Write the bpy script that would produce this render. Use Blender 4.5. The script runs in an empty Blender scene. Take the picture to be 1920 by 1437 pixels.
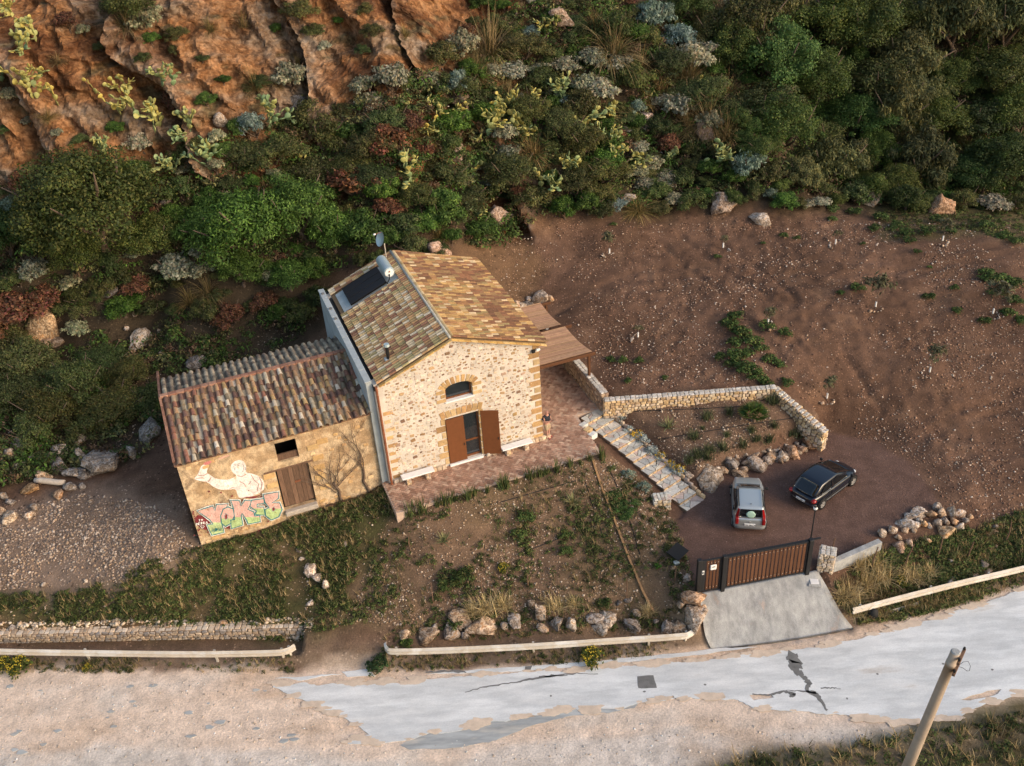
import bpy, bmesh, math, random
import numpy as np
from mathutils import Vector, Matrix, noise, Euler
from mathutils.bvhtree import BVHTree
from mathutils.geometry import tessellate_polygon

random.seed(7)
rng = np.random.default_rng(7)
SC = bpy.context.scene
COL = SC.collection

# ------------------------------------------------------------------ camera
FPX, PITCH, ROLL, CAMZ = 1850.0, math.radians(34), math.radians(4), 34.2
_R = np.array([1, 0, 0.0])
_F = np.array([0, math.cos(PITCH), -math.sin(PITCH)])
_U = np.array([0, math.sin(PITCH), math.cos(PITCH)])
CR = _R * math.cos(ROLL) - _U * math.sin(ROLL)
CU = _U * math.cos(ROLL) + _R * math.sin(ROLL)
CC = np.array([0, 0, CAMZ])
cam = bpy.data.cameras.new('camera')
cam.sensor_fit = 'HORIZONTAL'
cam.sensor_width = 36
cam.lens = 36 * FPX / 1920
cam.clip_end = 2000
camo = bpy.data.objects.new('camera', cam)
COL.objects.link(camo)
camo.matrix_world = Matrix(((CR[0], CU[0], -_F[0], 0), (CR[1], CU[1], -_F[1], 0), (CR[2], CU[2], -_F[2], CAMZ), (0, 0, 0, 1)))
SC.camera = camo

# ------------------------------------------------------------------ world, sun, exposure
SUN_EL, SUN_AZ = math.radians(24), math.radians(-30)     # azimuth measured from +X towards +Y
w = bpy.data.worlds.new('World')
SC.world = w
w.use_nodes = True
nt = w.node_tree
bg = nt.nodes['Background']
sky = nt.nodes.new('ShaderNodeTexSky')
sky.sky_type = 'NISHITA'
sky.sun_disc = False
sky.sun_elevation = SUN_EL
sky.sun_rotation = math.pi / 2 - SUN_AZ
sky.air_density = 1.3
sky.dust_density = 2.5
sky.ozone_density = 1.0
nt.links.new(sky.outputs[0], bg.inputs[0])
bg.inputs[1].default_value = 0.15
sl = bpy.data.lights.new('sun', 'SUN')
sl.energy = 1.65
sl.angle = math.radians(34)
sl.color = (1.0, 0.81, 0.63)
so = bpy.data.objects.new('sun', sl)
COL.objects.link(so)
sdir = Vector((math.cos(SUN_AZ) * math.cos(SUN_EL), math.sin(SUN_AZ) * math.cos(SUN_EL), math.sin(SUN_EL)))
so.rotation_euler = sdir.to_track_quat('Z', 'Y').to_euler()
so.location = (60, -20, 60)
SC.view_settings.view_transform = 'Standard'
SC.view_settings.look = 'None'
SC.view_settings.exposure = 0.6
SC.view_settings.gamma = 1
SC.view_settings.use_curve_mapping = False
SC.render.engine = 'CYCLES'
SC.cycles.max_bounces = 5
SC.cycles.diffuse_bounces = 2
SC.cycles.glossy_bounces = 2
SC.cycles.transmission_bounces = 3
SC.cycles.transparent_max_bounces = 4
SC.cycles.use_denoising = True

# ------------------------------------------------------------------ small helpers
def pray(u, v):
    return _F + CR * (u - 960) / FPX - CU * (v - 718.5) / FPX
def P(u, v, z):
    d = pray(u, v)
    return CC + d * (z - CAMZ) / d[2]
def depth(p):
    return float((np.asarray(p, float) - CC) @ _F)
def srgb(r, g, b, k=1.0):
    f = lambda c: (c / 255 / 12.92 if c / 255 <= .04045 else ((c / 255 + .055) / 1.055) ** 2.4) * k
    return (f(r), f(g), f(b))
ORD = ['zeroth', 'first', 'second', 'third', 'fourth', 'fifth', 'sixth', 'seventh', 'eighth', 'ninth', 'tenth', 'eleventh', 'twelfth',
       'thirteenth', 'fourteenth', 'fifteenth', 'sixteenth', 'seventeenth', 'eighteenth', 'nineteenth', 'twentieth']
def ordw(n):
    if n <= 20: return ORD[n]
    return {2: 'twenty', 3: 'thirty', 4: 'forty', 5: 'fifty', 6: 'sixty', 7: 'seventy', 8: 'eighty', 9: 'ninety'}[n // 10] + ('-' + ORD[n % 10] if n % 10 else 'th')
def link(o, parent=None):
    COL.objects.link(o)
    if parent is not None: o.parent = parent
    return o
def tag(o, label=None, cat=None, group=None, kind=None):
    if label: o['label'] = label
    if cat: o['category'] = cat
    if group: o['group'] = group
    if kind or cat: o['kind'] = kind or 'thing'
    return o
def empty(name, loc=(0, 0, 0), rz=0, label=None, cat=None, group=None):
    o = bpy.data.objects.new(name, None)
    o.empty_display_size = .2
    o.location = loc
    o.rotation_euler = (0, 0, rz)
    return tag(link(o), label, cat, group)

class MB:
    """collects verts / faces / per-face colour, becomes one mesh object"""
    def __init__(s):
        s.v, s.f, s.c, s.mi = [], [], [], []
    def add(s, vs, fs, col=(1, 1, 1), mi=0):
        n = len(s.v)
        s.v.extend([tuple(map(float, p)) for p in vs])
        for f in fs:
            s.f.append(tuple(i + n for i in f)); s.c.append(col); s.mi.append(mi)
        return s
    def box(s, lo, hi, col=(1, 1, 1), mi=0, M=None):
        x0, y0, z0 = lo; x1, y1, z1 = hi
        vs = [(x0, y0, z0), (x1, y0, z0), (x1, y1, z0), (x0, y1, z0), (x0, y0, z1), (x1, y0, z1), (x1, y1, z1), (x0, y1, z1)]
        if M is not None: vs = [tuple(M @ Vector(p)) for p in vs]
        return s.add(vs, [(0, 3, 2, 1), (4, 5, 6, 7), (0, 1, 5, 4), (1, 2, 6, 5), (2, 3, 7, 6), (3, 0, 4, 7)], col, mi)
    def bbox(s, lo, hi, r=.02, col=(1, 1, 1), M=None):
        """chamfered box"""
        lo = np.array(lo, float); hi = np.array(hi, float); vs = []; idx = {}
        for k in range(8):
            cx = [(lo, hi)[(k >> a) & 1][a] for a in range(3)]; sg = [1 if not (k >> a) & 1 else -1 for a in range(3)]
            for a in range(3):
                p = list(cx)
                for b in range(3):
                    if b != a: p[b] += sg[b] * r
                idx[(k, a)] = len(vs); vs.append(p)
        bm = bmesh.new()
        bv = [bm.verts.new(p) for p in vs]
        bmesh.ops.convex_hull(bm, input=bv)
        bm.verts.index_update()
        vs = [tuple(M @ q.co) if M is not None else tuple(q.co) for q in bm.verts]
        fs = [tuple(q.index for q in f.verts) for f in bm.faces]
        bm.free()
        return s.add(vs, fs, col)
    def tube(s, pts, r, n=6, col=(1, 1, 1), caps=True):
        pts = [Vector(p) for p in pts]
        rs = r if isinstance(r, (list, tuple)) else [r] * len(pts)
        rings = []; up = None
        for i, p in enumerate(pts):
            d = (pts[min(i + 1, len(pts) - 1)] - pts[max(i - 1, 0)])
            if d.length < 1e-9: d = Vector((0, 0, 1))
            d.normalize()
            if up is None:
                up = Vector((0, 0, 1)) if abs(d.z) < .9 else Vector((1, 0, 0))
            x = d.cross(up)
            if x.length < 1e-4: x = d.cross(Vector((1, 0, 0)))
            x.normalize(); y = x.cross(d).normalized(); up = y
            rings.append([p + (x * math.cos(t) + y * math.sin(t)) * rs[i] for t in [2 * math.pi * k / n for k in range(n)]])
        vs = [q for ring in rings for q in ring]; fs = []
        for i in range(len(pts) - 1):
            for k in range(n):
                fs.append((i * n + k, i * n + (k + 1) % n, (i + 1) * n + (k + 1) % n, (i + 1) * n + k))
        if caps:
            fs.append(tuple(range(n - 1, -1, -1))); fs.append(tuple((len(pts) - 1) * n + k for k in range(n)))
        return s.add(vs, fs, col)
    def prism(s, poly, holes, o, ex, ey, en, t0, t1, col=(1, 1, 1)):
        """polygon with holes in plane (o,ex,ey) extruded along en from t0 to t1"""
        loops = [poly] + list(holes)
        tri = tessellate_polygon([[Vector((p[0], p[1], 0)) for p in l] for l in loops])
        flat = [p for l in loops for p in l]; n = len(flat)
        o = Vector(o); ex = Vector(ex); ey = Vector(ey); en = Vector(en)
        vs = [o + ex * p[0] + ey * p[1] + en * t for t in (t0, t1) for p in flat]
        fs = []
        for a, b, c in tri:
            p, q, r2 = flat[a], flat[b], flat[c]
            if (q[0] - p[0]) * (r2[1] - p[1]) - (q[1] - p[1]) * (r2[0] - p[0]) < 0: b, c = c, b
            fs.append((a + n, b + n, c + n)); fs.append((a, c, b))
        k = 0
        for li, l in enumerate(loops):
            m = len(l); ar = sum(l[i][0] * l[(i + 1) % m][1] - l[(i + 1) % m][0] * l[i][1] for i in range(m))
            flip = (ar < 0) != (li > 0)
            for i in range(m):
                a, b = k + i, k + (i + 1) % m
                fs.append((a, b, b + n, a + n) if not flip else (b, a, a + n, b + n))
            k += m
        return s.add(vs, fs, col)
    def mesh(s, name, mats, smooth=False):
        me = bpy.data.meshes.new(name)
        me.from_pydata(s.v, [], s.f)
        setcol(me, s.c)
        for m in (mats if isinstance(mats, (list, tuple)) else [mats]): me.materials.append(m)
        if any(s.mi): me.polygons.foreach_set('material_index', s.mi)
        if smooth: me.polygons.foreach_set('use_smooth', [True] * len(me.polygons))
        me.update()
        return me
    def build(s, name, mats, parent=None, smooth=False):
        return link(bpy.data.objects.new(name, s.mesh(name, mats, smooth)), parent)

def setcol(me, facecols):
    at = me.attributes.new('Col', 'FLOAT_COLOR', 'FACE')
    a = np.ones((len(me.polygons), 4), np.float32)
    if facecols is not None and len(facecols): a[:, :3] = np.asarray(facecols, np.float32)
    at.data.foreach_set('color', a.ravel())
def np_mesh(name, V, F, mat, cols=None, smooth=False):
    """V (n,3), F (m,k) constant k"""
    me = bpy.data.meshes.new(name)
    V = np.asarray(V, np.float32); F = np.asarray(F, np.int32); m, k = F.shape
    me.vertices.add(len(V)); me.vertices.foreach_set('co', V.ravel())
    me.loops.add(m * k); me.loops.foreach_set('vertex_index', F.ravel())
    me.polygons.add(m); me.polygons.foreach_set('loop_start', np.arange(0, m * k, k, dtype=np.int32))
    if smooth: me.polygons.foreach_set('use_smooth', np.ones(m, bool))
    me.update(calc_edges=True)
    setcol(me, cols)
    for q in (mat if isinstance(mat, (list, tuple)) else [mat]): me.materials.append(q)
    return me

# ------------------------------------------------------------------ materials
def mat(name, base=(.5, .5, .5), rough=.85, var=.25, scale=6, bump=.0, bscale=20, metal=0, spec=.3, alt=None, altscale=2.0, altthr=(.45, .6), detail=6, coat=0, fine=0, finescale=60, stretch=None):
    m = bpy.data.materials.new(name); m.use_nodes = True
    t = m.node_tree; N = t.nodes; Lk = t.links.new
    b = N['Principled BSDF']
    b.inputs['Roughness'].default_value = rough
    b.inputs['Metallic'].default_value = metal
    b.inputs['Specular IOR Level'].default_value = spec
    if coat: b.inputs['Coat Weight'].default_value = coat; b.inputs['Coat Roughness'].default_value = .05
    at = N.new('ShaderNodeAttribute'); at.attribute_name = 'Col'
    oi = N.new('ShaderNodeObjectInfo')
    geo = N.new('ShaderNodeNewGeometry')
    def vmul(a, bb):
        x = N.new('ShaderNodeVectorMath'); x.operation = 'MULTIPLY'
        Lk(a, x.inputs[0]); Lk(bb, x.inputs[1]) if hasattr(bb, 'links') else None
        return x
    pos = geo.outputs['Position']
    if stretch:
        mp = N.new('ShaderNodeVectorMath'); mp.operation = 'MULTIPLY'; Lk(pos, mp.inputs[0]); mp.inputs[1].default_value = stretch; pos = mp.outputs[0]
    def nz(sc, det=detail, ro=.6):
        n = N.new('ShaderNodeTexNoise'); n.inputs['Scale'].default_value = sc; n.inputs['Detail'].default_value = det; n.inputs['Roughness'].default_value = ro
        Lk(pos, n.inputs['Vector']); return n
    cc = vmul(at.outputs['Color'], oi.outputs['Color']).outputs[0]
    if alt is None:
        rgb = N.new('ShaderNodeRGB'); rgb.outputs[0].default_value = (*base, 1); col = rgb.outputs[0]
    else:
        n2 = nz(altscale); rp = N.new('ShaderNodeValToRGB')
        cols = [base] + (alt if isinstance(alt, list) else [alt])
        el = rp.color_ramp.elements; el[0].position = altthr[0]; el[1].position = altthr[1]
        el[0].color = (*cols[0], 1); el[1].color = (*cols[-1], 1)
        for i, c3 in enumerate(cols[1:-1]):
            e = el.new(altthr[0] + (altthr[1] - altthr[0]) * (i + 1) / (len(cols) - 1)); e.color = (*c3, 1)
        Lk(n2.outputs['Fac'], rp.inputs[0]); col = rp.outputs[0]
    cc = vmul(cc, col).outputs[0]
    def modulate(cc, sc, amp):
        n1 = nz(sc); mr = N.new('ShaderNodeMapRange'); mr.inputs[1].default_value = .25; mr.inputs[2].default_value = .75
        mr.inputs[3].default_value = 1 - amp; mr.inputs[4].default_value = 1 + amp
        Lk(n1.outputs['Fac'], mr.inputs[0])
        x = N.new('ShaderNodeVectorMath'); x.operation = 'SCALE'; Lk(cc, x.inputs[0]); Lk(mr.outputs[0], x.inputs['Scale'])
        return x.outputs[0]
    if var: cc = modulate(cc, scale, var)
    if fine: cc = modulate(cc, finescale, fine)
    Lk(cc, b.inputs['Base Color'])
    if bump:
        bn = nz(bscale, 8, .65); bp = N.new('ShaderNodeBump'); bp.inputs['Strength'].default_value = bump; bp.inputs['Distance'].default_value = .05
        Lk(bn.outputs['Fac'], bp.inputs['Height']); Lk(bp.outputs[0], b.inputs['Normal'])
    return m
def leafmat(name, rough=.6, trans=.25):
    m = bpy.data.materials.new(name); m.use_nodes = True
    t = m.node_tree; N = t.nodes; Lk = t.links.new; b = N['Principled BSDF']
    b.inputs['Roughness'].default_value = rough; b.inputs['Specular IOR Level'].default_value = .25
    at = N.new('ShaderNodeAttribute'); at.attribute_name = 'Col'; oi = N.new('ShaderNodeObjectInfo')
    x = N.new('ShaderNodeVectorMath'); x.operation = 'MULTIPLY'
    Lk(at.outputs['Color'], x.inputs[0]); Lk(oi.outputs['Color'], x.inputs[1]); Lk(x.outputs[0], b.inputs['Base Color'])
    tr = N.new('ShaderNodeBsdfTranslucent'); mx = N.new('ShaderNodeMixShader'); mx.inputs[0].default_value = trans
    Lk(x.outputs[0], tr.inputs[0]); Lk(b.outputs[0], mx.inputs[1]); Lk(tr.outputs[0], mx.inputs[2])
    Lk(mx.outputs[0], N['Material Output'].inputs[0])
    return m
def glassmat(name, col=(.02, .025, .03), rough=.04):
    m = bpy.data.materials.new(name); m.use_nodes = True
    b = m.node_tree.nodes['Principled BSDF']
    b.inputs['Base Color'].default_value = (*col, 1); b.inputs['Roughness'].default_value = rough
    b.inputs['Specular IOR Level'].default_value = .8
    return m

M = {}
M['ground'] = mat('ground_soil', (1, 1, 1), .95, .30, 1.3, .9, 9, spec=.1, fine=.30, finescale=14)
def add_chips(m, scale, col, amount):
    t = m.node_tree; N = t.nodes; b = N['Principled BSDF']; src = b.inputs['Base Color'].links[0].from_socket
    geo = N.new('ShaderNodeNewGeometry'); vo = N.new('ShaderNodeTexVoronoi'); vo.inputs['Scale'].default_value = scale; t.links.new(geo.outputs['Position'], vo.inputs['Vector'])
    lt = N.new('ShaderNodeMath'); lt.operation = 'LESS_THAN'; lt.inputs[1].default_value = .34; t.links.new(vo.outputs['Distance'], lt.inputs[0])
    sp = N.new('ShaderNodeSeparateColor'); t.links.new(vo.outputs['Color'], sp.inputs[0]); gt = N.new('ShaderNodeMath'); gt.operation = 'GREATER_THAN'; gt.inputs[1].default_value = 1 - amount; t.links.new(sp.outputs[0], gt.inputs[0])
    ml = N.new('ShaderNodeMath'); ml.operation = 'MULTIPLY'; t.links.new(lt.outputs[0], ml.inputs[0]); t.links.new(gt.outputs[0], ml.inputs[1])
    at = N.new('ShaderNodeAttribute'); at.attribute_name = 'Col'; nz_ = N.new('ShaderNodeTexNoise'); nz_.inputs['Scale'].default_value = .7; nz_.inputs['Detail'].default_value = 5; t.links.new(geo.outputs['Position'], nz_.inputs['Vector'])
    mr = N.new('ShaderNodeMapRange'); mr.inputs[1].default_value = .42; mr.inputs[2].default_value = .62; t.links.new(nz_.outputs['Fac'], mr.inputs[0])
    for q in (at.outputs['Alpha'], mr.outputs[0]):
        m2 = N.new('ShaderNodeMath'); m2.operation = 'MULTIPLY'; t.links.new(ml.outputs[0], m2.inputs[0]); t.links.new(q, m2.inputs[1]); ml = m2
    mx = N.new('ShaderNodeMix'); mx.data_type = 'RGBA'; mx.blend_type = 'MULTIPLY'; mx.inputs['B'].default_value = (*col, 1); t.links.new(ml.outputs[0], mx.inputs['Factor']); t.links.new(src, mx.inputs['A']); t.links.new(mx.outputs['Result'], b.inputs['Base Color'])
add_chips(M['ground'], 7.5, (2.3, 2.35, 2.4), .28); add_chips(M['ground'], 4.3, (.45, .45, .45), .3)
M['cliff'] = mat('cliff_rock', (1, 1, 1), .95, .42, .9, 1.0, 3.2, spec=.1, fine=.5, finescale=5, alt=[(1.15, 1.05, .95), (.55, .45, .38), (1.2, 1.0, .8)], altscale=1.6, altthr=(.3, .7))
M['rock'] = mat('rock', (.20, .165, .14), .92, .45, 4, 1.0, 6, alt=[(.48, .39, .31), (.16, .115, .085), (.58, .52, .47), (.36, .22, .12), (.5, .44, .38)], altscale=3.4, altthr=(.3, .70), fine=.45, finescale=14)
M['stone'] = mat('stone', (1, 1, 1), .9, .22, 5, .6, 24, fine=.2, finescale=40)
M['tile'] = mat('roof_tile', (1, 1, 1), .85, .28, 9, .25, 60, fine=.25, finescale=35)
M['mortar'] = mat('lime_mortar', (.60, .53, .455), .95, .22, 1.2, .5, 30, fine=.14, finescale=45)
M['plaster'] = mat('old_plaster', (.48, .325, .18), .95, .38, 2.0, 1.0, 10, alt=[(.38, .255, .145), (.58, .43, .27), (.27, .19, .12)], altscale=1.3, altthr=(.3, .7), fine=.3, finescale=18)
M['cement'] = mat('grey_cement', (.40, .43, .43), .9, .2, 1.5, .3, 20, fine=.1)
M['concrete'] = mat('concrete', (.30, .30, .295), .9, .28, 1.6, .5, 18, fine=.22, finescale=26, alt=[(.38, .375, .365), (.26, .26, .26), (.36, .27, .22)], altscale=.75, altthr=(.36, .74), stretch=(1.6, .7, 1))
M['asphalt'] = mat('pale_asphalt', (.66, .66, .655), .92, .14, 1.4, .4, 45, fine=.17, finescale=34, alt=[(.71, .71, .705), (.57, .575, .575), (.68, .675, .665), (.52, .47, .42)], altscale=.55, altthr=(.30, .76), stretch=(.4, 1.7, 1))
M['patch'] = mat('dark_asphalt', (.17, .165, .16), .92, .25, 4, .4, 40, fine=.2)
M['oldasphalt'] = mat('worn_asphalt', (.42, .43, .43), .92, .2, 1.2, .3, 30, fine=.12, alt=[(.32, .33, .33), (.50, .46, .41)], altscale=.8, altthr=(.4, .68), stretch=(.5, 3, 1))
M['brick'] = mat('paving_brick', (1, 1, 1), .85, .22, 4, .3, 40, fine=.15)
M['wood'] = mat('brown_wood', (.105, .044, .020), .6, .25, 8, .15, 60, stretch=(6, 6, .6))
M['door'] = mat('stained_door', (.16, .058, .022), .5, .12, 5, .05, 60)
M['oldwood'] = mat('weathered_wood', (.17, .10, .065), .9, .4, 6, .5, 30, stretch=(5, 5, .5))
M['reed'] = mat('reed_mat', (.36, .22, .14), .9, .2, 4, .2, 40, fine=.2)
M['metal'] = mat('dark_metal', (.018, .017, .017), .5, .1, 5, 0, metal=.2, spec=.5)
M['steel'] = mat('galvanised_steel', (.62, .56, .48), .55, .14, 1.2, .05, 30, metal=.15, spec=.5, fine=.08, alt=[(.56, .48, .38), (.66, .62, .56)], altscale=.9, altthr=(.4, .6))
M['white'] = mat('white_paint', (.80, .78, .75), .6, .06, 3)
M['marble'] = mat('white_slab', (.80, .78, .76), .45, .06, 3)
M['paint'] = mat('wall_paint', (1, 1, 1), .9, .3, 3, .8, 11, fine=.3, finescale=18, alt=[(1, 1, 1), (.8, .68, .52)], altscale=5, altthr=(.5, .68))
M['copper'] = mat('copper_pipe', (.30, .11, .055), .55, .25, 3, 0, metal=.3)
M['black'] = mat('black_rubber', (.012, .012, .013), .7, .1, 5)
M['solar'] = mat('solar_glass', (.008, .009, .012), .35, 0, 1, spec=.3)
M['tank'] = mat('tank_metal', (.42, .50, .52), .35, .05, 3, metal=.3)
M['leaf'] = leafmat('foliage')
M['leafdull'] = leafmat('dull_foliage', .8, .15)
M['pad'] = mat('cactus_pad', (1, 1, 1), .55, .15, 6, .1, 40)
M['bark'] = mat('bark', (.13, .09, .065), .9, .3, 8, .6, 30)
M['glass'] = glassmat('window_glass')
M['dark'] = mat('dark_interior', (.012, .01, .008), .9, 0)
M['dirt'] = mat('dirt_loose', (1, 1, 1), .95, .3, 5, .5, 20)
M['water'] = M['glass']
# ------------------------------------------------------------------ terrain
ctrl = []
def cz(z, *uv):
    for u, v in uv: ctrl.append(P(u, v, z))
def cy(y, *uv):
    for u, v in uv:
        d = pray(u, v); ctrl.append(CC + d * (y / d[1]))
ROADZ = -1.6
# road and verge
cz(-1.6, (-150, 1290), (0, 1262), (300, 1262), (560, 1262), (720, 1262), (1000, 1252), (1330, 1222), (1600, 1183), (1920, 1105), (2150, 1040),
   (0, 1437), (500, 1437), (1000, 1437), (1500, 1400), (1920, 1290), (-100, 1600), (600, 1600), (1300, 1600), (2000, 1500))
cz(-1.65, (1400, 1470), (1800, 1420), (1920, 1380))
# strip behind the guard rails
cz(-1.62, (100, 1222), (400, 1222), (900, 1205), (1150, 1195), (1700, 1135), (1880, 1085))
cz(-.72, (60, 1160), (300, 1150), (520, 1150))
cz(-.60, (640, 1160), (760, 1150), (900, 1140), (1100, 1130), (1240, 1130))
cz(-.1, (330, 1090), (560, 1060), (100, 1100), (760, 1080), (1000, 1070), (1200, 1050))
cz(.55, (600, 1010), (760, 1010), (950, 1000), (1120, 960), (1240, 1000))
cz(.95, (300, 1050), (372, 1025), (240, 1000), (120, 960), (20, 960))
cz(1.25, (600, 960), (720, 940))
cz(1.66, (760, 968), (900, 925), (1050, 885), (1120, 862))
cz(1.0, (1180, 880)); cz(.45, (1240, 930)); cz(.1, (1275, 975))
# left rubble and scrub
cz(1.35, (40, 880), (180, 840)); cz(1.8, (270, 790), (0, 800), (-100, 850))
cz(2.6, (150, 700), (0, 700), (-150, 720)); cz(3.3, (250, 620), (100, 620), (330, 640)); cz(3.6, (450, 620), (560, 610)); cz(4.6, (300, 560), (100, 540), (600, 560))
cz(5.2, (450, 560), (0, 520))
# parking
cz(0, (1290, 970), (1300, 1040), (1320, 1100), (1420, 1080), (1510, 1060), (1400, 960), (1420, 890), (1540, 850), (1600, 880), (1640, 930), (1700, 960), (1600, 990), (1500, 990), (1650, 1000))
# ground between parking and right rail
cz(-.9, (1600, 1085), (1560, 1120), (1750, 1070), (1900, 1030)); cz(-.3, (1700, 1030), (1800, 1000), (1920, 950)); cz(.1, (1780, 930)); cz(.3, (1920, 860))
# planted bed and field
cz(2.05, (1160, 770), (1300, 765), (1440, 755)); cz(1.7, (1250, 800), (1450, 790)); cz(1.15, (1250, 850), (1350, 850), (1480, 820)); cz(.85, (1300, 885), (1400, 858), (1510, 828)); cz(1.3, (1200, 830))
cz(2.65, (1180, 715), (1350, 705), (1480, 705)); cz(.75, (1575, 795)); cz(.2, (1670, 838)); cz(2.4, (1140, 690))
cz(1.2, (1630, 755)); cz(.5, (1760, 830)); cz(.8, (1900, 780)); cz(2.0, (1900, 690)); cz(2.1, (1750, 700)); cz(2.9, (1550, 650)); cz(3.2, (1350, 640)); cz(2.9, (1150, 640))
cz(3.3, (1900, 580), (1750, 580)); cz(4.0, (1550, 550), (1350, 560)); cz(3.9, (1150, 560)); cz(3.4, (1080, 600))
cz(4.9, (1900, 470), (1750, 460), (1550, 450), (1400, 450), (1250, 450)); cz(5.0, (1100, 460)); cz(5.3, (1000, 450)); cz(4.4, (960, 520)); cz(3.0, (1000, 600)); cz(5.9, (930, 420))
cz(1.4, (2050, 760)); cz(-.2, (2100, 960)); cz(3.5, (2100, 560))
# hillside
cy(56.5, (800, 450), (700, 450)); cy(56, (500, 500), (350, 500)); cy(57, (200, 460), (40, 440), (-150, 430))
cy(61, (850, 330), (650, 330)); cy(60.5, (450, 330), (250, 350)); cy(60.5, (120, 330), (0, 320), (-150, 320))
cy(62.5, (250, 210), (100, 190), (-100, 190), (480, 230)); cy(65, (620, 190), (700, 130)); cy(67, (850, 170))
cy(65.5, (250, 80), (420, 100), (60, 60), (-100, 60)); cy(69, (600, 30), (760, 30)); cy(74, (900, 20), (1050, 30)); cy(68, (300, 0), (100, 0), (-100, 0)); cy(74, (300, -140), (0, -140), (600, -140)); cy(84, (1000, -140), (1500, -140), (2000, -140))
cy(64, (1000, 290), (1150, 330)); cy(70, (1050, 170), (1200, 170)); cy(66, (1300, 300), (1380, 240)); cy(76, (1250, 50), (1400, 60)); cy(67, (1500, 310), (1700, 330), (1900, 330), (2100, 330)); cy(74, (1500, 150), (1700, 150), (1900, 150), (2100, 150)); cy(79, (1600, 30), (1900, 30), (2100, 30))
for x, y, z in ((-60, 110, 34), (0, 120, 28), (60, 120, 22), (90, 60, 4), (-80, 60, 12), (-70, 30, 0), (80, 20, -2), (-60, 5, -3), (0, 0, -3.5), (60, 0, -3.5), (-80, 90, 28), (90, 95, 16)): ctrl.append(np.array([x, y, z], float))
CT = np.array(ctrl); CXY = CT[:, :2] / 20.0
def _K(r2): return np.where(r2 > 1e-12, .5 * r2 * np.log(np.maximum(r2, 1e-12)), 0)
n_ = len(CT); d2 = ((CXY[:, None] - CXY[None]) ** 2).sum(-1)
A_ = np.zeros((n_ + 3, n_ + 3)); A_[:n_, :n_] = _K(d2) + np.eye(n_) * .004; A_[:n_, n_] = 1; A_[:n_, n_ + 1:] = CXY; A_[n_:, :n_] = A_[:n_, n_:].T
W_ = np.linalg.solve(A_, np.concatenate([CT[:, 2], [0, 0, 0]]))
def tps(x, y):
    q = np.stack([x, y], -1).reshape(-1, 2) / 20.0; out = np.empty(len(q))
    for i in range(0, len(q), 20000):
        s = q[i:i + 20000]; dd = ((s[:, None] - CXY[None]) ** 2).sum(-1)
        out[i:i + 20000] = _K(dd) @ W_[:n_] + W_[n_] + s @ W_[n_ + 1:]
    return out
def sdf(x, y, poly):
    """signed distance to polygon, negative inside (arrays)"""
    poly = np.asarray(poly, float)[:, :2]; d = np.full(len(x), 1e9); ins = np.zeros(len(x), bool)
    for i in range(len(poly)):
        a, b = poly[i], poly[(i + 1) % len(poly)]; e = b - a
        t = np.clip(((x - a[0]) * e[0] + (y - a[1]) * e[1]) / max(e @ e, 1e-9), 0, 1)
        d = np.minimum(d, np.hypot(x - a[0] - t * e[0], y - a[1] - t * e[1]))
        with np.errstate(divide='ignore', invalid='ignore'):
            c = ((a[1] > y) != (b[1] > y)) & (x < e[0] * (y - a[1]) / (e[1] if e[1] else 1e-9) + a[0])
        ins ^= c
    return np.where(ins, -d, d)
def sstep(e0, e1, x):
    t = np.clip((x - e0) / (e1 - e0), 0, 1); return t * t * (3 - 2 * t)
def vnoise(x, y, s, seed=0):
    """cheap value noise (arrays)"""
    x = x / s + seed * 17.3; y = y / s + seed * 9.1
    xi = np.floor(x).astype(np.int64); yi = np.floor(y).astype(np.int64); fx = x - xi; fy = y - yi
    def h(i, j):
        q = (i * 374761393 + j * 668265263 + seed * 144665) & 0xffffffff
        q = ((q ^ (q >> 13)) * 1274126177) & 0xffffffff
        return ((q ^ (q >> 16)) & 0xffff) / 65535.0
    fx = fx * fx * (3 - 2 * fx); fy = fy * fy * (3 - 2 * fy)
    return (h(xi, yi) * (1 - fx) + h(xi + 1, yi) * fx) * (1 - fy) + (h(xi, yi + 1) * (1 - fx) + h(xi + 1, yi + 1) * fx) * fy
def fbm(x, y, s, o=4, seed=0):
    r = 0; a = .5
    for k in range(o): r = r + a * (vnoise(x, y, s / 2 ** k, seed + k) - .5); a *= .55
    return r
# house frame: a along the front wall, b into the hill
HO = P(738, 904, 1.8); _hr = P(1016, 823, 1.8); HA = (_hr - HO); HA /= np.linalg.norm(HA); HB = np.array([-HA[1], HA[0], 0])
HANG = math.atan2(HA[1], HA[0])
def hw(a, b, z=0): return HO + HA * a + HB * b + np.array([0, 0, z])
PARK = [P(u, v, 0) for u, v in ((1268, 985), (1300, 945), (1330, 900), (1400, 872), (1470, 850), (1555, 815), (1640, 832), (1700, 870), (1755, 940), (1700, 985), (1655, 995), (1600, 1025), (1515, 1072), (1310, 1108), (1288, 1040))]
TERR = [hw(-.55, -2.4), hw(10.7, -2.4), hw(10.95, 1.15), hw(12.35, 1.15), hw(12.35, 9.4), hw(-.6, 9.4)]
ROADP = [P(u, v, -1.6) for u, v in ((-400, 1300), (0, 1258), (300, 1258), (560, 1258), (720, 1260), (1000, 1250), (1330, 1218), (1600, 1180), (1920, 1100), (2300, 985), (2300, 1330), (1920, 1325), (1760, 1375), (1500, 1425), (1380, 1440), (1000, 1600), (-500, 1700))]
OLDH = [hw(-9.9, .45), hw(-.6, .45), hw(-.6, 8.5), hw(-9.9, 8.5)]
SX = np.concatenate([np.arange(-140, -44, 6), np.arange(-44, -32, .4), np.arange(-32, 25, .17), np.arange(25, 46, .4), np.arange(46, 150, 6)])
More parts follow.
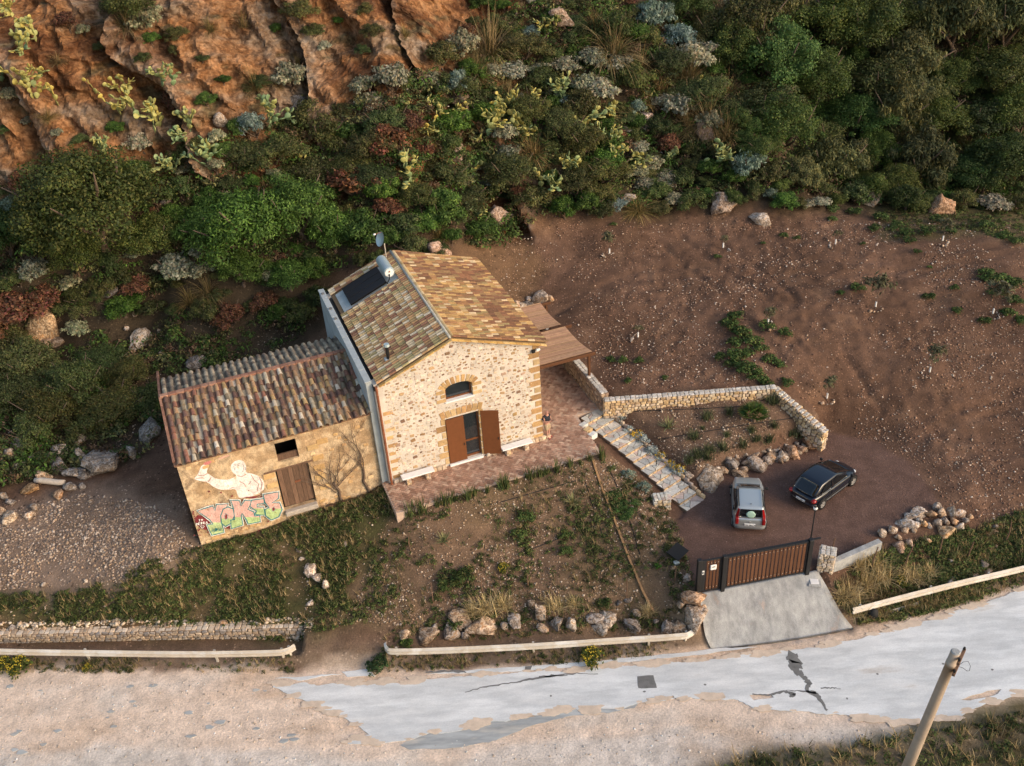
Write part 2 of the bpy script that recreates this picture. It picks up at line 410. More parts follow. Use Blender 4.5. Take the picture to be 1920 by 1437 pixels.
SY = np.concatenate([np.arange(-40, 18, 4), np.arange(18, 28, .3), np.arange(28, 54, .17), np.arange(54, 60, .22), np.arange(60, 71, .10), np.arange(71, 78, .24), np.arange(78, 100, .7), np.arange(100, 240, 8)])
GX, GY = np.meshgrid(SX, SY); gx = GX.ravel(); gy = GY.ravel()
gz = tps(gx, gy)
far = sstep(95, 130, gy) + sstep(45, 90, np.abs(gx)); gz = np.clip(gz, -4, 60)
dr = sdf(gx, gy, ROADP); dp = sdf(gx, gy, PARK); dt = sdf(gx, gy, TERR); do = sdf(gx, gy, OLDH)
calm = np.minimum(sstep(0, 1.2, dr), sstep(0, .8, dp))
hill = sstep(54, 60, gy) * (1 - sstep(5, 16, gx) * (1 - sstep(60, 66, gy)))
lumps = fbm(gx, gy, 2.2, 4, 3) * .22 + fbm(gx, gy, .5, 2, 8) * .07
gz = gz + lumps * calm + hill * (fbm(gx, gy, 7, 4, 5) * 2.0)
# clods and wheel ruts on the field
gz = gz + sstep(5, 9, gx) * sstep(.6, 2, dp) * sstep(1.2, 2.5, dr) * (1 - hill) * fbm(gx, gy, .42, 2, 15) * .28
def plined(pts):
    d = np.full(len(gx), 1e9)
    for a, b in zip(pts, pts[1:]):
        e = b - a; t = np.clip(((gx - a[0]) * e[0] + (gy - a[1]) * e[1]) / (e @ e), 0, 1); d = np.minimum(d, np.hypot(gx - a[0] - t * e[0], gy - a[1] - t * e[1]))
    return d
RUT = np.zeros(len(gx))
for path in (((1560, 800, .7), (1500, 700, 2.2), (1430, 610, 3.3), (1340, 520, 4.2), (1260, 450, 4.9)), ((1920, 740, 1.3), (1760, 800, .7), (1680, 870, .2), (1640, 940, 0)), ((1440, 700, 2.6), (1490, 620, 3.2), (1600, 540, 3.9), (1800, 480, 4.6), (1930, 470, 4.8)), ((1060, 560, 4), (1200, 510, 4.4), (1400, 500, 4.5), (1700, 500, 4.4), (1930, 520, 4)), ((1640, 780, 1), (1560, 660, 2.8), (1440, 540, 4), (1300, 440, 5))):
    pc = [P(*q)[:2] for q in path]
    for off_ in (-.8, .8):
        pp_ = [p + np.array([off_ * .75, off_ * .65]) for p in pc]; RUT = np.maximum(RUT, 1 - sstep(.10, .34, plined(pp_)))
RUT *= np.clip(.5 + fbm(gx, gy, 1.5, 2, 19) * 2.5, 0, 1) * sstep(.3, 1.0, dp); gz = gz - RUT * .15
# tractor furrows on the field
fm = sstep(8, 12, gx) * sstep(38, 42, gy) * (1 - sstep(58, 62, gy)) * sstep(.5, 3, dp)
gz = gz + fm * .05 * np.sin((gx * .55 + gy * .83) * 2.2 + fbm(gx, gy, 6, 2, 4) * 9)
dbed = sdf(gx, gy, [P(u, v, 1.2) for u, v in ((1150, 770), (1460, 730), (1550, 815), (1470, 850), (1300, 900), (1230, 850))])
bw_ = np.where((dbed < .6), .55, 2.0); gz = np.where(dp < bw_, gz * sstep(0, bw_, dp), gz)
gz = np.where(dr < 1.0, -1.6 + (gz + 1.6) * sstep(0, 1.0, dr), gz)
gz = np.where(dr < 0, -1.6 + fbm(gx, gy, 3, 3, 11) * .03, gz)
gz = np.where((dt < .12), np.minimum(gz, 1.68), gz)
gz = np.where((dt > .12) & (dt < .9) & (gx > -7) & (gy < 45), np.minimum(gz, 1.74), gz)
gz = np.where(do < .1, np.minimum(gz, 2.4 - 1.4 * (do > -.6)), gz)
# ground kept below the stairs and the drive ramp
ST0, ST1 = np.array([4.25, 44.6]), np.array([8.98, 38.25]); sdv = (ST1 - ST0) / np.linalg.norm(ST1 - ST0); sle = np.linalg.norm(ST1 - ST0)
sa = (gx - ST0[0]) * sdv[0] + (gy - ST0[1]) * sdv[1]; sb = np.abs((gx - ST0[0]) * sdv[1] - (gy - ST0[1]) * sdv[0]); szl = 1.8 * (1 - np.clip(sa / sle, 0, 1))
wst = (1 - sstep(.8, 1.7, sb)) * (sa > -.6) * (sa < sle + .3) * (dp > .05)
gz = np.where(wst > 0, gz * (1 - wst) + np.minimum(gz, szl - .22) * wst, gz)
gz = np.where((sb > .7) & (sb < 1.7) & (sa > .6) & (sa < sle - .2) , np.maximum(gz, szl - .28), gz)
RAMP = [(1306, 1113, -.1), (1316, 1150, -.6), (1322, 1190, -1.2), (1334, 1217, -1.57), (1420, 1207, -1.57), (1510, 1195, -1.57), (1600, 1178, -1.57), (1575, 1145, -1.1), (1552, 1103, -.45), (1532, 1069, -.1)]
RW = [P(*q) for q in RAMP]; dra = sdf(gx, gy, RW)
rt = np.clip((gy - 30.3 - (gx - 8.2) * .1) / (32.4 - 30.3), 0, 1)
gz = np.where(dra < .12, np.minimum(gz, -1.62 + 1.38 * rt - .06), gz)
# dry-stone retaining wall cut behind the left guard rail
lw0, lw1 = P(-200, 1202, -1.6), P(585, 1192, -1.6)
dlw = (gy - (lw0[1] + (lw1[1] - lw0[1]) * np.clip((gx - lw0[0]) / (lw1[0] - lw0[0]), 0, 1)))
inx = (gx < lw1[0] - .35)
gz = np.where(inx & (dlw > -1.3) & (dlw <= .15) & (gz > -1.6), -1.62, gz)
gz = np.where(inx & (dlw > .15) & (dlw < .9), np.maximum(gz, -1.12), gz)
V = np.stack([gx, gy, gz], -1)
# rock face on the upper left: strata displaced out of the slope
cliff = sstep(59.2, 60.8, gy + fbm(gx, gy, 3, 2, 21) * 1.5) * (1 - sstep(-1, 5, gx)) * (1 - sstep(80, 90, gy))
cliff *= 1 - .0 * gx
idx = np.where(cliff > .02)[0]
nx, ny, nz = -.0, -.80, .60; EDGE = np.zeros(len(V))
for i in idx:
    x, y, z = V[i]
    t = (x + .62 * z + noise.noise((x * .13, y * .13, z * .13)) * 3.2) / 8.5 + .35
    saw = 1 - (t % 1.0); saw = saw if saw < .93 else (1 - saw) * 13
    t2 = (x * .8 + .9 * z + noise.noise((x * .3, y * .3, z * .3)) * 1.6) / 2.3; saw2 = 1 - (t2 % 1.0); saw2 = saw2 if saw2 < .9 else (1 - saw2) * 9
    r = noise.hetero_terrain((x * .45, y * .45, z * .55), .7, 2.2, 6, .5)
    c1 = noise.voronoi((x * .62 + .3 * z, y * .5, z * .5))[0]; c2 = noise.voronoi((x * 1.6, y * 1.4, z * 1.5))[0]
    fold = abs(noise.noise((x * .42 + z * .22, y * .2, z * .10 + 4))) * 2; fold2 = abs(noise.noise((x * 1.25 + z * .5, y * .5, z * .3 + 9))) * 2
    tb = noise.noise((x * 1.3, y * 1.3, z * 1.3)); fb = noise.fractal((x * 2.4, y * 2.4, z * 2.8), .8, 2.1, 4)
    d = cliff[i] * (saw * 2.7 - 1.0 - fold * 1.5 - fold2 * .6 + saw2 * .45 + r * .16 + (c1[1] - c1[0]) * .55 + (c2[1] - c2[0]) * .28 + tb * .16 + fb * .14 - .5)
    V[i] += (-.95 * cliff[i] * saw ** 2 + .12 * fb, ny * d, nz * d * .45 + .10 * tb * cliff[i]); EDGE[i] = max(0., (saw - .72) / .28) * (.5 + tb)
ncol = len(SX); nrow = len(SY)
ii = np.arange(nrow - 1)[:, None] * ncol + np.arange(ncol - 1)[None]
Fq = np.stack([ii, ii + 1, ii + 1 + ncol, ii + ncol], -1).reshape(-1, 4)
BV = BVHTree.FromPolygons([Vector(p) for p in V], [tuple(f) for f in Fq.tolist()])
def G(u, v):
    """pixel -> point on the terrain"""
    h = BV.ray_cast(Vector(CC), Vector(pray(u, v)).normalized())
    return np.array(h[0]) if h[0] is not None else P(u, v, 0)
def gzat(x, y):
    h = BV.ray_cast(Vector((x, y, 90)), Vector((0, 0, -1)))
    return h[0].z if h[0] is not None else 0.0
def gn(x, y):
    h = BV.ray_cast(Vector((x, y, 90)), Vector((0, 0, -1)))
    return h[1] if h[0] is not None else Vector((0, 0, 1))
def pix(p):
    d = np.asarray(p, float) - CC; k = d @ _F
    return 960 + FPX * (d @ CR) / k, 718.5 - FPX * (d @ CU) / k
def zone(*uv): return np.array([G(u, v) for u, v in uv])
ZN = {}
ZN['grass'] = zone((-60, 1120), (150, 1110), (290, 1050), (360, 1030), (380, 1022), (720, 918), (745, 970), (740, 1010), (690, 1060), (640, 1110), (700, 1160), (600, 1185), (200, 1165), (-60, 1170))
ZN['gravel'] = zone((-60, 975), (60, 950), (150, 925), (230, 935), (290, 950), (335, 985), (365, 1025), (330, 1050), (250, 1085), (100, 1100), (-60, 1110))
ZN['garden'] = zone((745, 968), (1130, 855), (1180, 880), (1270, 985), (1290, 1050), (1300, 1120), (1280, 1165), (760, 1175), (660, 1165), (680, 1080), (745, 1010))
ZN['bed'] = zone((1135, 755), (1450, 735), (1545, 815), (1500, 830), (1400, 860), (1310, 895), (1250, 860), (1180, 800))
ZN['hill'] = zone((-300, 700), (0, 690), (300, 650), (560, 640), (610, 600), (640, 500), (900, 480), (960, 410), (1150, 400), (1300, 390), (1500, 395), (1920, 400), (2300, 410)) .tolist() + [[90, 120, 0], [-90, 120, 0], [-90, 50, 0]]
ZN['bank'] = zone((860, 470), (960, 440), (1010, 480), (1000, 560), (960, 600), (900, 560))
ZN['scrub'] = zone((-60, 640), (320, 610), (600, 600), (560, 640), (320, 720), (310, 800), (260, 860), (150, 880), (-60, 930))
ZN['righttop'] = zone((1640, 380), (1940, 370), (1940, 460), (1800, 440), (1660, 450))
ZN['verge'] = [P(u, v, -1.6) for u, v in ((1280, 1445), (1420, 1415), (1560, 1400), (1700, 1375), (1800, 1360), (1920, 1335), (2300, 1340), (2300, 1700), (1000, 1750))]
def base_cols():
    c = np.empty((len(gx), 3)); jx = gx + fbm(gx, gy, 1.6, 3, 31) * 1.6; jy = gy + fbm(gx, gy, 1.6, 3, 37) * 1.6
    soil = np.array([.124, .070, .046]); c[:] = soil
    n1 = fbm(gx, gy, 5, 4, 41); n2 = fbm(gx, gy, 1.2, 3, 47)
    c *= (1 + n1 * .9)[:, None]
    c += np.clip(n2 - .08, 0, 1)[:, None] * np.array([.16, .10, .06])
    def mix(w, col): c[:] = c * (1 - w)[:, None] + np.array(col)[None] * w[:, None]
    def zn(k, e=.8): return 1 - sstep(-e * .4, e, sdf(jx, jy, ZN[k]))
    mix(zn('hill', 1.5) * .92, (.048, .036, .022))
    mix(zn('scrub') * .9, (.058, .042, .027)); mix(zn('righttop') * .6, (.075, .07, .03))
    mix(zn('grass', 1.2) * (.75 + n2 * 1.2).clip(0, 1), (.075, .068, .028))
    mix(zn('gravel', 1.6) * .9, (.225, .160, .120)); mix(zn('gravel', 1.0) * np.clip(n1 * 4 + .2, 0, .8), (.15, .10, .07))
    mix(zn('garden', .6) * .85, (.165, .105, .066)); mix(zn('garden', .4) * np.clip(n1 * 3, 0, .8), (.12, .085, .045))
    mix(zn('bed', .3) * .9, (.14, .088, .06)); mix(zn('bank') * .9, (.135, .080, .046))
    mix(1 - sstep(-.05, .35, sdf(gx + fbm(gx, gy, .8, 2, 3) * .3, gy, PARK)), (.135, .080, .062))
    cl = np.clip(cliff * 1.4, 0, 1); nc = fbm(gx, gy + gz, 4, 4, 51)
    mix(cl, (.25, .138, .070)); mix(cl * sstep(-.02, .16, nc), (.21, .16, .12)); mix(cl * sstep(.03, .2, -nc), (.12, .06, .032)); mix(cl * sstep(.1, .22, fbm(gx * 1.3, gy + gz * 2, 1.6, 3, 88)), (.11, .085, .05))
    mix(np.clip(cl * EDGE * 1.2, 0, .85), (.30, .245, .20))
    # road dirt
    w = 1 - sstep(-.1, .5, sdf(jx, jy, ROADP)); mix(w, (.68, .53, .42))
    grey = sstep(0, .5, sdf(gx, gy + fbm(gx, gy, 5, 3, 61) * 3, [P(u, v, -1.6) for u, v in ((-500, 1180), (560, 1200), (2300, 900), (2300, 1330), (1400, 1345), (900, 1415), (200, 1405), (-500, 1440))]))
    mix(w * grey * .8, (.60, .53, .47)); mix(w * np.clip(fbm(gx, gy * 3, 4, 4, 67) * 2.4, 0, .6), (.56, .38, .25))
    mix(w * np.clip(fbm(gx, gy * 2, 3, 4, 71) * 2.4 - .1, 0, .6), (.60, .54, .48))
    mix((1 - sstep(-.2, .9, sdf(jx, jy, ZN['verge']))) * .9, (.10, .085, .04))
    # strip between road and rails
    st = (1 - sstep(0, 2.2, dr)) * sstep(-.1, .5, dr); mix(st * .75, (.235, .17, .115))
    global CHIP
    CHIP = (1 - w) * (1 - .8 * (1 - sstep(-.05, .35, sdf(gx, gy, PARK)))) * (1 - .5 * cl)
    return c
CB = base_cols()
FC = CB[Fq].mean(1)
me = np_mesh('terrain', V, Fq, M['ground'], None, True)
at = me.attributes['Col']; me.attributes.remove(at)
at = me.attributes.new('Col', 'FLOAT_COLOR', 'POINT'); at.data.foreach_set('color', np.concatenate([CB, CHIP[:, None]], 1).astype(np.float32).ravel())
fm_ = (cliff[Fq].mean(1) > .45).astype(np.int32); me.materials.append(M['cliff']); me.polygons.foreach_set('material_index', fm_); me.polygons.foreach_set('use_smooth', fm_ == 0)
terrain = link(bpy.data.objects.new('terrain', me)); tag(terrain, 'brown stony hillside soil rising from the road to the orange cliff', None, kind='structure')
# ------------------------------------------------------------------ pieces: shared-mesh parts, the rest joined
class Proto:
    def __init__(s, name, V, F, material, smooth=False):
        s.V = np.asarray(V, float); s.F = F
        me = bpy.data.meshes.new(name); me.from_pydata([tuple(p) for p in s.V], [], F); setcol(me, None); me.materials.append(material)
        if smooth: me.polygons.foreach_set('use_smooth', [True] * len(me.polygons))
        me.update(); s.me = me; s.smooth = smooth; s.mat = material
class Pieces:
    def __init__(s, name, restname): s.name, s.rest, s.items = name, restname, []
    def add(s, proto, M4, col, pr=0): s.items.append((pr, proto, M4, col))
    def emit(s, parent, limit=300):
        its = sorted(s.items, key=lambda t: -t[0])
        for pr, pt, m, c in its[:limit]:
            o = bpy.data.objects.new(s.name, pt.me); o.color = (*c, 1); link(o, parent); o.matrix_basis = m
        if len(its) > limit:
            mb = MB()
            for pr, pt, m, c in its[limit:]:
                A = np.array(m); vs = pt.V @ A[:3, :3].T + A[:3, 3]; mb.add(vs, pt.F, c)
            o = mb.build(s.rest, its[0][1].mat, parent, its[0][1].smooth); o['kind'] = 'stuff'
def basis(o, x, y, z, sx=1, sy=1, sz=1):
    x = Vector(x) * sx; y = Vector(y) * sy; z = Vector(z) * sz
    return Matrix(((x[0], y[0], z[0], o[0]), (x[1], y[1], z[1], o[1]), (x[2], y[2], z[2], o[2]), (0, 0, 0, 1)))
def ico(sub):
    bm = bmesh.new(); bmesh.ops.create_icosphere(bm, subdivisions=sub, radius=1)
    V = [tuple(v.co) for v in bm.verts]; F = [tuple(v.index for v in f.verts) for f in bm.faces]; bm.free(); return np.array(V), F
def rough_stone(seed):
    """rubble stone: chamfered, uneven block about 1 x 1 x 1 (44 triangles)"""
    r = random.Random(seed); bm = bmesh.new(); pts = []
    for sx in (-1, 1):
        for sy in (-1, 1):
            for sz in (-1, 1):
                c = Vector((sx * r.uniform(.36, .5), sy * r.uniform(.36, .5), sz * r.uniform(.36, .5)))
                k = r.uniform(.10, .2)
                for a in range(3):
                    p = c.copy()
                    for b in range(3):
                        if b != a: p[b] *= 1 - k * 1.5
                    pts.append(p)
    bv = [bm.verts.new(p) for p in pts]; res = bmesh.ops.convex_hull(bm, input=bv)
    bmesh.ops.delete(bm, geom=[e for e in res['geom_interior'] if isinstance(e, bmesh.types.BMVert)], context='VERTS')
    bm.verts.index_update(); V = [tuple(v.co) for v in bm.verts]; F = [tuple(v.index for v in f.verts) for f in bm.faces]; bm.free()
    return V, F
STONES = [Proto('stone_%d' % i, *rough_stone(i), M['stone']) for i in range(8)]
def block_proto(name, material, r=.06):
    mb = MB().bbox((-.5, -.5, -.5), (.5, .5, .5), r); return Proto(name, mb.v, mb.f, material)
BLOCK = block_proto('dressed_stone', M['stone'], .05)
BRICKP = block_proto('paving_brick', M['brick'], .04)
def pick(pal):
    c = random.choice(pal); k = random.uniform(.8, 1.2); return tuple(min(1, q * k) for q in c)
PAL_WALL = [(.60, .40, .22), (.50, .30, .15), (.68, .50, .32), (.40, .25, .15), (.62, .42, .30), (.55, .36, .16), (.30, .18, .12), (.66, .52, .40)]
PAL_RUBBLE = [(.52, .40, .29), (.58, .46, .34), (.44, .31, .21), (.60, .50, .40), (.50, .34, .20), (.38, .30, .25), (.60, .42, .24)]
PAL_QUOIN = [(.46, .29, .13), (.50, .33, .16), (.40, .24, .11), (.52, .37, .2)]

# ------------------------------------------------------------------ main stone house
ZT = 1.8
house = empty('stone_house', HO, HANG, 'two storey stone house with ochre tiled gable roof and brown shutters', 'house')
HW, HE, HRG, HD = 8.42, 6.05, 7.62, 10.25          # width, eave, ridge, depth
RX = 3.85                                            # ridge position along the front
# openings in the front wall
DO = (3.1, 4.92, .12, 2.98); WO = (3.28, 4.72, 4.02, 4.74, .27)
arch = [(WO[0], WO[2]), (WO[1], WO[2])] + [(WO[0] + (WO[1] - WO[0]) * (.5 + .5 * math.cos(t)), WO[3] + WO[4] * math.sin(t)) for t in [math.pi * k / 10 for k in range(11)]]
mb = MB()
outer = [(-.22, -.9), (HW, -.9), (HW, HE), (RX, HRG), (-.22, HE + .05)]
mb.prism(outer, [[(DO[0], DO[2]), (DO[1], DO[2]), (DO[1], DO[3]), (DO[0], DO[3])], arch], (0, 0, 0), (1, 0, 0), (0, 0, 1), (0, 1, 0), 0, .5)
mb.build('front_wall', M['mortar'], house)
mb = MB(); mb.box((HW - .5, .502, -1.2), (HW - .003, HD - .5, HE)); mb.build('side_wall', M['mortar'], house)
mb = MB(); mb.prism([(-.2, -1), (HW, -1), (HW, HE), (RX, HRG), (-.2, HE)], [], (0, HD - .5, 0), (1, 0, 0), (0, 0, 1), (0, 1, 0), 0, .48); mb.build('rear_wall', M['mortar'], house)
# left cement wall with stepped flat coping
mb = MB(); mb.box((-.53, .22, -1.4), (-.235, HD + .45, HE + .12)); cw = mb.build('cement_wall', M['cement'], house)
mb = MB()
for i in range(9):
    y0 = .2 + i * (HD + .22) / 9; mb.bbox((-.58, y0 + .012, HE + .121), (-.255, y0 + (HD + .22) / 9 - .012, HE + .20), .015)
mb.build('coping', M['cement'], cw)
for yy in (HD - .3, HD - 2.2, HD - 3.4):
    MB().box((-.50, yy, HE + .201), (-.36, yy + .16, HE + .26)).build('vent_block', M['patch'], cw)
mb = MB(); mb.box((-.234, -.01, HE - .3), (-.06, HD + .4, HE - .02)); mb.build('gutter', M['metal'], house)
# the rooms behind the openings
mb = MB(); mb.box((.1, 1.5, -.1), (HW - .6, 1.6, 5.9)); mb.build('inner_wall', M['dark'], house)
# roof planes
SLL = math.hypot(RX + .02, HRG - HE); SLR = math.hypot(HW + .38 - RX, (HRG - HE) * (HW + .38 - RX) / (HW - RX))
dl = Vector((-(RX + .02), 0, HE - HRG)).normalized(); drr = Vector((HW - RX, 0, HE - HRG)).normalized()
nl = Vector((dl.z, 0, -dl.x)); nl = nl if nl.z > 0 else -nl; nr = Vector((-drr.z, 0, drr.x)); nr = nr if nr.z > 0 else -nr
rtop = Vector((RX, 0, HRG + .08))
mb = MB()
for d, n, L_ in ((dl, nl, SLL), (drr, nr, SLR)):
    a0 = rtop + Vector((0, -.12, 0)); a1 = rtop + Vector((0, HD + .15, 0)); vs = [a0, a1, a1 + d * L_, a0 + d * L_]; vs = [v - n * .0 for v in vs] + [v - n * .09 for v in vs]
    mb.add(vs, [(0, 1, 2, 3), (7, 6, 5, 4), (0, 3, 7, 4), (3, 2, 6, 7), (2, 1, 5, 6), (1, 0, 4, 5)], (.20, .13, .07))
roof = mb.build('roof', M['tile'], house)
def barrel(seg=5, r0=.085, r1=.105, L_=.44, th=.014):
    V = []; F = []
    for k, (yy, r) in enumerate(((0, r0), (L_, r1))):
        for rr in (r, r - th):
            for i in range(seg + 1):
                t = math.pi * i / seg; V.append((rr * math.cos(t), yy, rr * math.sin(t) * .75))
    n = seg + 1
    for i in range(seg):
        F.append((i, i + 1, 2 * n + i + 1, 2 * n + i)); F.append((n + i + 1, n + i, 3 * n + i, 3 * n + i + 1)); F.append((2 * n + i + 1, 3 * n + i + 1, 3 * n + i, 2 * n + i)[::-1])
    return V, F
TILE = Proto('barrel_tile', *barrel(), M['tile'])
PAN = Proto('pan_tile', [(x, y, -z * .6 + .03) for x, y, z in barrel(4)[0]], [f[::-1] for f in barrel(4)[1]], M['tile'])
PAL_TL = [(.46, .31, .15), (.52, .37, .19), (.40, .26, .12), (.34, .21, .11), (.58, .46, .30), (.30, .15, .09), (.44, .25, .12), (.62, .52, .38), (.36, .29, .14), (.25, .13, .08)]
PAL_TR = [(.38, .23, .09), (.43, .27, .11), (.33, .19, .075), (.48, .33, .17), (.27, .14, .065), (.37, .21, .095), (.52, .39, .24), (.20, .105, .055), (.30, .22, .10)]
tl = Pieces('roof_tile', 'roof_tiles')
NC = 50; pitch = (HD + .25) / NC; exposure = .36
for d, n, L_, pal in ((dl, nl, SLL - .03, PAL_TL), (drr, nr, SLR + .04, PAL_TR)):
    rows = int(L_ / exposure)
    for i in range(NC):
        band = noise.noise((i * .11, 3.7 if pal is PAL_TL else 8.1, 0))
        for j in range(rows):
            yy = -.10 + (i + .5) * pitch; s0 = .06 + (L_ - .06) * j / rows
            if pal is PAL_TL and 7.25 < yy < 9.75 and 0.35 < s0 < 3.95: continue        # solar collector stands here
            dk = noise.noise((i * .09, j * .16, 5 if pal is PAL_TL else 1))
            for kind, pt in (('c', TILE), ('p', PAN)):
                o = rtop + Vector((0, yy + (0 if kind == 'c' else pitch * .5) + random.uniform(-.008, .008), 0)) + d * (s0 + random.uniform(-.015, .015)) + n * (.055 if kind == 'c' else .045)
                c = pick(pal)
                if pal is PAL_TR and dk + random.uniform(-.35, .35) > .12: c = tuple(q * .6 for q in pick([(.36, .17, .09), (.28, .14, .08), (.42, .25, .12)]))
                dd = (d + n * .06).normalized(); dd = (d - n * -.035).normalized(); e = Vector((0, 1, 0)); e = (e + d * random.uniform(-.03, .03)).normalized(); nn = e.cross(dd) if e.cross(dd).z > 0 else dd.cross(e)
                x = e if (e.cross(dd)).dot(nn) > 0 else -e
                tl.add(pt, basis(o, x, dd, nn, .95, (L_ / rows) / .40, 1), c, (10 - yy) + (5 if kind == 'c' else 0) if kind == 'c' else -5 - yy)
tl.emit(roof)
# ridge: mortar bed with ridge tiles
mb = MB(); mb.tube([(RX - .05, -.1, HRG + .13), (RX - .05, HD + .12, HRG + .13)], .075, 8, (.40, .38, .33)); mb.build('ridge_mortar', M['stone'], roof, True)
rg = Pieces('ridge_tile', 'ridge_tiles')
for i in range(27):
    o = Vector((RX + .07, -.1 + i * .38, HRG + .14)); rg.add(TILE, basis(o, (1, 0, 0), (0, 1, 0), (0, 0, 1), 1.1, .98, .9), pick([(.50, .36, .18), (.56, .42, .24), (.44, .3, .14)]))
rg.emit(roof)
# verge course of tiles on the front gable
vg = Pieces('verge_tile', 'verge_tiles')
for d, L_, n in ((dl, SLL, nl), (drr, SLR, nr)):
    k = int(L_ / .34)
    for i in range(k):
        o = rtop + Vector((0, -.17, 0)) + d * (i * L_ / k) - n * .055
        vg.add(BLOCK, basis(o + d * (L_ / k / 2), d, (0, 1, 0), n, L_ / k - .015, .2, .06), pick([(.62, .38, .12), (.56, .32, .1), (.68, .46, .2)]))
vg.emit(roof)
# facade rubble
st = Pieces('facade_stone', 'facade_stones')
quoin = Pieces('quoin', 'quoins')
for i in range(14):
    w_ = .62 if i % 2 == 0 else .36; h = HE / 14
    quoin.add(BLOCK, basis((HW - w_ / 2 + .006, .10, (i + .5) * h), (1, 0, 0), (0, 1, 0), (0, 0, 1), w_, .24, h - .10), pick(PAL_QUOIN), 9)
for i in range(9):
    w_ = .34 if i % 2 else .5; quoin.add(BLOCK, basis((.02 + w_ / 2, .10, .3 + i * .5), (1, 0, 0), (0, 1, 0), (0, 0, 1), w_, .23, .22), tuple(q * 1.15 for q in pick(PAL_QUOIN)), 9)
for i in range(7):
    h = .42
    for sx, ed in ((-1, DO[0]), (1, DO[1])):
        w_ = .52 if (i % 2) else .24
        if DO[2] + (i + .5) * h < DO[3] + .1: quoin.add(BLOCK, basis((ed + sx * (w_ / 2 - .002), .10, DO[2] + (i + .5) * h), (1, 0, 0), (0, 1, 0), (0, 0, 1), w_, .25, h - .06), pick(PAL_QUOIN), 9)
for i in range(8):                                   # flat arch over the door
    t = (i - 3.5) / 8; x = (DO[0] + DO[1]) / 2 + t * 2.3
    quoin.add(BLOCK, basis((x, .10, DO[3] + .27 + .05 * (1 - abs(t) * 2)), Vector((1, 0, -.35 * t * 2)).normalized(), (0, 1, 0), Vector((.35 * t * 2, 0, 1)).normalized(), .26, .26, .42), pick(PAL_QUOIN), 9)
for i in range(9):                                   # window arch voussoirs
    t = math.pi * (.06 + .88 * (i + .5) / 9); cx = (WO[0] + WO[1]) / 2; r = (WO[1] - WO[0]) / 2
    px = cx + math.cos(t) * (r + .19); pz = WO[3] + math.sin(t) * (WO[4] + .22)
    nrm = Vector((math.cos(t) * WO[4] / r * 1.3, 0, math.sin(t))).normalized(); tg = Vector((nrm.z, 0, -nrm.x))
    quoin.add(BLOCK, basis((px, .10, pz), tg, (0, 1, 0), nrm, .19, .26, .40), pick(PAL_QUOIN), 9)
for sx, ed in ((-1, WO[0]), (1, WO[1])):
    for i in range(3):
        w_ = (.5, .26, .5)[i]; quoin.add(BLOCK, basis((ed + sx * (w_ / 2 - .002), .10, WO[2] + .12 + i * .26), (1, 0, 0), (0, 1, 0), (0, 0, 1), w_, .25, .2), pick(PAL_QUOIN), 9)
quoin.emit(house)
placed = []
def blocked(x, z, w_, h):
    if z + h / 2 > (HE + (HRG - HE) * (x / RX if x < RX else (HW - x) / (HW - RX))) - .12: return True
    for x0, x1, z0, z1 in ((DO[0] - .35, DO[1] + .35, -1, DO[3] + .5), (WO[0] - .4, WO[1] + .4, WO[2] - .2, WO[3] + .8), (HW - .45, HW + 1, 0, HE), (-.3, .22, 0, HE)):
        if x0 < x + w_ / 2 and x - w_ / 2 < x1 and z0 < z + h / 2 and z - h / 2 < z1: return True
    return False
tries = 0
while tries < 9000 and len(placed) < 1000:
    tries += 1; big = tries < 2200
    w_ = random.uniform(.13, .30) if big else random.uniform(.07, .15); h = w_ * random.uniform(.45, .8)
    x = random.uniform(.1, HW - .15); z = random.uniform(.1, HRG)
    if blocked(x, z, w_, h): continue
    if any(abs(x - q[0]) < (w_ + q[2]) * .5 + .02 and abs(z - q[1]) < (h + q[3]) * .5 + .02 for q in placed): continue
    placed.append((x, z, w_, h)); a = random.uniform(-.3, .3)
    c = tuple(q * .68 for q in pick(PAL_WALL)) if random.random() < .5 else pick([(.62, .50, .39), (.66, .56, .45), (.56, .43, .31)])
    st.add(random.choice(STONES), basis((x, .012, z), (math.cos(a), 0, math.sin(a)), (0, 1, 0), (-math.sin(a), 0, math.cos(a)), w_, .07 + w_ * .06, h), c, w_ * h)
st.emit(house)
# plinth course at the foot of the wall
pl = Pieces('plinth_stone', 'plinth_stones')
x = .0
while x < HW + .25:
    w_ = random.uniform(.16, .34)
    if not (DO[0] - .05 < x + w_ and x < DO[1] + .05): pl.add(random.choice(STONES), basis((x + w_ / 2, -.06, .09), (1, 0, 0), (0, 1, 0), (0, 0, 1), w_ * 1.08, .26, .26), pick([(.62, .48, .34), (.5, .36, .24), (.66, .56, .45)]))
    x += w_
pl.emit(house)
# window and door joinery
mb = MB(); fr = .09
inner = [(WO[0] + fr + (p[0] - WO[0]) * (1 - 2 * fr / (WO[1] - WO[0])), WO[2] + fr + (p[1] - WO[2]) * .88) for p in arch]
mb.prism(arch, [inner], (0, .22, 0), (1, 0, 0), (0, 0, 1), (0, 1, 0), 0, .07); win = mb.build('window', M['door'], house)
MB().prism(inner, [], (0, .25, 0), (1, 0, 0), (0, 0, 1), (0, 1, 0), 0, .01).build('pane', M['glass'], win)
MB().bbox((WO[0] - .06, -.06, WO[2] - .07), (WO[1] + .06, .215, WO[2] + .012), .01).build('sill', M['marble'], win)
dr_ = MB(); dr_.box((DO[0], .16, DO[3] - .09), (DO[1], .26, DO[3])); dr_.box((DO[0], .16, DO[2]), (DO[0] + .08, .26, DO[3] - .09)); dr_.box((DO[1] - .08, .16, DO[2]), (DO[1], .26, DO[3] - .09))
xm = (DO[0] + DO[1]) / 2
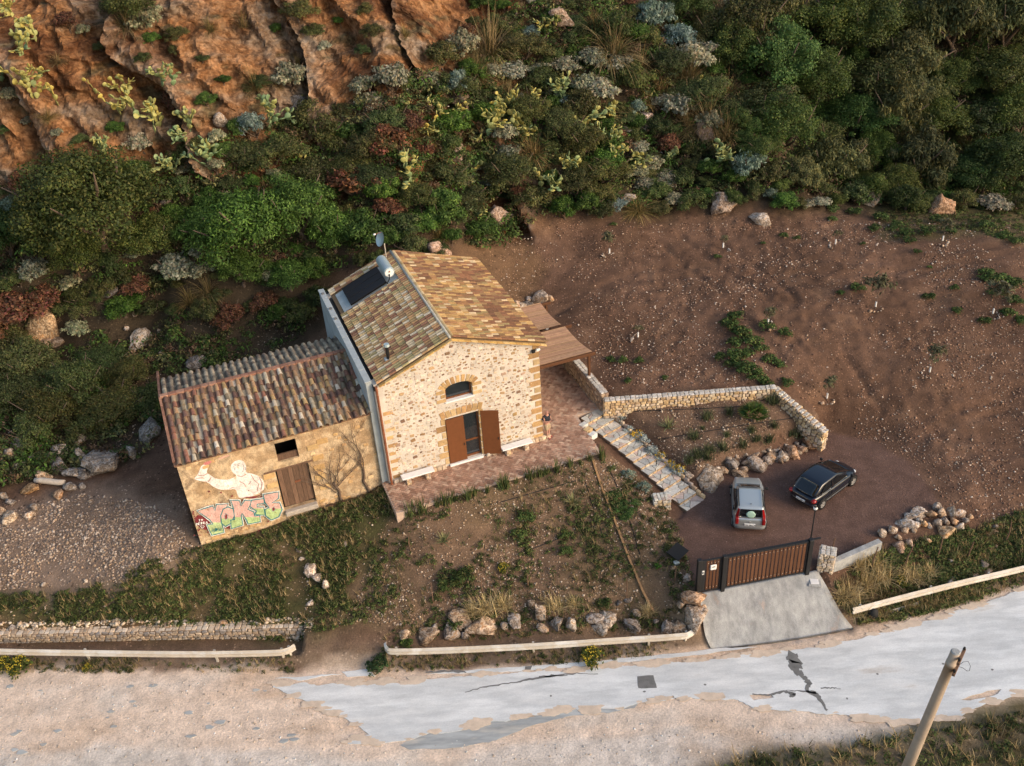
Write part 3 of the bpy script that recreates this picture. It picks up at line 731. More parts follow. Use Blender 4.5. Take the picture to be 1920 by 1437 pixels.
dr_.box((xm, .16, DO[2]), (xm + .09, .26, DO[3] - .09)); dr_.box((xm + .09, .165, DO[2]), (DO[1] - .08, .255, DO[2] + .12)); dr_.box((xm + .09, .165, 1.12), (DO[1] - .08, .255, 1.22))
door = dr_.build('door', M['door'], house)
MB().box((xm + .09, .20, DO[2] + .12), (DO[1] - .08, .21, 1.12)).build('pane', M['glass'], door)
MB().box((xm + .09, .20, 1.22), (DO[1] - .08, .21, DO[3] - .09)).build('pane', M['glass'], door)
MB().box((DO[0] - .02, -.14, DO[2] - .12), (DO[1] + .02, .3, DO[2] - .002)).build('door_step', M['marble'], door)
def shut(hx, width, ang, z0, z1):
    mb = MB(); R = Matrix.Translation((hx, -.015, 0)) @ Matrix.Rotation(ang, 4, 'Z')
    mb.bbox((0, -.045, z0), (width, 0, z1), .008, M=R); o = mb.build('shutter', M['door'], house)
    for zz in (z0 + .18, (z0 + z1) / 2, z1 - .32):
        m2 = MB(); m2.bbox((.06, .0005, zz), (width - .06, .02, zz + .14), .005, M=R); m2.build('batten', M['door'], o)
    m3 = MB(); m3.box((width - .12, -.07, 1.1), (width - .07, -.0455, 1.25), M=R); m3.build('handle', M['metal'], o)
shut(DO[0] + .01, xm - DO[0] + .05, 0.0, DO[2] + .02, DO[3] - .02)
shut(DO[1] + .10, .92, -.42, DO[2] + .02, DO[3] - .02)
# downpipe of short copper lengths
mb = MB()
for i in range(22):
    z0 = -.2 + i * .285; mb.tube([(-.13, -.14, z0), (-.13, -.14, z0 + .27), (-.13, -.14, z0 + .275)], [.062, .062, .075], 8)
mb.build('downpipe', M['copper'], house)
mb = MB(); mb.bbox((HW - .42, -.16, HE - .42), (HW - .24, -.03, HE - .25), .02); lampo = mb.build('security_lamp', M['black'], house)
MB().bbox((HW - .2, -.2, HE - .33), (HW + .02, -.06, HE - .22), .03).build('lamp_arm', M['white'], lampo)
MB().bbox((5.72, -.035, 1.0), (5.84, -.004, 1.14), .008).build('wall_switch', M['white'], house)
# flue pipe
fz = lambda x: HRG + .08 - (HRG - HE) * (RX - x) / RX
mb = MB(); fx, fy = .95, 1.25; mb.tube([(fx, fy, fz(fx) - .1), (fx, fy, fz(fx) + .72)], .085, 10); fl = mb.build('flue_pipe', M['metal'], house)
mb = MB(); mb.tube([(fx, fy, fz(fx) + .80), (fx, fy, fz(fx) + .92)], [.16, .13], 10); mb.tube([(fx, fy, fz(fx) + .7), (fx, fy, fz(fx) + .82)], .03, 5); mb.build('flue_cap', M['tank'], fl)
MB().bbox((fx - .2, fy - .16, fz(fx) - .02), (fx + .2, fy + .16, fz(fx) + .1), .03, (1, 1, 1)).build('flashing', M['cement'], fl)
# ------------------------------------------------------------------ solar heater and dish on the roof
def on_roof(s, y, h): return rtop + dl * s + Vector((0, y, 0)) + nl * h
hm = house.matrix_basis if False else (Matrix.Translation(Vector(HO)) @ Matrix.Rotation(HANG, 4, 'Z'))
def hv(p): return hm @ Vector(p)
heater = empty('solar_water_heater', hv(on_roof(2, 8.5, .1)), HANG, 'solar water heater with dark collector and grey tank on the rear roof', 'solar heater')
off = on_roof(2, 8.5, .1)
def hb(mb, name, mt, parent, smooth=False, shift=off):
    mb.v = [tuple(Vector(p) - shift) for p in mb.v]; return mb.build(name, mt, parent, smooth)
def slab(s0, s1, y0, y1, h0, h1):
    vs = [on_roof(s, y, h) for h in (h0, h1) for s, y in ((s0, y0), (s1, y0), (s1, y1), (s0, y1))]
    return MB().add(vs, [(0, 3, 2, 1), (4, 5, 6, 7), (0, 1, 5, 4), (1, 2, 6, 5), (2, 3, 7, 6), (3, 0, 4, 7)][::1])
hb(slab(.35, 3.95, 7.4, 9.6, .005, .03), 'roof_sheet', M['cement'], heater)
pn = hb(slab(1.15, 3.45, 7.5, 9.5, .10, .19), 'collector', M['solar'], heater)
for yy in (7.5, 8.165, 8.83, 9.47): hb(slab(1.15, 3.45, yy, yy + .025, .19, .205), 'collector_rail', M['metal'], pn)
tk = MB(); c0 = on_roof(.75, 7.55, .52); c1 = on_roof(.75, 9.25, .52)
tk.tube([c0, c0 + (c1 - c0) * .02, c1 - (c1 - c0) * .02, c1], [.27, .30, .30, .27], 18); tko = hb(tk, 'tank', M['tank'], heater, False)
e0 = MB(); e0.tube([c0 - Vector((0, .03, 0)), c0], .24, 16); hb(e0, 'tank_lid', M['white'], tko)
hb(MB().tube([c0 + Vector((0, -.05, .08)), c0 + Vector((.02, -.07, .1))], .045, 8), 'valve', M['copper'], tko)
hb(MB().tube([c0 + Vector((-.02, -.05, -.05)), c0 + Vector((-.1, -.25, -.25)), c0 + Vector((-.25, -.2, -.5)), on_roof(1.15, 7.4, .12)], .03, 6), 'hose', M['black'], heater)
for yy in (7.9, 8.9): hb(MB().tube([on_roof(.75, yy, .0), on_roof(.75, yy, .3)], .025, 6), 'stand', M['steel'], heater)
dish = empty('satellite_dish', hv(on_roof(.45, 9.9, .05)), HANG, 'pale satellite dish on a mast behind the water tank', 'satellite dish')
db = on_roof(.45, 9.9, .05)
hb(MB().tube([db, db + Vector((0, 0, .95))], .03, 6), 'mast', M['steel'], dish, shift=db)
mbd = MB(); dc = db + Vector((-.15, -.02, 1.25)); ax = Vector((-.8, -.25, .35)).normalized(); ux = ax.cross(Vector((0, 0, 1))).normalized(); uy = ux.cross(ax) * -1
vs = []; fs = []
for rr, dp_ in ((0, 0), (.15, .01), (.3, .04), (.42, .085)):
    for k in range(20):
        t = 2 * math.pi * k / 20; vs.append(dc + (ux * math.cos(t) * .88 + uy * math.sin(t)) * rr + ax * dp_)
for i in range(3):
    for k in range(20): fs.append((i * 20 + k, i * 20 + (k + 1) % 20, (i + 1) * 20 + (k + 1) % 20, (i + 1) * 20 + k))
n0 = len(vs); vs2 = [v - ax * .02 for v in vs]; fs += [tuple(q + n0 for q in f[::-1]) for f in fs]
mbd.add(vs + vs2, fs); hb(mbd, 'reflector', M['tank'], dish, True, db)
hb(MB().tube([dc - uy * .4 + ax * .05, dc + ax * .5 - uy * .25], .012, 5), 'feed_arm', M['copper'], dish, shift=db)
hb(MB().tube([dc + ax * .44 - uy * .27, dc + ax * .56 - uy * .22], .045, 8), 'feed_horn', M['white'], dish, shift=db)

# ------------------------------------------------------------------ old small house with graffiti
SB = .45
old = empty('old_farmhouse', hw(-5.3, SB, -.75), HANG, 'low old farmhouse with ochre plaster, graffiti wall and mossy barrel tiles', 'house')
def oo(p): return (p[0] + 5.3, p[1], p[2] + .75)          # from house frame (b measured from SB) to the old house's own
A0, A1 = -9.92, -.44; EZ, RZ, RB = 4.38, 5.42, 4.3; RE = 6.7; ERZ = RZ - (RE - RB) * (RZ - EZ) / RB
ODO = (-5.62, -3.98, -.15, 2.36); OWO = (-5.36, -4.33, 2.84, 3.98)
def oM(mb): mb.v = [oo(p) for p in mb.v]; return mb
mb = MB()
mb.prism([(A0, -1.3), (A1, -1.3), (A1, EZ + .02), (A0, EZ - .04)], [[(ODO[0], ODO[2]), (ODO[1], ODO[2]), (ODO[1], ODO[3]), (ODO[0], ODO[3])], [(OWO[0], OWO[2]), (OWO[1], OWO[2]), (OWO[1], OWO[3]), (OWO[0], OWO[3])]], (0, 0, 0), (1, 0, 0), (0, 0, 1), (0, 1, 0), 0, .45)
oM(mb).build('front_wall', M['plaster'], old)
mb = MB(); mb.prism([(.452, -1.3), (RE, -1.3), (RE, ERZ), (RB, RZ), (.452, EZ + .1)], [], (A0 + .002, 0, 0), (0, 1, 0), (0, 0, 1), (1, 0, 0), 0, .45); oM(mb).build('gable_wall', M['plaster'], old)
oM(MB().box((A0 + .46, RE - .45, -1), (A1, RE - .003, ERZ - .05))).build('rear_wall', M['plaster'], old)
oM(MB().box((A0 + .6, 1.4, -1.2), (A1 - .1, 1.5, EZ - .1))).build('inner_wall', M['dark'], old)
oM(MB().box((A0 + .5, .46, -1.2), (A1 - .1, 1.4, -.3))).build('inner_floor', M['dark'], old)
mb = MB(); fs_ = math.hypot(RB, RZ - EZ)
for sgn, y0 in ((-1, -.16), (1, RE + .15)):
    e0z = EZ - .02 - .16 * (RZ - EZ) / RB if sgn < 0 else ERZ - .06
    vs = [(A0 - .1, RB, RZ + .02), (A1 + .02, RB, RZ + .02), (A1 + .02, y0, e0z + .06), (A0 - .1, y0, e0z + .06)]
    vs = vs + [(p[0], p[1], p[2] - .09) for p in vs]
    mb.add(vs, [(0, 1, 2, 3), (7, 6, 5, 4), (0, 3, 7, 4), (3, 2, 6, 7), (2, 1, 5, 6), (1, 0, 4, 5)], (.16, .09, .06))
oroof = oM(mb).build('roof', M['tile'], old)
PAL_O = [(.30, .19, .12), (.22, .13, .09), (.40, .29, .19), (.54, .46, .36), (.16, .09, .07), (.33, .20, .11), (.26, .12, .08), (.40, .34, .25), (.19, .15, .10), (.40, .26, .12), (.14, .08, .06)]
PAL_OB = [(.26, .21, .15), (.22, .17, .12), (.34, .28, .20), (.16, .12, .09), (.40, .32, .22)]
ot = Pieces('roof_tile', 'roof_tiles'); NCo = 27; po = (A1 - A0 + .02) / NCo
for sgn, L_, pal in ((-1, fs_ + .2, PAL_O), (1, (RE - RB) * 1.03 + .15, PAL_OB)):
    d = Vector((0, sgn * RB, EZ - RZ)).normalized(); n = Vector((0, -d.z * 1, abs(d.y))) if sgn > 0 else Vector((0, d.z, abs(d.y))); n.normalize()
    if abs(n.dot(d)) > 1e-3: n = Vector((0, -n.y, n.z))
    rows = 11 if sgn < 0 else 7
    for i in range(NCo):
        for j in range(rows):
            for kind in ('c', 'p'):
                a = A0 + .02 + (i + .5 + (.5 if kind == 'p' else 0)) * po
                if a > A1 - .08: continue
                o = Vector((a + random.uniform(-.028, .028), RB, RZ + .03)) + d * (.12 + (L_ - .1) * j / rows + random.uniform(-.05, .05)) + n * (.05 if kind == 'c' else .04)
                dd = (d + n * (.05 + random.uniform(-.015, .02))).normalized(); e = (Vector((1, 0, 0)) + d * random.uniform(-.12, .12)).normalized()
                nn = e.cross(dd); x = e
                if nn.z < 0: nn = -nn; x = -e
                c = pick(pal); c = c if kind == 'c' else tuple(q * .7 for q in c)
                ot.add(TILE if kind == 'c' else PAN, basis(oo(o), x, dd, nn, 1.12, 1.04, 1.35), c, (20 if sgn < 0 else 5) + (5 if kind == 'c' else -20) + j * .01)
ot.emit(oroof)
org = Pieces('ridge_brick', 'ridge_bricks')
for i in range(24):
    w_ = (A1 - A0 + .1) / 24; org.add(BLOCK, basis(oo((A0 - .06 + (i + .5) * w_, RB, RZ + .10)), (1, 0, 0), (0, 1, 0), (0, 0, 1), w_ - .015, .26, .13), pick([(.30, .15, .10), (.25, .12, .08), (.35, .19, .13)]))
for i in range(13):
    for sgn in (-1, 1):
        w_ = (RB + .1) / 13; d = Vector((0, sgn * RB, EZ - RZ)).normalized(); o = Vector((A0 - .06, RB, RZ + .06)) + d * ((i + .5) * w_)
        nn = Vector((1, 0, 0)).cross(d); nn = nn if nn.z > 0 else -nn
        org.add(BLOCK, basis(oo(o), (1, 0, 0), d, nn, .12, w_ - .012, .14), pick([(.28, .15, .10), (.24, .12, .08)]))
org.emit(oroof)
# eaves course
mb = MB(); mb.box((A0 - .05, -.09, EZ - .16), (A1, -.002, EZ - .045), (.9, .75, .62)); oM(mb).build('eaves_course', M['plaster'], old)
# plank door, lintel, shelf and window boards
dd_ = oM(MB().box((ODO[0] + .02, .20, ODO[2] + .02), (ODO[1] - .02, .24, ODO[3] - .02))).build('door', M['dark'], old)
x = ODO[0] + .03; k = 0
while x < ODO[1] - .1:
    w_ = random.uniform(.18, .3); w_ = min(w_, ODO[1] - .03 - x); gap = .05 if k == 0 else .012
    c = random.uniform(.75, 1.3); oM(MB().box((x + gap, .16 + random.uniform(0, .02), ODO[2] + .03 + random.uniform(0, .08)), (x + w_, .199, ODO[3] - .03 - random.uniform(0, .05)), (c, c, c))).build('plank', M['oldwood'], dd_); x += w_; k += 1
oM(MB().box((-4.8, .14, 1.25), (-4.5, .158, 1.36))).build('latch', M['copper'], dd_)
oM(MB().bbox((ODO[0] - .55, -.03, ODO[3] + .002), (ODO[1] + .35, .3, ODO[3] + .11), .02)).build('lintel', M['oldwood'], old)
oM(MB().bbox((ODO[0] - .02, -.28, ODO[2] - .28), (ODO[1] + .02, .2, ODO[2] - .002), .05, (.42, .36, .30))).build('threshold', M['stone'], old)
wf = oM(MB().box((OWO[0], .12, OWO[2]), (OWO[1], .2, OWO[2] + .36), (.8, .8, .8))).build('window_board', M['oldwood'], old)
oM(MB().box((OWO[0], .22, OWO[3] - .08), (OWO[1], .3, OWO[3]))).build('window_lintel', M['oldwood'], old)
# exposed stones in the plaster
es = Pieces('wall_stone', 'wall_stones')
for i in range(150):
    x = random.uniform(A0 + .1, A1 - .1); z = random.choice([random.uniform(-.75, -.2), random.uniform(-.5, EZ - .2)])
    if (ODO[0] - .2 < x < ODO[1] + .2 and z < ODO[3] + .15) or (OWO[0] - .15 < x < OWO[1] + .15 and OWO[2] - .1 < z < OWO[3] + .1): continue
    if A0 + .15 < x < -5.6 and -.5 < z < 3.7: continue
    w_ = random.uniform(.12, .34); es.add(random.choice(STONES), basis(oo((x, .0, z)), (1, 0, 0), (0, 1, 0), (0, 0, 1), w_, .08, w_ * .6), pick([(.60, .38, .17), (.52, .33, .16), (.40, .25, .13), (.66, .46, .26)]), w_)
for x, z in ((-3.5, 1.9), (-3.55, 1.3), (-3.4, .6), (-3.45, 2.5), (-5.95, 2.2), (-5.9, 1.6), (-3.6, 3.2), (-3.1, 3.4)):
    es.add(BLOCK, basis(oo((x, .01, z)), (1, 0, 0), (0, 1, 0), (0, 0, 1), .55, .1, .3), pick([(.60, .40, .19), (.54, .34, .15)]), 1)
es.emit(old)
# ---- mural and graffiti: thin paint films on the plaster
PY = [-.0052]
def film(poly, col, parent, name='graffiti_paint', holes=()):
    PY[0] -= .0016; mb = MB(); mb.prism(poly, holes, (0, PY[0], 0), (1, 0, 0), (0, 0, 1), (0, 1, 0), 0, .0014, col)
    return oM(mb).build(name, M['paint'], parent)
def w2(u, v):                                               # picture point -> wall coordinates of the front wall
    d = pray(u, v); o = HO + HB * SB; t = ((o - CC) @ HB) / (d @ HB); p = CC + d * t - HO; return (float(p @ HA), float(p[2]))
def z1(x, y): return w2(330 + x / 6.4, 840 + y / 6.4)
def smooth(poly, n=2):
    for _ in range(n):
        q = []
        for i in range(len(poly)):
            a, b = poly[i], poly[(i + 1) % len(poly)]; q += [(a[0] * .75 + b[0] * .25, a[1] * .75 + b[1] * .25), (a[0] * .25 + b[0] * .75, a[1] * .25 + b[1] * .75)]
        poly = q
    return poly
def line(pts, wd, col, parent, name='paint_line'):
    L1 = []; L2 = []
    for i, p in enumerate(pts):
        a = pts[max(i - 1, 0)]; b = pts[min(i + 1, len(pts) - 1)]; dx, dy = b[0] - a[0], b[1] - a[1]; l = math.hypot(dx, dy) or 1
        L1.append((p[0] - dy / l * wd, p[1] + dx / l * wd)); L2.append((p[0] + dy / l * wd, p[1] - dx / l * wd))
    return film(L1 + L2[::-1], col, parent, name)
WH = (.80, .70, .65)
fig = film(smooth([z1(*p) for p in ((655, 215), (690, 165), (760, 140), (820, 165), (845, 230), (835, 295), (900, 305), (990, 335), (1055, 400), (1062, 470), (1045, 520), (900, 590), (760, 610), (735, 560), (720, 490), (640, 500), (530, 505), (450, 470), (370, 405), (300, 400), (205, 375), (265, 320), (290, 240), (320, 200), (370, 195), (385, 240), (360, 300), (420, 330), (470, 370), (600, 385), (680, 365), (735, 330), (690, 310), (660, 260))]), WH, old, 'mural_figure')
INK = (.42, .27, .24); GR = (.36, .36, .38)
for pts in (((690, 225), (720, 205)), ((735, 215), (760, 205)), ((705, 235), (705, 265), (720, 262)), ((715, 292), (735, 285), (750, 290)), ((800, 190), (815, 230), (800, 290)), ((735, 330), (790, 345), (840, 315)), ((900, 320), (940, 390), (990, 430), (975, 520)), ((760, 400), (820, 430), (840, 470)), ((900, 400), (870, 440)), ((690, 470), (640, 490)), ((690, 200), (722, 190)), ((735, 195), (765, 186)), ((830, 230), (838, 250), (828, 265)), ((420, 350), (390, 405)), ((265, 325), (330, 330), (380, 300)), ((240, 365), (320, 355)), ((1000, 350), (1035, 420), (1020, 500))):
    line([z1(*p) for p in pts], .018, INK if pts[0][1] > 300 else GR, fig, 'sketch_line')
film(smooth([z1(*p) for p in ((310, 185), (370, 160), (430, 150), (420, 175), (385, 200), (330, 200))]), (.55, .20, .19), old, 'paint_smear')
film(smooth([z1(*p) for p in ((480, 135), (600, 85), (660, 80), (560, 125))]), (.62, .36, .28), old, 'paint_smear')
RED = (.20, .035, .04); TEAL = (.05, .20, .21); WHT = (.74, .70, .66); PINK = (.62, .38, .33); GRN = (.40, .52, .24); GR2 = (.46, .44, .13)
gf = film(smooth([z1(*p) for p in ((270, 790), (430, 880), (380, 990), (300, 960), (225, 900), (235, 830))], 1), RED, old)
film([z1(*p) for p in ((890, 580), (1000, 570), (1030, 540), (940, 600), (790, 590))], RED, gf)
film([z1(*p) for p in ((570, 920), (640, 900), (640, 965), (590, 960))], RED, gf)
for i in range(34):
    x, y = random.choice([(random.uniform(215, 400), random.uniform(960, 1060)), (random.uniform(380, 1180), random.uniform(480, 660)), (random.uniform(600, 1150), random.uniform(860, 990)), (random.uniform(200, 250), random.uniform(760, 900))]); r = random.uniform(.02, .055)
    q = z1(x, y)
    if q[0] < ODO[0] - .1: film([(q[0] + r * math.cos(t), q[1] + r * math.sin(t)) for t in [k * math.pi / 3 for k in range(6)]], RED, gf, 'paint_dot')
LET = {
 'Y': ([(250, 740), (370, 700), (440, 680), (465, 740), (480, 665), (625, 655), (560, 790), (550, 900), (575, 1000), (425, 1035), (365, 905), (440, 900), (400, 850)], []),
 'O': ([(530, 800), (560, 720), (620, 690), (690, 720), (700, 800), (660, 890), (590, 930), (540, 890)], [[(590, 850), (610, 830), (615, 790), (595, 770), (580, 800)]]),
 'K': ([(650, 610), (760, 615), (775, 680), (820, 610), (915, 620), (860, 720), (930, 750), (940, 800), (1000, 790), (1010, 870), (860, 900), (840, 850), (790, 770), (780, 800), (800, 910), (660, 955), (650, 850), (700, 840), (680, 700)], []),
 'E': ([(900, 610), (1050, 590), (1055, 650), (970, 660), (970, 690), (1050, 690), (1065, 790), (980, 790), (940, 780), (960, 740), (880, 690)], []),
 'S': ([(1040, 540), (1230, 510), (1225, 590), (1150, 640), (1240, 640), (1270, 720), (1230, 810), (1140, 850), (1070, 800), (1060, 720), (1110, 700), (1060, 640)], [[(1150, 740), (1180, 730), (1175, 690), (1150, 700)]]),
}
def grow(poly, k):
    cx = sum(p[0] for p in poly) / len(poly); cy_ = sum(p[1] for p in poly) / len(poly); out = []
    m = len(poly); ar = sum(poly[i][0] * poly[(i + 1) % m][1] - poly[(i + 1) % m][0] * poly[i][1] for i in range(m)); s = 1 if ar > 0 else -1
    for i in range(m):
        a, b, c = poly[i - 1], poly[i], poly[(i + 1) % m]
        e1 = (b[0] - a[0], b[1] - a[1]); e2 = (c[0] - b[0], c[1] - b[1]); l1 = math.hypot(*e1) or 1; l2 = math.hypot(*e2) or 1
        nx_ = e1[1] / l1 + e2[1] / l2; ny_ = -(e1[0] / l1 + e2[0] / l2); l = math.hypot(nx_, ny_) or 1
        out.append((b[0] + s * nx_ / l * k, b[1] + s * ny_ / l * k))
    return out
for ch, (po_, ho) in LET.items(): film([z1(*p) for p in grow(po_, 15)], WHT, gf, 'letter_halo')
for ch, (po_, ho) in LET.items():
    lt = film([z1(*p) for p in grow(po_, 5)], TEAL, gf, 'letter_outline')
    inn = grow(po_, -9); film([z1(*p) for p in inn], PINK, lt, 'letter_fill')
    # lower part sprayed green
    ys = sorted(p[1] for p in inn); cut = ys[0] + (ys[-1] - ys[0]) * .60
    low = []
    for i in range(len(inn)):
        a, b = inn[i], inn[(i + 1) % len(inn)]
        if a[1] >= cut: low.append(a)
        if (a[1] - cut) * (b[1] - cut) < 0:
            t = (cut - a[1]) / (b[1] - a[1]); low.append((a[0] + (b[0] - a[0]) * t, cut))
    if len(low) > 2: film([z1(*p) for p in low], GRN if ch != 'Y' else (.44, .54, .27), lt, 'letter_fade')
    for h in ho:
        film([z1(*p) for p in grow(h, 7)], TEAL, lt, 'letter_outline'); film([z1(*p) for p in grow(h, 3)], WHT, lt, 'letter_halo'); film([z1(*p) for p in h], RED, lt, 'letter_counter')
def stroke_text(strokes, x0, y0, w_, h, col, name, wd=.016):
    for s in strokes: line([z1(x0 + p[0] * w_, y0 + p[1] * h) for p in s], wd, col, gf, name)
S_ = {'T': [[(0, 0), (1, 0)], [(.5, 0), (.5, 1)]], 'O': [[(.5, 0), (0, .5), (.5, 1), (1, .5), (.5, 0)]], 'D': [[(0, 0), (0, 1), (.9, .7), (.9, .3), (0, 0)]], 'E': [[(1, 0), (0, 0), (0, 1), (1, 1)], [(0, .5), (.8, .5)]],
      'B': [[(0, 0), (0, 1), (.9, .75), (.2, .5), (.8, .25), (0, 0)]], 'R': [[(0, 1), (0, 0), (.9, .25), (.1, .5), (.9, 1)]], 'A': [[(0, 1), (.5, 0), (1, 1)], [(.2, .6), (.8, .6)]], 'W': [[(0, 0), (.25, 1), (.5, .4), (.75, 1), (1, 0)]]}
for i, ch in enumerate('TO'): stroke_text(S_[ch], 268 + i * 30, 838 - i * 5, 20, 24, WHT, 'small_lettering')
for i, ch in enumerate('DEBRA'): stroke_text(S_[ch], 238 + i * 29, 880 - i * 6, 20, 30, WHT, 'small_lettering')
stroke_text([[(.5, 1), (0, .3), (.25, 0), (.5, .25), (.75, 0), (1, .3), (.5, 1)]], 290, 908, 45, 36, WHT, 'small_lettering')
for i, ch in enumerate('ADW'): stroke_text(S_[ch], 425 + i * 42, 945 - i * 6, 32, 42, TEAL, 'small_lettering', .014)

# dry vines on the old wall
def vine(name, label, base, seed, n, hgt, sp):
    o = empty(name, hw(base, SB - .05, -.85), HANG, label, 'dead vine'); r = random.Random(seed)
    trunk = MB(); pts = [Vector((0, 0, 0))]; rad = [.09]
    for i in range(5): pts.append(pts[-1] + Vector((r.uniform(-.12, .12), r.uniform(-.02, .01), hgt * .09))); rad.append(.085 - i * .008)
    trunk.tube(pts, rad, 6); trunk.build('stem', M['bark'], o, True); tip = pts[-1]
    def twig(p, d, L_, rr, lev):
        q = [p]; rs = [rr]; segs = 5
        for i in range(segs):
            d = (d + Vector((r.uniform(-.35, .35), 0, r.uniform(-.2, .3)))).normalized(); np_ = q[-1] + d * L_ / segs; np_.y = -.015 - rr; q.append(np_); rs.append(rr * (1 - .75 * (i + 1) / segs))
            if lev > 0 and r.random() < .75: twig(np_, (d + Vector((r.choice((-1, 1)) * r.uniform(.5, 1), 0, r.uniform(-.1, .5)))).normalized(), L_ * .5, rs[-1] * .8, lev - 1)
        tw.tube(q, [x_ * .7 for x_ in rs], 4)
    for i in range(n):
        tw = MB(); t = (i + .5) / n * 2 - 1; twig(tip - Vector((0, 0, r.uniform(0, hgt * .2))), Vector((t * sp, 0, 1)).normalized(), hgt * r.uniform(.55, .8), .045, 2)
        tw.build('branch', M['bark'], o)
vine('dead_vine', 'bare dry vine fanned over the ochre wall right of the old door', -2.7, 3, 6, 3.6, 1.1)
vine('dead_vine', 'thick dry vine trunk climbing the old wall beside the downpipe', -1.25, 9, 3, 4.2, .5)
# ------------------------------------------------------------------ terrace with herringbone bricks
def poly2(pts): return [(float(p[0]), float(p[1])) for p in pts]
terrace = MB(); terrace.prism(poly2(TERR), [], (0, 0, 0), (1, 0, 0), (0, 1, 0), (0, 0, 1), .2, ZT - .035, (.52, .38, .29)); terrace = terrace.build('terrace', M['brick']); tag(terrace, 'herringbone brick terrace round the stone house', None, kind='structure')
br = Pieces('brick', 'bricks'); bw = .15; ca, sa_ = math.cos(HANG + math.pi / 4), math.sin(HANG + math.pi / 4); cen = hw(5.5, 3)
PAL_B = [(.42, .25, .17), (.48, .30, .21), (.37, .21, .14), (.52, .35, .25), (.44, .27, .19), (.33, .185, .125)]
cells = []
for i in range(-75, 76):
    for j in range(-75, 76):
        k = (i - j) % 4
        if k == 0: cells.append((i + 1, j + .5, 0))
        elif k == 3: cells.append((i + .5, j + 1, 1))
cells = np.array(cells, float); cx_ = cen[0] + (cells[:, 0] * ca - cells[:, 1] * sa_) * bw; cy_ = cen[1] + (cells[:, 0] * sa_ + cells[:, 1] * ca) * bw
ok = sdf(cx_, cy_, poly2(TERR)) < -.10
ok &= sdf(cx_, cy_, poly2([hw(-.1, .1), hw(HW, .1), hw(HW, 10), hw(-.1, 10)])) > .05
for x, y, o_ in zip(cx_[ok], cy_[ok], cells[ok][:, 2]):
    a = HANG + math.pi / 4 + (math.pi / 2 if o_ else 0)
    br.add(BRICKP, basis((x, y, ZT - .02 + random.uniform(-.003, .003)), (math.cos(a), math.sin(a), 0), (-math.sin(a), math.cos(a), 0), (0, 0, 1), bw * 2 - .02, bw - .02, .04), pick(PAL_B), -((np.array((x, y)) - hw(6, -2)[:2]) ** 2).sum())
br.emit(terrace)

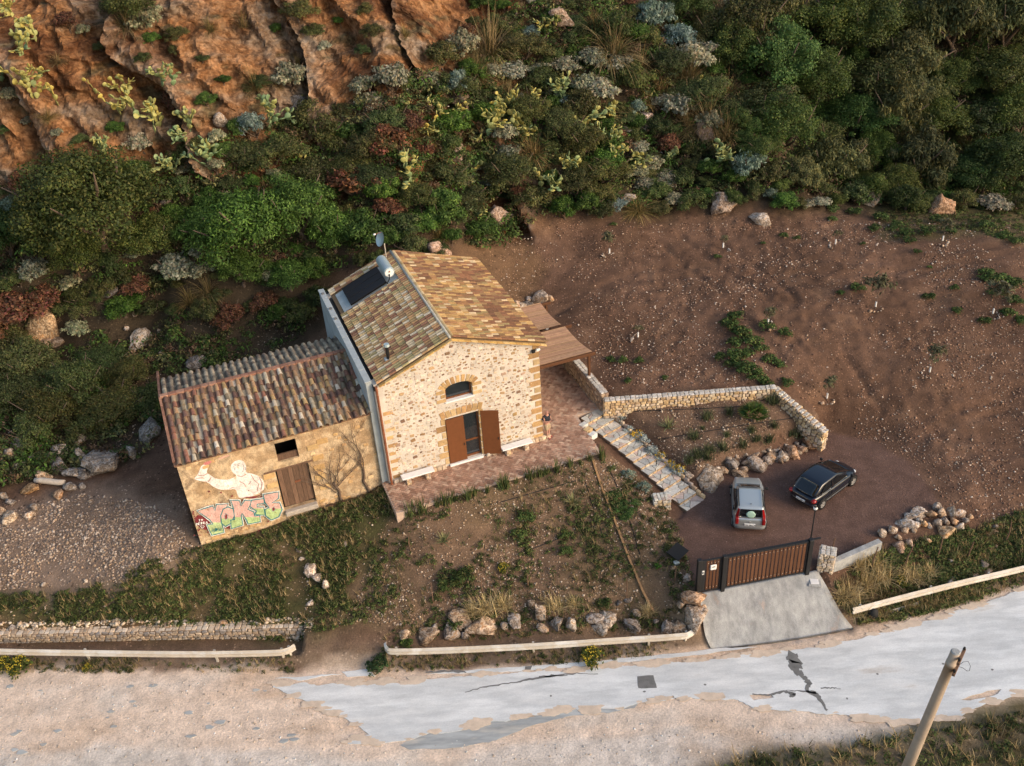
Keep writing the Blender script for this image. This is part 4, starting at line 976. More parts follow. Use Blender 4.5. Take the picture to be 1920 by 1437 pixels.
# ------------------------------------------------------------------ stone walls
def stone_wall(name, label, cat, pts, thick, size=.24, pal=PAL_RUBBLE, sides=(-1, 1), capcol=None, core=(.42, .34, .27), limit=300, ends=True, squarish=False):
    """pts: (x, y, zbottom, ztop) polyline"""
    root = empty(name, (pts[0][0], pts[0][1], pts[0][2]), 0, label, cat); O = Vector((pts[0][0], pts[0][1], pts[0][2]))
    cm = MB(); ps = Pieces('stone', 'stones')
    for (x0, y0, b0, t0), (x1, y1, b1, t1) in zip(pts, pts[1:]):
        p0 = Vector((x0, y0, 0)); p1 = Vector((x1, y1, 0)); d = (p1 - p0); L_ = d.length; d.normalize(); n = Vector((d.y, -d.x, 0)); h = thick / 2
        vs = [p0 + n * h + Vector((0, 0, b0)), p1 + n * h + Vector((0, 0, b1)), p1 - n * h + Vector((0, 0, b1)), p0 - n * h + Vector((0, 0, b0)), p0 + n * h + Vector((0, 0, t0)), p1 + n * h + Vector((0, 0, t1)), p1 - n * h + Vector((0, 0, t1)), p0 - n * h + Vector((0, 0, t0))]
        cm.add([v - O for v in vs], [(0, 3, 2, 1), (4, 5, 6, 7), (0, 1, 5, 4), (1, 2, 6, 5), (2, 3, 7, 6), (3, 0, 4, 7)], core)
        hm_ = max(t0 - b0, t1 - b1); rows = max(1, round(hm_ / (size * .75)))
        faces = [(s, 0) for s in sides]
        for s, _ in faces:
            for r in range(rows):
                x = random.uniform(-.1, 0)
                while x < L_ - .03:
                    w_ = size * random.uniform(.65, 1.5); f = min(1, max(0, (x + w_ / 2) / L_)); b = b0 + (b1 - b0) * f; t = t0 + (t1 - t0) * f; rh = (t - b) / rows
                    z = b + (r + .5) * rh + random.uniform(-.035, .035)
                    c = p0 + d * min(max(x + w_ / 2, .05), L_ - .05) + n * s * (h + .0) + Vector((0, 0, z)); tilt = random.uniform(-.25, .25)
                    ps.add(random.choice(STONES) if not squarish else BLOCK, basis(c - O, d * math.cos(tilt) + Vector((0, 0, math.sin(tilt))), n * s, Vector((0, 0, math.cos(tilt))) - d * math.sin(tilt), w_ * random.uniform(.85, 1.0), random.uniform(.08, .18), rh * random.uniform(.8, 1.12)), pick(pal), w_ * rh + (.2 if n.y * s < 0 else 0)); x += w_
        cr = max(1, round(thick / size)); x = 0
        while x < L_:
            w_ = size * random.uniform(.7, 1.4); f = min(1, (x + w_ / 2) / L_)
            for q in range(cr):
                off_ = (q + .5) / cr - .5; c = p0 + d * min(x + w_ / 2, L_ - .02) + n * thick * off_ + Vector((0, 0, t0 + (t1 - t0) * f))
                ps.add(random.choice(STONES), basis(c - O, d, n, (0, 0, 1), w_, thick / cr * 1.04, random.uniform(.06, .11)), pick(capcol or pal), w_ * .3)
            x += w_
        if ends:
            for pe, sg, b, t in ((p0, -1, b0, t0), (p1, 1, b1, t1)):
                rr = max(1, round((t - b) / (size * .75)))
                for r in range(rr):
                    for q in range(cr):
                        c = pe + d * sg * .01 + n * thick * ((q + .5) / cr - .5) + Vector((0, 0, b + (r + .5) * (t - b) / rr)); ps.add(random.choice(STONES), basis(c - O, n, d * sg, (0, 0, 1), thick / cr, .12, (t - b) / rr), pick(pal), .03)
    cm.build('core', M['mortar'], root); ps.emit(root, limit); return root
CAPC = [(.60, .55, .48), (.55, .50, .44), (.50, .45, .40), (.64, .58, .52)]
tw = lambda a, b, z0, z1: (*hw(a, b)[:2], z0, z1)
stone_wall('terrace_wall', 'low rubble wall along the terrace under the reed pergola', 'stone wall', [tw(12.58, .95, 1.3, 2.88), tw(12.58, 9.2, 1.3, 2.92)], .42, .26, [(.34, .24, .17), (.42, .30, .20), (.48, .36, .26), (.30, .20, .14)], capcol=CAPC)
g0, g1, g2 = P(1133, 750, 2.72), P(1452, 726, 2.78), P(1547, 808, 1.50)
stone_wall('garden_wall', 'L-shaped rubble wall of pale stones round the planted bed', 'stone wall', [(g0[0], g0[1], 1.6, 2.72), (g1[0], g1[1], 1.55, 2.78), (g2[0], g2[1], .2, 1.50)], .40, .24, [(.62, .44, .25), (.56, .38, .20), (.66, .52, .36), (.50, .34, .2), (.60, .46, .34)], capcol=CAPC)
RW0, RW1 = P(-60, 1206, -1.6), P(585, 1192, -1.6)
stone_wall('retaining_wall', 'long dry-stone retaining wall behind the left guard rail', 'stone wall', [(RW0[0], RW0[1] + .25, -1.7, -1.12), (RW1[0] - .3, RW1[1] + .25, -1.7, -1.02)], .5, .25, [(.50, .38, .27), (.46, .34, .24), (.40, .33, .27), (.34, .29, .25), (.54, .42, .3), (.30, .26, .23)], sides=(1,), capcol=[(.56, .43, .31), (.50, .37, .26), (.60, .50, .40)], ends=False)

# ------------------------------------------------------------------ flagstone stairs
def clip(poly, a, b, c):                                      # keep a*x+b*y<=c
    out = []
    for i in range(len(poly)):
        p, q = poly[i], poly[(i + 1) % len(poly)]; dp_, dq = a * p[0] + b * p[1] - c, a * q[0] + b * q[1] - c
        if dp_ <= 0: out.append(p)
        if dp_ * dq < 0: t = dp_ / (dp_ - dq); out.append((p[0] + (q[0] - p[0]) * t, p[1] + (q[1] - p[1]) * t))
    return out
def flags(w_, l, n, gap=.022):
    sd = [(random.uniform(0, w_), random.uniform(0, l)) for _ in range(n)]; res = []
    for i, s in enumerate(sd):
        poly = [(0, 0), (w_, 0), (w_, l), (0, l)]
        for j, t in enumerate(sd):
            if i == j: continue
            a, b = t[0] - s[0], t[1] - s[1]; ln = math.hypot(a, b) or 1; poly = clip(poly, a / ln, b / ln, (a * (s[0] + t[0]) / 2 + b * (s[1] + t[1]) / 2) / ln - gap / 2)
            if len(poly) < 3: break
        if len(poly) >= 3: res.append(poly)
    return res
stairs = empty('garden_stairs', (ST0[0], ST0[1], 0), 0, 'flagstone garden stairs descending from the terrace to the parking', 'stairs')
NS = 14; sd_ = Vector((sdv[0], sdv[1], 0)); sn = Vector((-sdv[1], sdv[0], 0))       # sn points to the right-hand (bed) side
PAL_F = [(.56, .53, .47), (.62, .58, .52), (.50, .49, .45), (.56, .47, .40), (.64, .58, .48), (.46, .45, .42), (.54, .42, .36)]
run = sle / NS
for i in range(NS):
    z1_ = ZT * (1 - (i + 1) / NS) + .02 if i else ZT - .06; wd = 1.42 - .012 * i; bend = .10 * math.sin(math.pi * i / NS)
    o = Vector((0, 0, 0)) + sd_ * (i * run) + sn * bend
    mb = MB(); vs = []
    for zz in (z1_ - .5, z1_ - .03):
        for s, l in ((-wd / 2, 0), (wd / 2, 0), (wd / 2, run + .02), (-wd / 2, run + .02)): p = o + sn * s + sd_ * l; vs.append((p.x, p.y, zz))
    mb.add(vs, [(0, 3, 2, 1), (4, 5, 6, 7), (0, 1, 5, 4), (1, 2, 6, 5), (2, 3, 7, 6), (3, 0, 4, 7)], (.40, .32, .25)); step = mb.build('step', M['mortar'], stairs)
    for q in range(4):                                         # riser stones
        p = o + sn * (-wd / 2 + (q + .5) * wd / 4) + sd_ * (run + .015); m = basis((p.x, p.y, z1_ - .10), sn, sd_, (0, 0, 1), wd / 4 - .02, .06, .13)
        ob = bpy.data.objects.new('riser_stone', random.choice(STONES).me); ob.color = (*pick([(.60, .42, .24), (.54, .36, .2), (.64, .5, .34)]), 1); link(ob, step); ob.matrix_basis = m
    for poly in flags(wd, run, 6 if i % 2 else 7, .035):
        mb = MB(); mb.prism(poly, [], o + sn * (-wd / 2), sn, sd_, (0, 0, 1), z1_ - .029, z1_, (1, 1, 1)); f = mb.build('flagstone', M['stone'], step); f.color = (*pick(PAL_F), 1)
for i in range(26):                                            # border stones on the bed side
    t = i / 26; zz = ZT * (1 - t) - .02; p = sd_ * (t * sle + .1) + sn * (.80 + .1 * math.sin(math.pi * t) + random.uniform(-.04, .04)); ob = bpy.data.objects.new('border_stone', random.choice(STONES).me)
    ob.color = (*pick(PAL_RUBBLE), 1); link(ob, stairs); ob.matrix_basis = basis((p.x, p.y, zz), sd_, sn, (0, 0, 1), .32, .2, .3)
sp_ = P(1238, 940, .3); stone_wall('stone_plinth', 'squat stone block with flagged top at the foot of the stairs', 'plinth', [(sp_[0] - .38, sp_[1] - .05, -.1, .62), (sp_[0] + .42, sp_[1] + .0, -.1, .62)], .62, .22, [(.60, .46, .30), (.64, .54, .42), (.56, .42, .26), (.5, .46, .4)], capcol=PAL_F)
# loose stepping slabs on the edge of the terrace
for k, (u, v, lb) in enumerate(((1094, 797, 'uppermost pale slab beside the top of the garden stairs'), (1102, 806, 'middle ochre slab beside the top of the garden stairs'), (1111, 815, 'lowest white slab beside the top of the garden stairs'))):
    p = P(u, v, 1.76); mb = MB(); mb.prism([(-.24, -.13), (.2, -.16), (.25, .12), (-.2, .16)], [], (0, 0, 0), sn, sd_, (0, 0, 1), -.25, .07); o = mb.build('stepping_slab', M['stone']); o.location = p; o.color = ((.62, .60, .56, 1), (.60, .42, .22, 1), (.70, .68, .64, 1))[k]; tag(o, lb, 'slab')

# ------------------------------------------------------------------ pergola
pg = empty('pergola', hw(12.6, 2.9, 1.08), HANG, 'brown timber pergola with two sagging reed mats beside the house', 'pergola')
def pv(a, b, z): return (a - 12.6, b - 2.9, z - 1.08)
def pgb(lo, hi, name, mt=M['wood']): return MB().bbox(pv(*lo), pv(*hi), .012).build(name, mt, pg)
pgb((12.5, 2.84, 1.10), (12.64, 2.98, 2.46), 'post'); pgb((12.5, 5.95, 1.14), (12.64, 6.09, 2.62), 'post'); pgb((12.45, 8.75, 1.14), (12.59, 8.89, 2.7), 'post')
pgb((8.45, 2.80, 2.46), (12.95, 2.94, 2.66), 'beam'); pgb((8.45, 5.90, 2.62), (12.9, 6.02, 2.80), 'beam'); pgb((8.45, 8.85, 2.7), (12.85, 8.97, 2.86), 'beam')
for aa in (9.6, 11.0, 12.3): pgb((aa, 2.95, 2.52), (aa + .08, 8.84, 2.60), 'rafter')
def mat_(b0, b1, z0, z1, a0, a1f, a1b, nm):
    NSL = 34; mp = empty_part = None
    base = MB(); nn = 12
    grid = lambda s, t: (a0 + ((a1f + (a1b - a1f) * t) - a0) * s, b0 + (b1 - b0) * t, z0 + (z1 - z0) * t - .16 * math.sin(math.pi * t) * (.4 + .6 * s))
    vs = []; fs = []
    for k, dz in ((0, 0), (1, -.012)):
        for j in range(nn + 1):
            for i in range(nn + 1): p = grid(i / nn, j / nn); vs.append(pv(p[0], p[1], p[2] + dz))
    m = nn + 1
    for j in range(nn):
        for i in range(nn):
            q = j * m + i; fs += [(q, q + 1, q + m + 1, q + m), (q + m * m, q + m + m * m, q + m + 1 + m * m, q + 1 + m * m)]
    base.add(vs, fs, (.62, .58, .55)); mt = base.build('reed_mat', M['reed'], pg, True)
    for j in range(NSL):
        t0 = (j + .08) / NSL; t1 = (j + .92) / NSL; vs = []; fs = []; k = 8; c = random.uniform(.8, 1.2)
        for i in range(k + 1):
            for t, dz in ((t0, .006), ((t0 + t1) / 2, .022), (t1, .006)): p = grid(i / k, t); vs.append(pv(p[0], p[1], p[2] + dz))
        for i in range(k): q = i * 3; fs += [(q, q + 3, q + 4, q + 1), (q + 1, q + 4, q + 5, q + 2)]
        MB().add(vs, fs, (c, c * random.uniform(.94, 1.04), c * random.uniform(.9, 1.05))).build('reed_slat', M['reed'], mt)
mat_(2.86, 5.9, 2.70, 2.80, 8.5, 12.75, 12.45, 'front'); mat_(6.1, 8.95, 2.86, 2.92, 8.5, 12.3, 12.2, 'rear')

# ------------------------------------------------------------------ benches
for k, (u, v, lb) in enumerate(((781, 884, 'white slab bench on stone feet left of the brown door'), (966, 830, 'white slab bench on stone feet right of the brown door'))):
    p = P(u, v, ZT + .46) - HO; ac = float(p @ HA); bc = -.42
    b = empty('stone_bench', hw(ac, bc, 0), HANG, lb, 'bench', 'benches along the house front'); MB().bbox((-.86, -.22, .42), (.86, .22, .49), .012).build('seat', M['marble'], b)
    for sx in (-.52, .52):
        mb = MB(); mb.bbox((sx - .12, -.16, 0), (sx + .12, .16, .419), .02, (.7, .58, .45)); lg = mb.build('leg', M['stone'], b)
        for q in range(8):
            r, f = divmod(q, 2); ob = bpy.data.objects.new('stone', random.choice(STONES).me); ob.color = (*pick(PAL_RUBBLE), 1); link(ob, lg); ob.matrix_basis = basis((sx - .06 + f * .12, -.16, .05 + r * .105), (1, 0, 0), (0, 1, 0), (0, 0, 1), .13, .05, .1)

# ------------------------------------------------------------------ drive ramp and gate
def lerp(a, b, t): return np.asarray(a) + (np.asarray(b) - np.asarray(a)) * t
Lp = [P(*q) for q in RAMP[:4]]; Rp = [P(*RAMP[9]), P(*RAMP[8]), P(*RAMP[7]), P(*RAMP[6])]
def chain(c, t):
    s = t * 3; i = min(int(s), 2); f = s - i
    pm = c[max(i - 1, 0)]; p0 = c[i]; p1 = c[i + 1]; p2 = c[min(i + 2, 3)]
    return .5 * (2 * p0 + (p1 - pm) * f + (2 * pm - 5 * p0 + 4 * p1 - p2) * f ** 2 + (3 * p0 - pm - 3 * p1 + p2) * f ** 3)
vs = []; n1, n2 = 24, 18
for k in (0, 1):
    for j in range(n2 + 1):
        for i in range(n1 + 1):
            p = lerp(chain(Lp, j / n2), chain(Rp, j / n2), i / n1); p = p + np.array([0, 0, -.35 * k + .012 * (noise.noise((p[0] * 2, p[1] * 2, 0)))]); p[1] -= .12 * math.sin(math.pi * i / n1) * (j / n2); vs.append(p)
m = n1 + 1; T = m * (n2 + 1); fs = []
for j in range(n2):
    for i in range(n1): q = j * m + i; fs.append((q, q + m, q + m + 1, q + 1))
for j in range(n2):
    for i in (0, n1): q = j * m + i; fs.append((q, q + m, q + m + T, q + T))
for i in range(n1):
    for j in (0, n2): q = j * m + i; fs.append((q, q + 1, q + 1 + T, q + T))
ramp = MB().add(vs, fs).build('driveway_ramp', M['concrete'], None, True); tag(ramp, 'rough concrete ramp from the road up to the wooden gate', None, kind='structure')
gL, gM, gR = P(1308, 1112, -.1), P(1354, 1105, -.1), P(1511, 1073, -.1)
gd = Vector(gR - gL); gd.z = 0; glen = gd.length; gd.normalize(); gn_ = Vector((gd.y, -gd.x, 0)); gang = math.atan2(gd.y, gd.x)
GH = 2.12; gm_ = float(Vector(gM - gL) @ gd)
gate = empty('sliding_gate', gM, gang, 'wide brown slatted sliding gate in a dark metal frame', 'gate')
W2 = glen - gm_
MB().bbox((-.09, -.10, -.1), (.09, .10, GH + .02), .012).build('gate_post', M['metal'], gate)
MB().bbox((W2 - .10, -.11, -.05), (W2 + .10, .11, GH + .04), .012).build('gate_post', M['metal'], gate)
fr_ = MB(); fr_.box((.10, -.035, .08), (W2 - .12, .035, .17)); fr_.box((.10, -.035, GH - .14), (W2 - .12, .035, GH - .04)); fr_.box((.10, -.03, .171), (.16, .03, GH - .141)); fr_.box((W2 - .18, -.03, .171), (W2 - .12, .03, GH - .141)); fr_.box((.16, .0, .28), (W2 - .18, .03, .34)); fr_.box((.16, 0, GH - .32), (W2 - .18, .03, GH - .26))
fr_.build('frame', M['metal'], gate); fr_ = MB(); fr_.box((.10, .0362, GH - .10), (W2 + .5, .11, GH - .03)); fr_.build('guide_rail', M['metal'], gate)
ns = 20
def slats(x0, x1, n, parent, z0, z1):
    pw = (x1 - x0) / n
    for i in range(n):
        c = random.uniform(.85, 1.25); sl_ = MB().bbox((x0 + i * pw + pw * .14, -.032, z0), (x0 + (i + 1) * pw - pw * .14, -.004, z1), .006, (c, c, c)).build('slat', M['wood'], parent)
        mb = MB()
        for zz in (z0 + .14, z1 - .14): mb.tube([(x0 + (i + .5) * pw, -.041, zz), (x0 + (i + .5) * pw, -.032, zz)], .016, 6)
        mb.build('bolt', M['steel'], sl_)
slats(.18, W2 - .2, ns, gate, .18, GH - .15)
pgate = empty('pedestrian_gate', gL, gang, 'narrow brown slatted gate with a white letterbox', 'gate')
MB().bbox((-.10, -.10, -.12), (.10, .10, GH), .012).build('gate_post', M['metal'], pgate)
fr_ = MB(); x1 = gm_ - .1; fr_.box((.11, -.035, .06), (x1, .035, .13)); fr_.box((.11, -.035, GH - .16), (x1, .035, GH - .08)); fr_.box((.11, -.03, .131), (.30, .03, GH - .161)); fr_.box((x1 - .08, -.03, .131), (x1, .03, GH - .161)); fr_.build('frame', M['metal'], pgate)
slats(.33, x1 - .1, 4, pgate, .14, GH - .165)
lb_ = MB().bbox((.50, -.12, 1.42), (.80, -.036, 1.72), .03).build('letterbox', M['white'], pgate); MB().box((.58, -.128, 1.60), (.72, -.121, 1.65)).build('letter_slot', M['patch'], lb_)
lk = MB().bbox((.13, -.05, 1.16), (.24, -.031, 1.42), .01).build('lock_plate', M['white'], pgate); MB().box((.16, -.07, 1.22), (.20, -.051, 1.36)).build('handle', M['black'], lk)
lp = P(1513, 1069, -.05); lamp = empty('lamp_post', (lp[0] + .05, lp[1] + .22, 0), 0, 'slim black lamp post with a small globe beside the gate', 'lamp post')
MB().tube([(0, 0, 0), (0, 0, .25), (0, 0, 3.45)], [.05, .04, .03], 8).build('pole', M['metal'], lamp)
V_, F_ = ico(2); MB().add(V_ * .10 + np.array([0, 0, 3.62]), F_).build('globe', M['white'], lamp, True); MB().tube([(0, 0, 3.44), (0, 0, 3.5), (0, 0, 3.56)], [.03, .08, .10], 10).build('lamp_collar', M['metal'], lamp); MB().tube([(0, 0, 3.70), (0, 0, 3.74)], [.08, .03], 10).build('lamp_cap', M['metal'], lamp)
q0 = P(1537, 1074, -.2); stone_wall('gate_pillar', 'low rubble pillar standing right of the sliding gate', 'stone pillar', [(q0[0] + .02, q0[1] + .35, -.8, .95), (q0[0] + .62, q0[1] + .12, -.8, .95)], .62, .17, [(.60, .47, .34), (.64, .52, .4), (.56, .42, .28), (.5, .42, .36)], capcol=CAPC)
cb = P(1527, 1092, -.3); mb = MB(); mb.bbox((-.34, -.26, -.5), (.34, .26, -.1), .06); o = mb.build('concrete_footing', M['concrete']); o.location = (cb[0], cb[1], -.16); o.rotation_euler = (0, 0, gang - .3); tag(o, 'concrete block with a white slab below the gate pillar', 'footing'); MB().bbox((-.2, -.18, -.098), (.18, .15, -.06), .01).build('cover_slab', M['marble'], o)
c0_, c1_ = P(1563, 1052, .5), P(1650, 1014, .5); cd = Vector(c1_ - c0_); cl_ = cd.length; ca_ = math.atan2(cd.y, cd.x)
cwl = empty('concrete_barrier', (c0_[0], c0_[1], -.9), ca_, 'short grey concrete retaining wall edging the parking', 'concrete wall')
MB().bbox((0, -.12, 0), (cl_, .12, .88), .02).build('lower_panel', M['concrete'], cwl); MB().bbox((-.05, -.15, .882), (cl_ + .02, .15, 1.42), .02).build('upper_panel', M['concrete'], cwl)
# ------------------------------------------------------------------ road surface
def ragged(uv, z, amp=.10, step=.35, seed=1, closed=True):
    pts = [P(u, v, z) for u, v in uv]; out = []
    for i in range(len(pts) - (0 if closed else 1)):
        a, b = pts[i], pts[(i + 1) % len(pts)]; L_ = np.linalg.norm(b - a); n = max(1, int(L_ / step))
        for k in range(n):
            p = a + (b - a) * k / n; nx_, ny_ = noise.noise((p[0] * 1.1, p[1] * 1.1, seed)), noise.noise((p[0] * 1.1, p[1] * 1.1, seed + 40))
            f2 = noise.noise((p[0] * 4, p[1] * 4, seed + 80)); out.append((p[0] + (nx_ + f2 * .5) * amp, p[1] + (ny_ + f2 * .5) * amp))
    return out
def sheet(name, uv, z, th, m, parent=None, amp=.1, seed=1, holes=(), step=.14):
    mb = MB(); mb.prism(ragged(uv, z, amp, step, seed), [ragged(h, z, amp * .6, .2, seed + 9) for h in holes], (0, 0, 0), (1, 0, 0), (0, 1, 0), (0, 0, 1), z, z + th)
    return mb.build(name, m, parent)
ASPH = [(508, 1284), (620, 1283), (760, 1279), (900, 1267), (1080, 1257), (1250, 1243), (1400, 1230), (1500, 1219), (1620, 1197), (1780, 1152), (1920, 1107), (2150, 1035), (2400, 950), (2400, 1200), (2150, 1270), (1985, 1298), (1920, 1302), (1840, 1322), (1790, 1346), (1690, 1358), (1620, 1349), (1540, 1337), (1430, 1331), (1380, 1318), (1330, 1306), (1200, 1318), (1165, 1331), (1080, 1329), (900, 1360), (790, 1382), (745, 1392), (650, 1396), (692, 1376), (645, 1346), (585, 1324), (535, 1298)]
road = sheet('road', ASPH, ROADZ + .012, .022, M['asphalt'], None, .16, 3, [[(1210, 1310), (1260, 1305), (1262, 1311), (1215, 1316)], [(1318, 1301), (1345, 1303), (1352, 1311), (1325, 1309)], [(1405, 1304), (1445, 1300), (1452, 1309), (1412, 1314)], [(1800, 1312), (1850, 1298), (1878, 1293), (1870, 1303), (1820, 1316)]])
tag(road, 'pale worn asphalt road with ragged broken edges', None, kind='structure')
sheet('old_surface', [(748, 1396), (800, 1372), (900, 1352), (1000, 1344), (1090, 1328), (1180, 1308), (1197, 1316), (1188, 1330), (1080, 1342), (1000, 1360), (930, 1388), (860, 1402), (775, 1408)], ROADZ + .006, .012, M['oldasphalt'], road, .12, 5)
sheet('kerb_strip', [(515, 1272), (600, 1266), (640, 1264), (560, 1276)], ROADZ + .004, .02, M['asphalt'], road, .08, 6)
sheet('kerb_strip', [(640, 1262), (690, 1257), (706, 1268), (650, 1270)], ROADZ + .004, .02, M['asphalt'], road, .08, 7)
sheet('kerb_strip', [(800, 1264), (900, 1256), (1080, 1243), (1290, 1224), (1330, 1217), (1420, 1213), (1330, 1226), (1080, 1252), (900, 1263)], ROADZ + .004, .02, M['asphalt'], road, .06, 8)
for pts, wds in ((((1478, 1226), (1492, 1240), (1490, 1256), (1505, 1270), (1518, 1282), (1512, 1296), (1530, 1304), (1540, 1316), (1552, 1338)), (.22, .30, .25, .09, .13, .08, .13, .08, .04)),
                 (((1530, 1300), (1500, 1297), (1470, 1296)), (.08, .03, .02)), (((1540, 1292), (1560, 1291), (1580, 1293)), (.04, .03, .01)),
                 (((872, 1300), (905, 1290), (940, 1284), (975, 1279), (1010, 1272), (1075, 1266)), (.02, .03, .03, .04, .05, .02)),
                 (((1010, 1270), (1040, 1268), (1080, 1264), (1130, 1265)), (.03, .06, .03, .015)), (((800, 1262), (850, 1259), (880, 1262)), (.04, .08, .03)), (((1410, 1303), (1440, 1305), (1470, 1297), (1492, 1303), (1478, 1309)), (.03, .05, .06, .1, .05))):
    w0 = [P(u, v, 0) * 0 + P(u, v, ROADZ) for u, v in pts]; fine_ = []; fw = []
    for i in range(len(w0) - 1):
        for k in range(6):
            t = k / 6; p = w0[i] + (w0[i + 1] - w0[i]) * t; fine_.append((p[0] + random.uniform(-.03, .03), p[1] + random.uniform(-.03, .03))); fw.append(max(.008, (wds[i] + (wds[i + 1] - wds[i]) * t) * random.uniform(.6, 1.3)))
    A_l, B_l = [], []
    for i, p in enumerate(fine_):
        a = fine_[max(i - 1, 0)]; b = fine_[min(i + 1, len(fine_) - 1)]; dx, dy = b[0] - a[0], b[1] - a[1]; l = math.hypot(dx, dy) or 1
        A_l.append((p[0] - dy / l * fw[i], p[1] + dx / l * fw[i])); B_l.append((p[0] + dy / l * fw[i], p[1] - dx / l * fw[i]))
    mb = MB(); n_a = len(A_l); vs = [(q[0], q[1], ROADZ + .0385) for q in A_l + B_l]
    mb.add(vs, [(i, n_a + i, n_a + i + 1, i + 1) for i in range(n_a - 1)]); mb.build('crack', M['patch'], road)
sheet('asphalt_patch', [(1195, 1269), (1225, 1267), (1232, 1290), (1197, 1291)], ROADZ + .0345, .004, M['patch'], road, .05, 9, step=.15)
sheet('asphalt_patch', [(985, 1250), (998, 1249), (995, 1256), (984, 1256)], ROADZ + .03, .006, M['patch'], road, .03, 9, step=.1)
for u, v in ((1033, 1306), (1322, 1285), (1645, 1265), (1588, 1311), (1208, 1298), (1860, 1257), (1768, 1246)):
    p = P(u, v, ROADZ); mb = MB(); mb.prism([(.06 * math.cos(t) * random.uniform(.6, 1.3), .05 * math.sin(t)) for t in [k * math.pi / 4 for k in range(8)]], [], (p[0], p[1], 0), (1, 0, 0), (0, 1, 0), (0, 0, 1), ROADZ + .0345, ROADZ + .038); mb.build('tar_spot', M['patch'], road)

dustm = mat('road_dust', (.62, .49, .38), .95, .2, 3, .4, 30, fine=.2)
ed = ragged(ASPH, ROADZ, .16, .5, 3)
for k, p in enumerate(ed):
    if not (-16 < p[0] < 26) or random.random() < .45: continue
    r = random.uniform(.12, .6); ph_ = random.uniform(0, 6.28); n_p = 22
    poly = []
    for q in range(n_p):
        t = 6.2832 * q / n_p; rr = r * (.75 + .45 * noise.noise((math.cos(t) * 1.5 + k * 3.1, math.sin(t) * 1.5, ph_)) + random.uniform(-.12, .12)); poly.append((p[0] + rr * math.cos(t) * 1.35, p[1] + .05 + rr * math.sin(t) * .5))
    mb = MB(); mb.prism(poly, [], (0, 0, 0), (1, 0, 0), (0, 1, 0), (0, 0, 1), ROADZ + .02, ROADZ + .0352 + (k % 7) * .0006); mb.build('dust_patch', dustm, road)
# ------------------------------------------------------------------ guard rails
def rail(label, uvz, posts, name='guard_rail', hw_=.155):
    pts = [Vector(P(u, v, z)) for u, v, z in uvz]; fine_ = []
    for i in range(len(pts) - 1):
        p0 = pts[max(i - 1, 0)]; p1 = pts[i]; p2 = pts[i + 1]; p3 = pts[min(i + 2, len(pts) - 1)]
        for k in range(8):
            t = k / 8; fine_.append(.5 * (2 * p1 + (p2 - p0) * t + (2 * p0 - 5 * p1 + 4 * p2 - p3) * t * t + (3 * p1 - p0 - 3 * p2 + p3) * t ** 3))
    fine_.append(pts[-1]); O = Vector((fine_[0].x, fine_[0].y, ROADZ))
    root = empty(name, O, 0, label, 'guard rail', 'guard rails beside the road')
    prof = [(-.155, .0), (-.13, .0), (-.09, -.075), (-.04, -.075), (0, -.015), (.04, -.075), (.09, -.075), (.13, 0), (.155, 0), (.155, .012), (.125, .014), (.085, -.06), (.045, -.06), (0, .002), (-.045, -.06), (-.085, -.06), (-.125, .014), (-.155, .012)]
    vs = []; fs = []; m = len(prof)
    for i, p in enumerate(fine_):
        d = fine_[min(i + 1, len(fine_) - 1)] - fine_[max(i - 1, 0)]; d.z = 0; d.normalize(); n = Vector((d.y, -d.x, 0))
        for z_, o_ in prof: q = p - n * (o_ * 1.3) + Vector((0, 0, z_ * 1.25)) - O; vs.append(q)
    for i in range(len(fine_) - 1):
        for k in range(m): fs.append((i * m + k, (i + 1) * m + k, (i + 1) * m + (k + 1) % m, i * m + (k + 1) % m))
    MB().add(vs, fs).build('beam', M['steel'], root)
    for f in posts:
        i = int(f * (len(fine_) - 1)); p = fine_[i] - O; d = fine_[min(i + 1, len(fine_) - 1)] - fine_[max(i - 1, 0)]; d.z = 0; d.normalize(); n = Vector((-d.y, d.x, 0)); n = n if n.y > 0 else -n
        R = basis(p + n * .16, d, n, (0, 0, 1)); po = MB().box((-.05, -.035, -p.z - .1), (.05, .035, .1), M=R).build('post', M['steel'], root); MB().box((-.06, -.14, -.06), (.06, -.036, .06), M=R).build('spacer', M['steel'], po)
        b = MB()
        for sx in (-.04, .04): b.tube([p + d * sx - n * .02, p + d * sx + n * .03], .018, 6)
        b.build('bolt', M['metal'], po)
    return root
rail('long pale guard rail at lower left ending in a curled tip', [(-140, 1216, -.93), (0, 1222, -.93), (180, 1225, -.93), (360, 1227, -.93), (500, 1225, -.93), (535, 1222, -.93), (553, 1213, -.90)], (.1, .33, .55, .78, .9))
rail('middle guard rail in front of the boulder row, curled at both ends', [(724, 1209, -.9), (727, 1218, -.93), (742, 1222, -.93), (830, 1220, -.93), (1000, 1212, -.93), (1150, 1202, -.93), (1270, 1194, -.93), (1292, 1190, -.93), (1303, 1180, -.88)], (.25, .5, .7, .86))
rail('right guard rail climbing beside the curving asphalt', [(1598, 1146, -.88), (1700, 1119, -.88), (1800, 1094, -.88), (1920, 1066, -.88), (2060, 1030, -.88), (2200, 990, -.88)], (.05, .32, .52, .75, .95))
rail('fallen piece of guard rail lying in the grass below the right rail', [(1660, 1152, -1.62), (1700, 1141, -1.6), (1748, 1126, -1.58)], ())
bb = P(1636, 1146, -1.2); o = MB(); V_, F_ = ico(2); o.add([(p[0] * .26 + noise.noise(Vector(p) * 2) * .06, p[1] * .2, p[2] * .36 + .3 + noise.noise(Vector(p) * 2.3) * .06) for p in V_], F_); o = o.build('rubbish_bag', M['black'], None, True); o.location = (bb[0], bb[1] - .1, -1.6); tag(o, 'black plastic bag slumped against the right guard rail', 'bag')

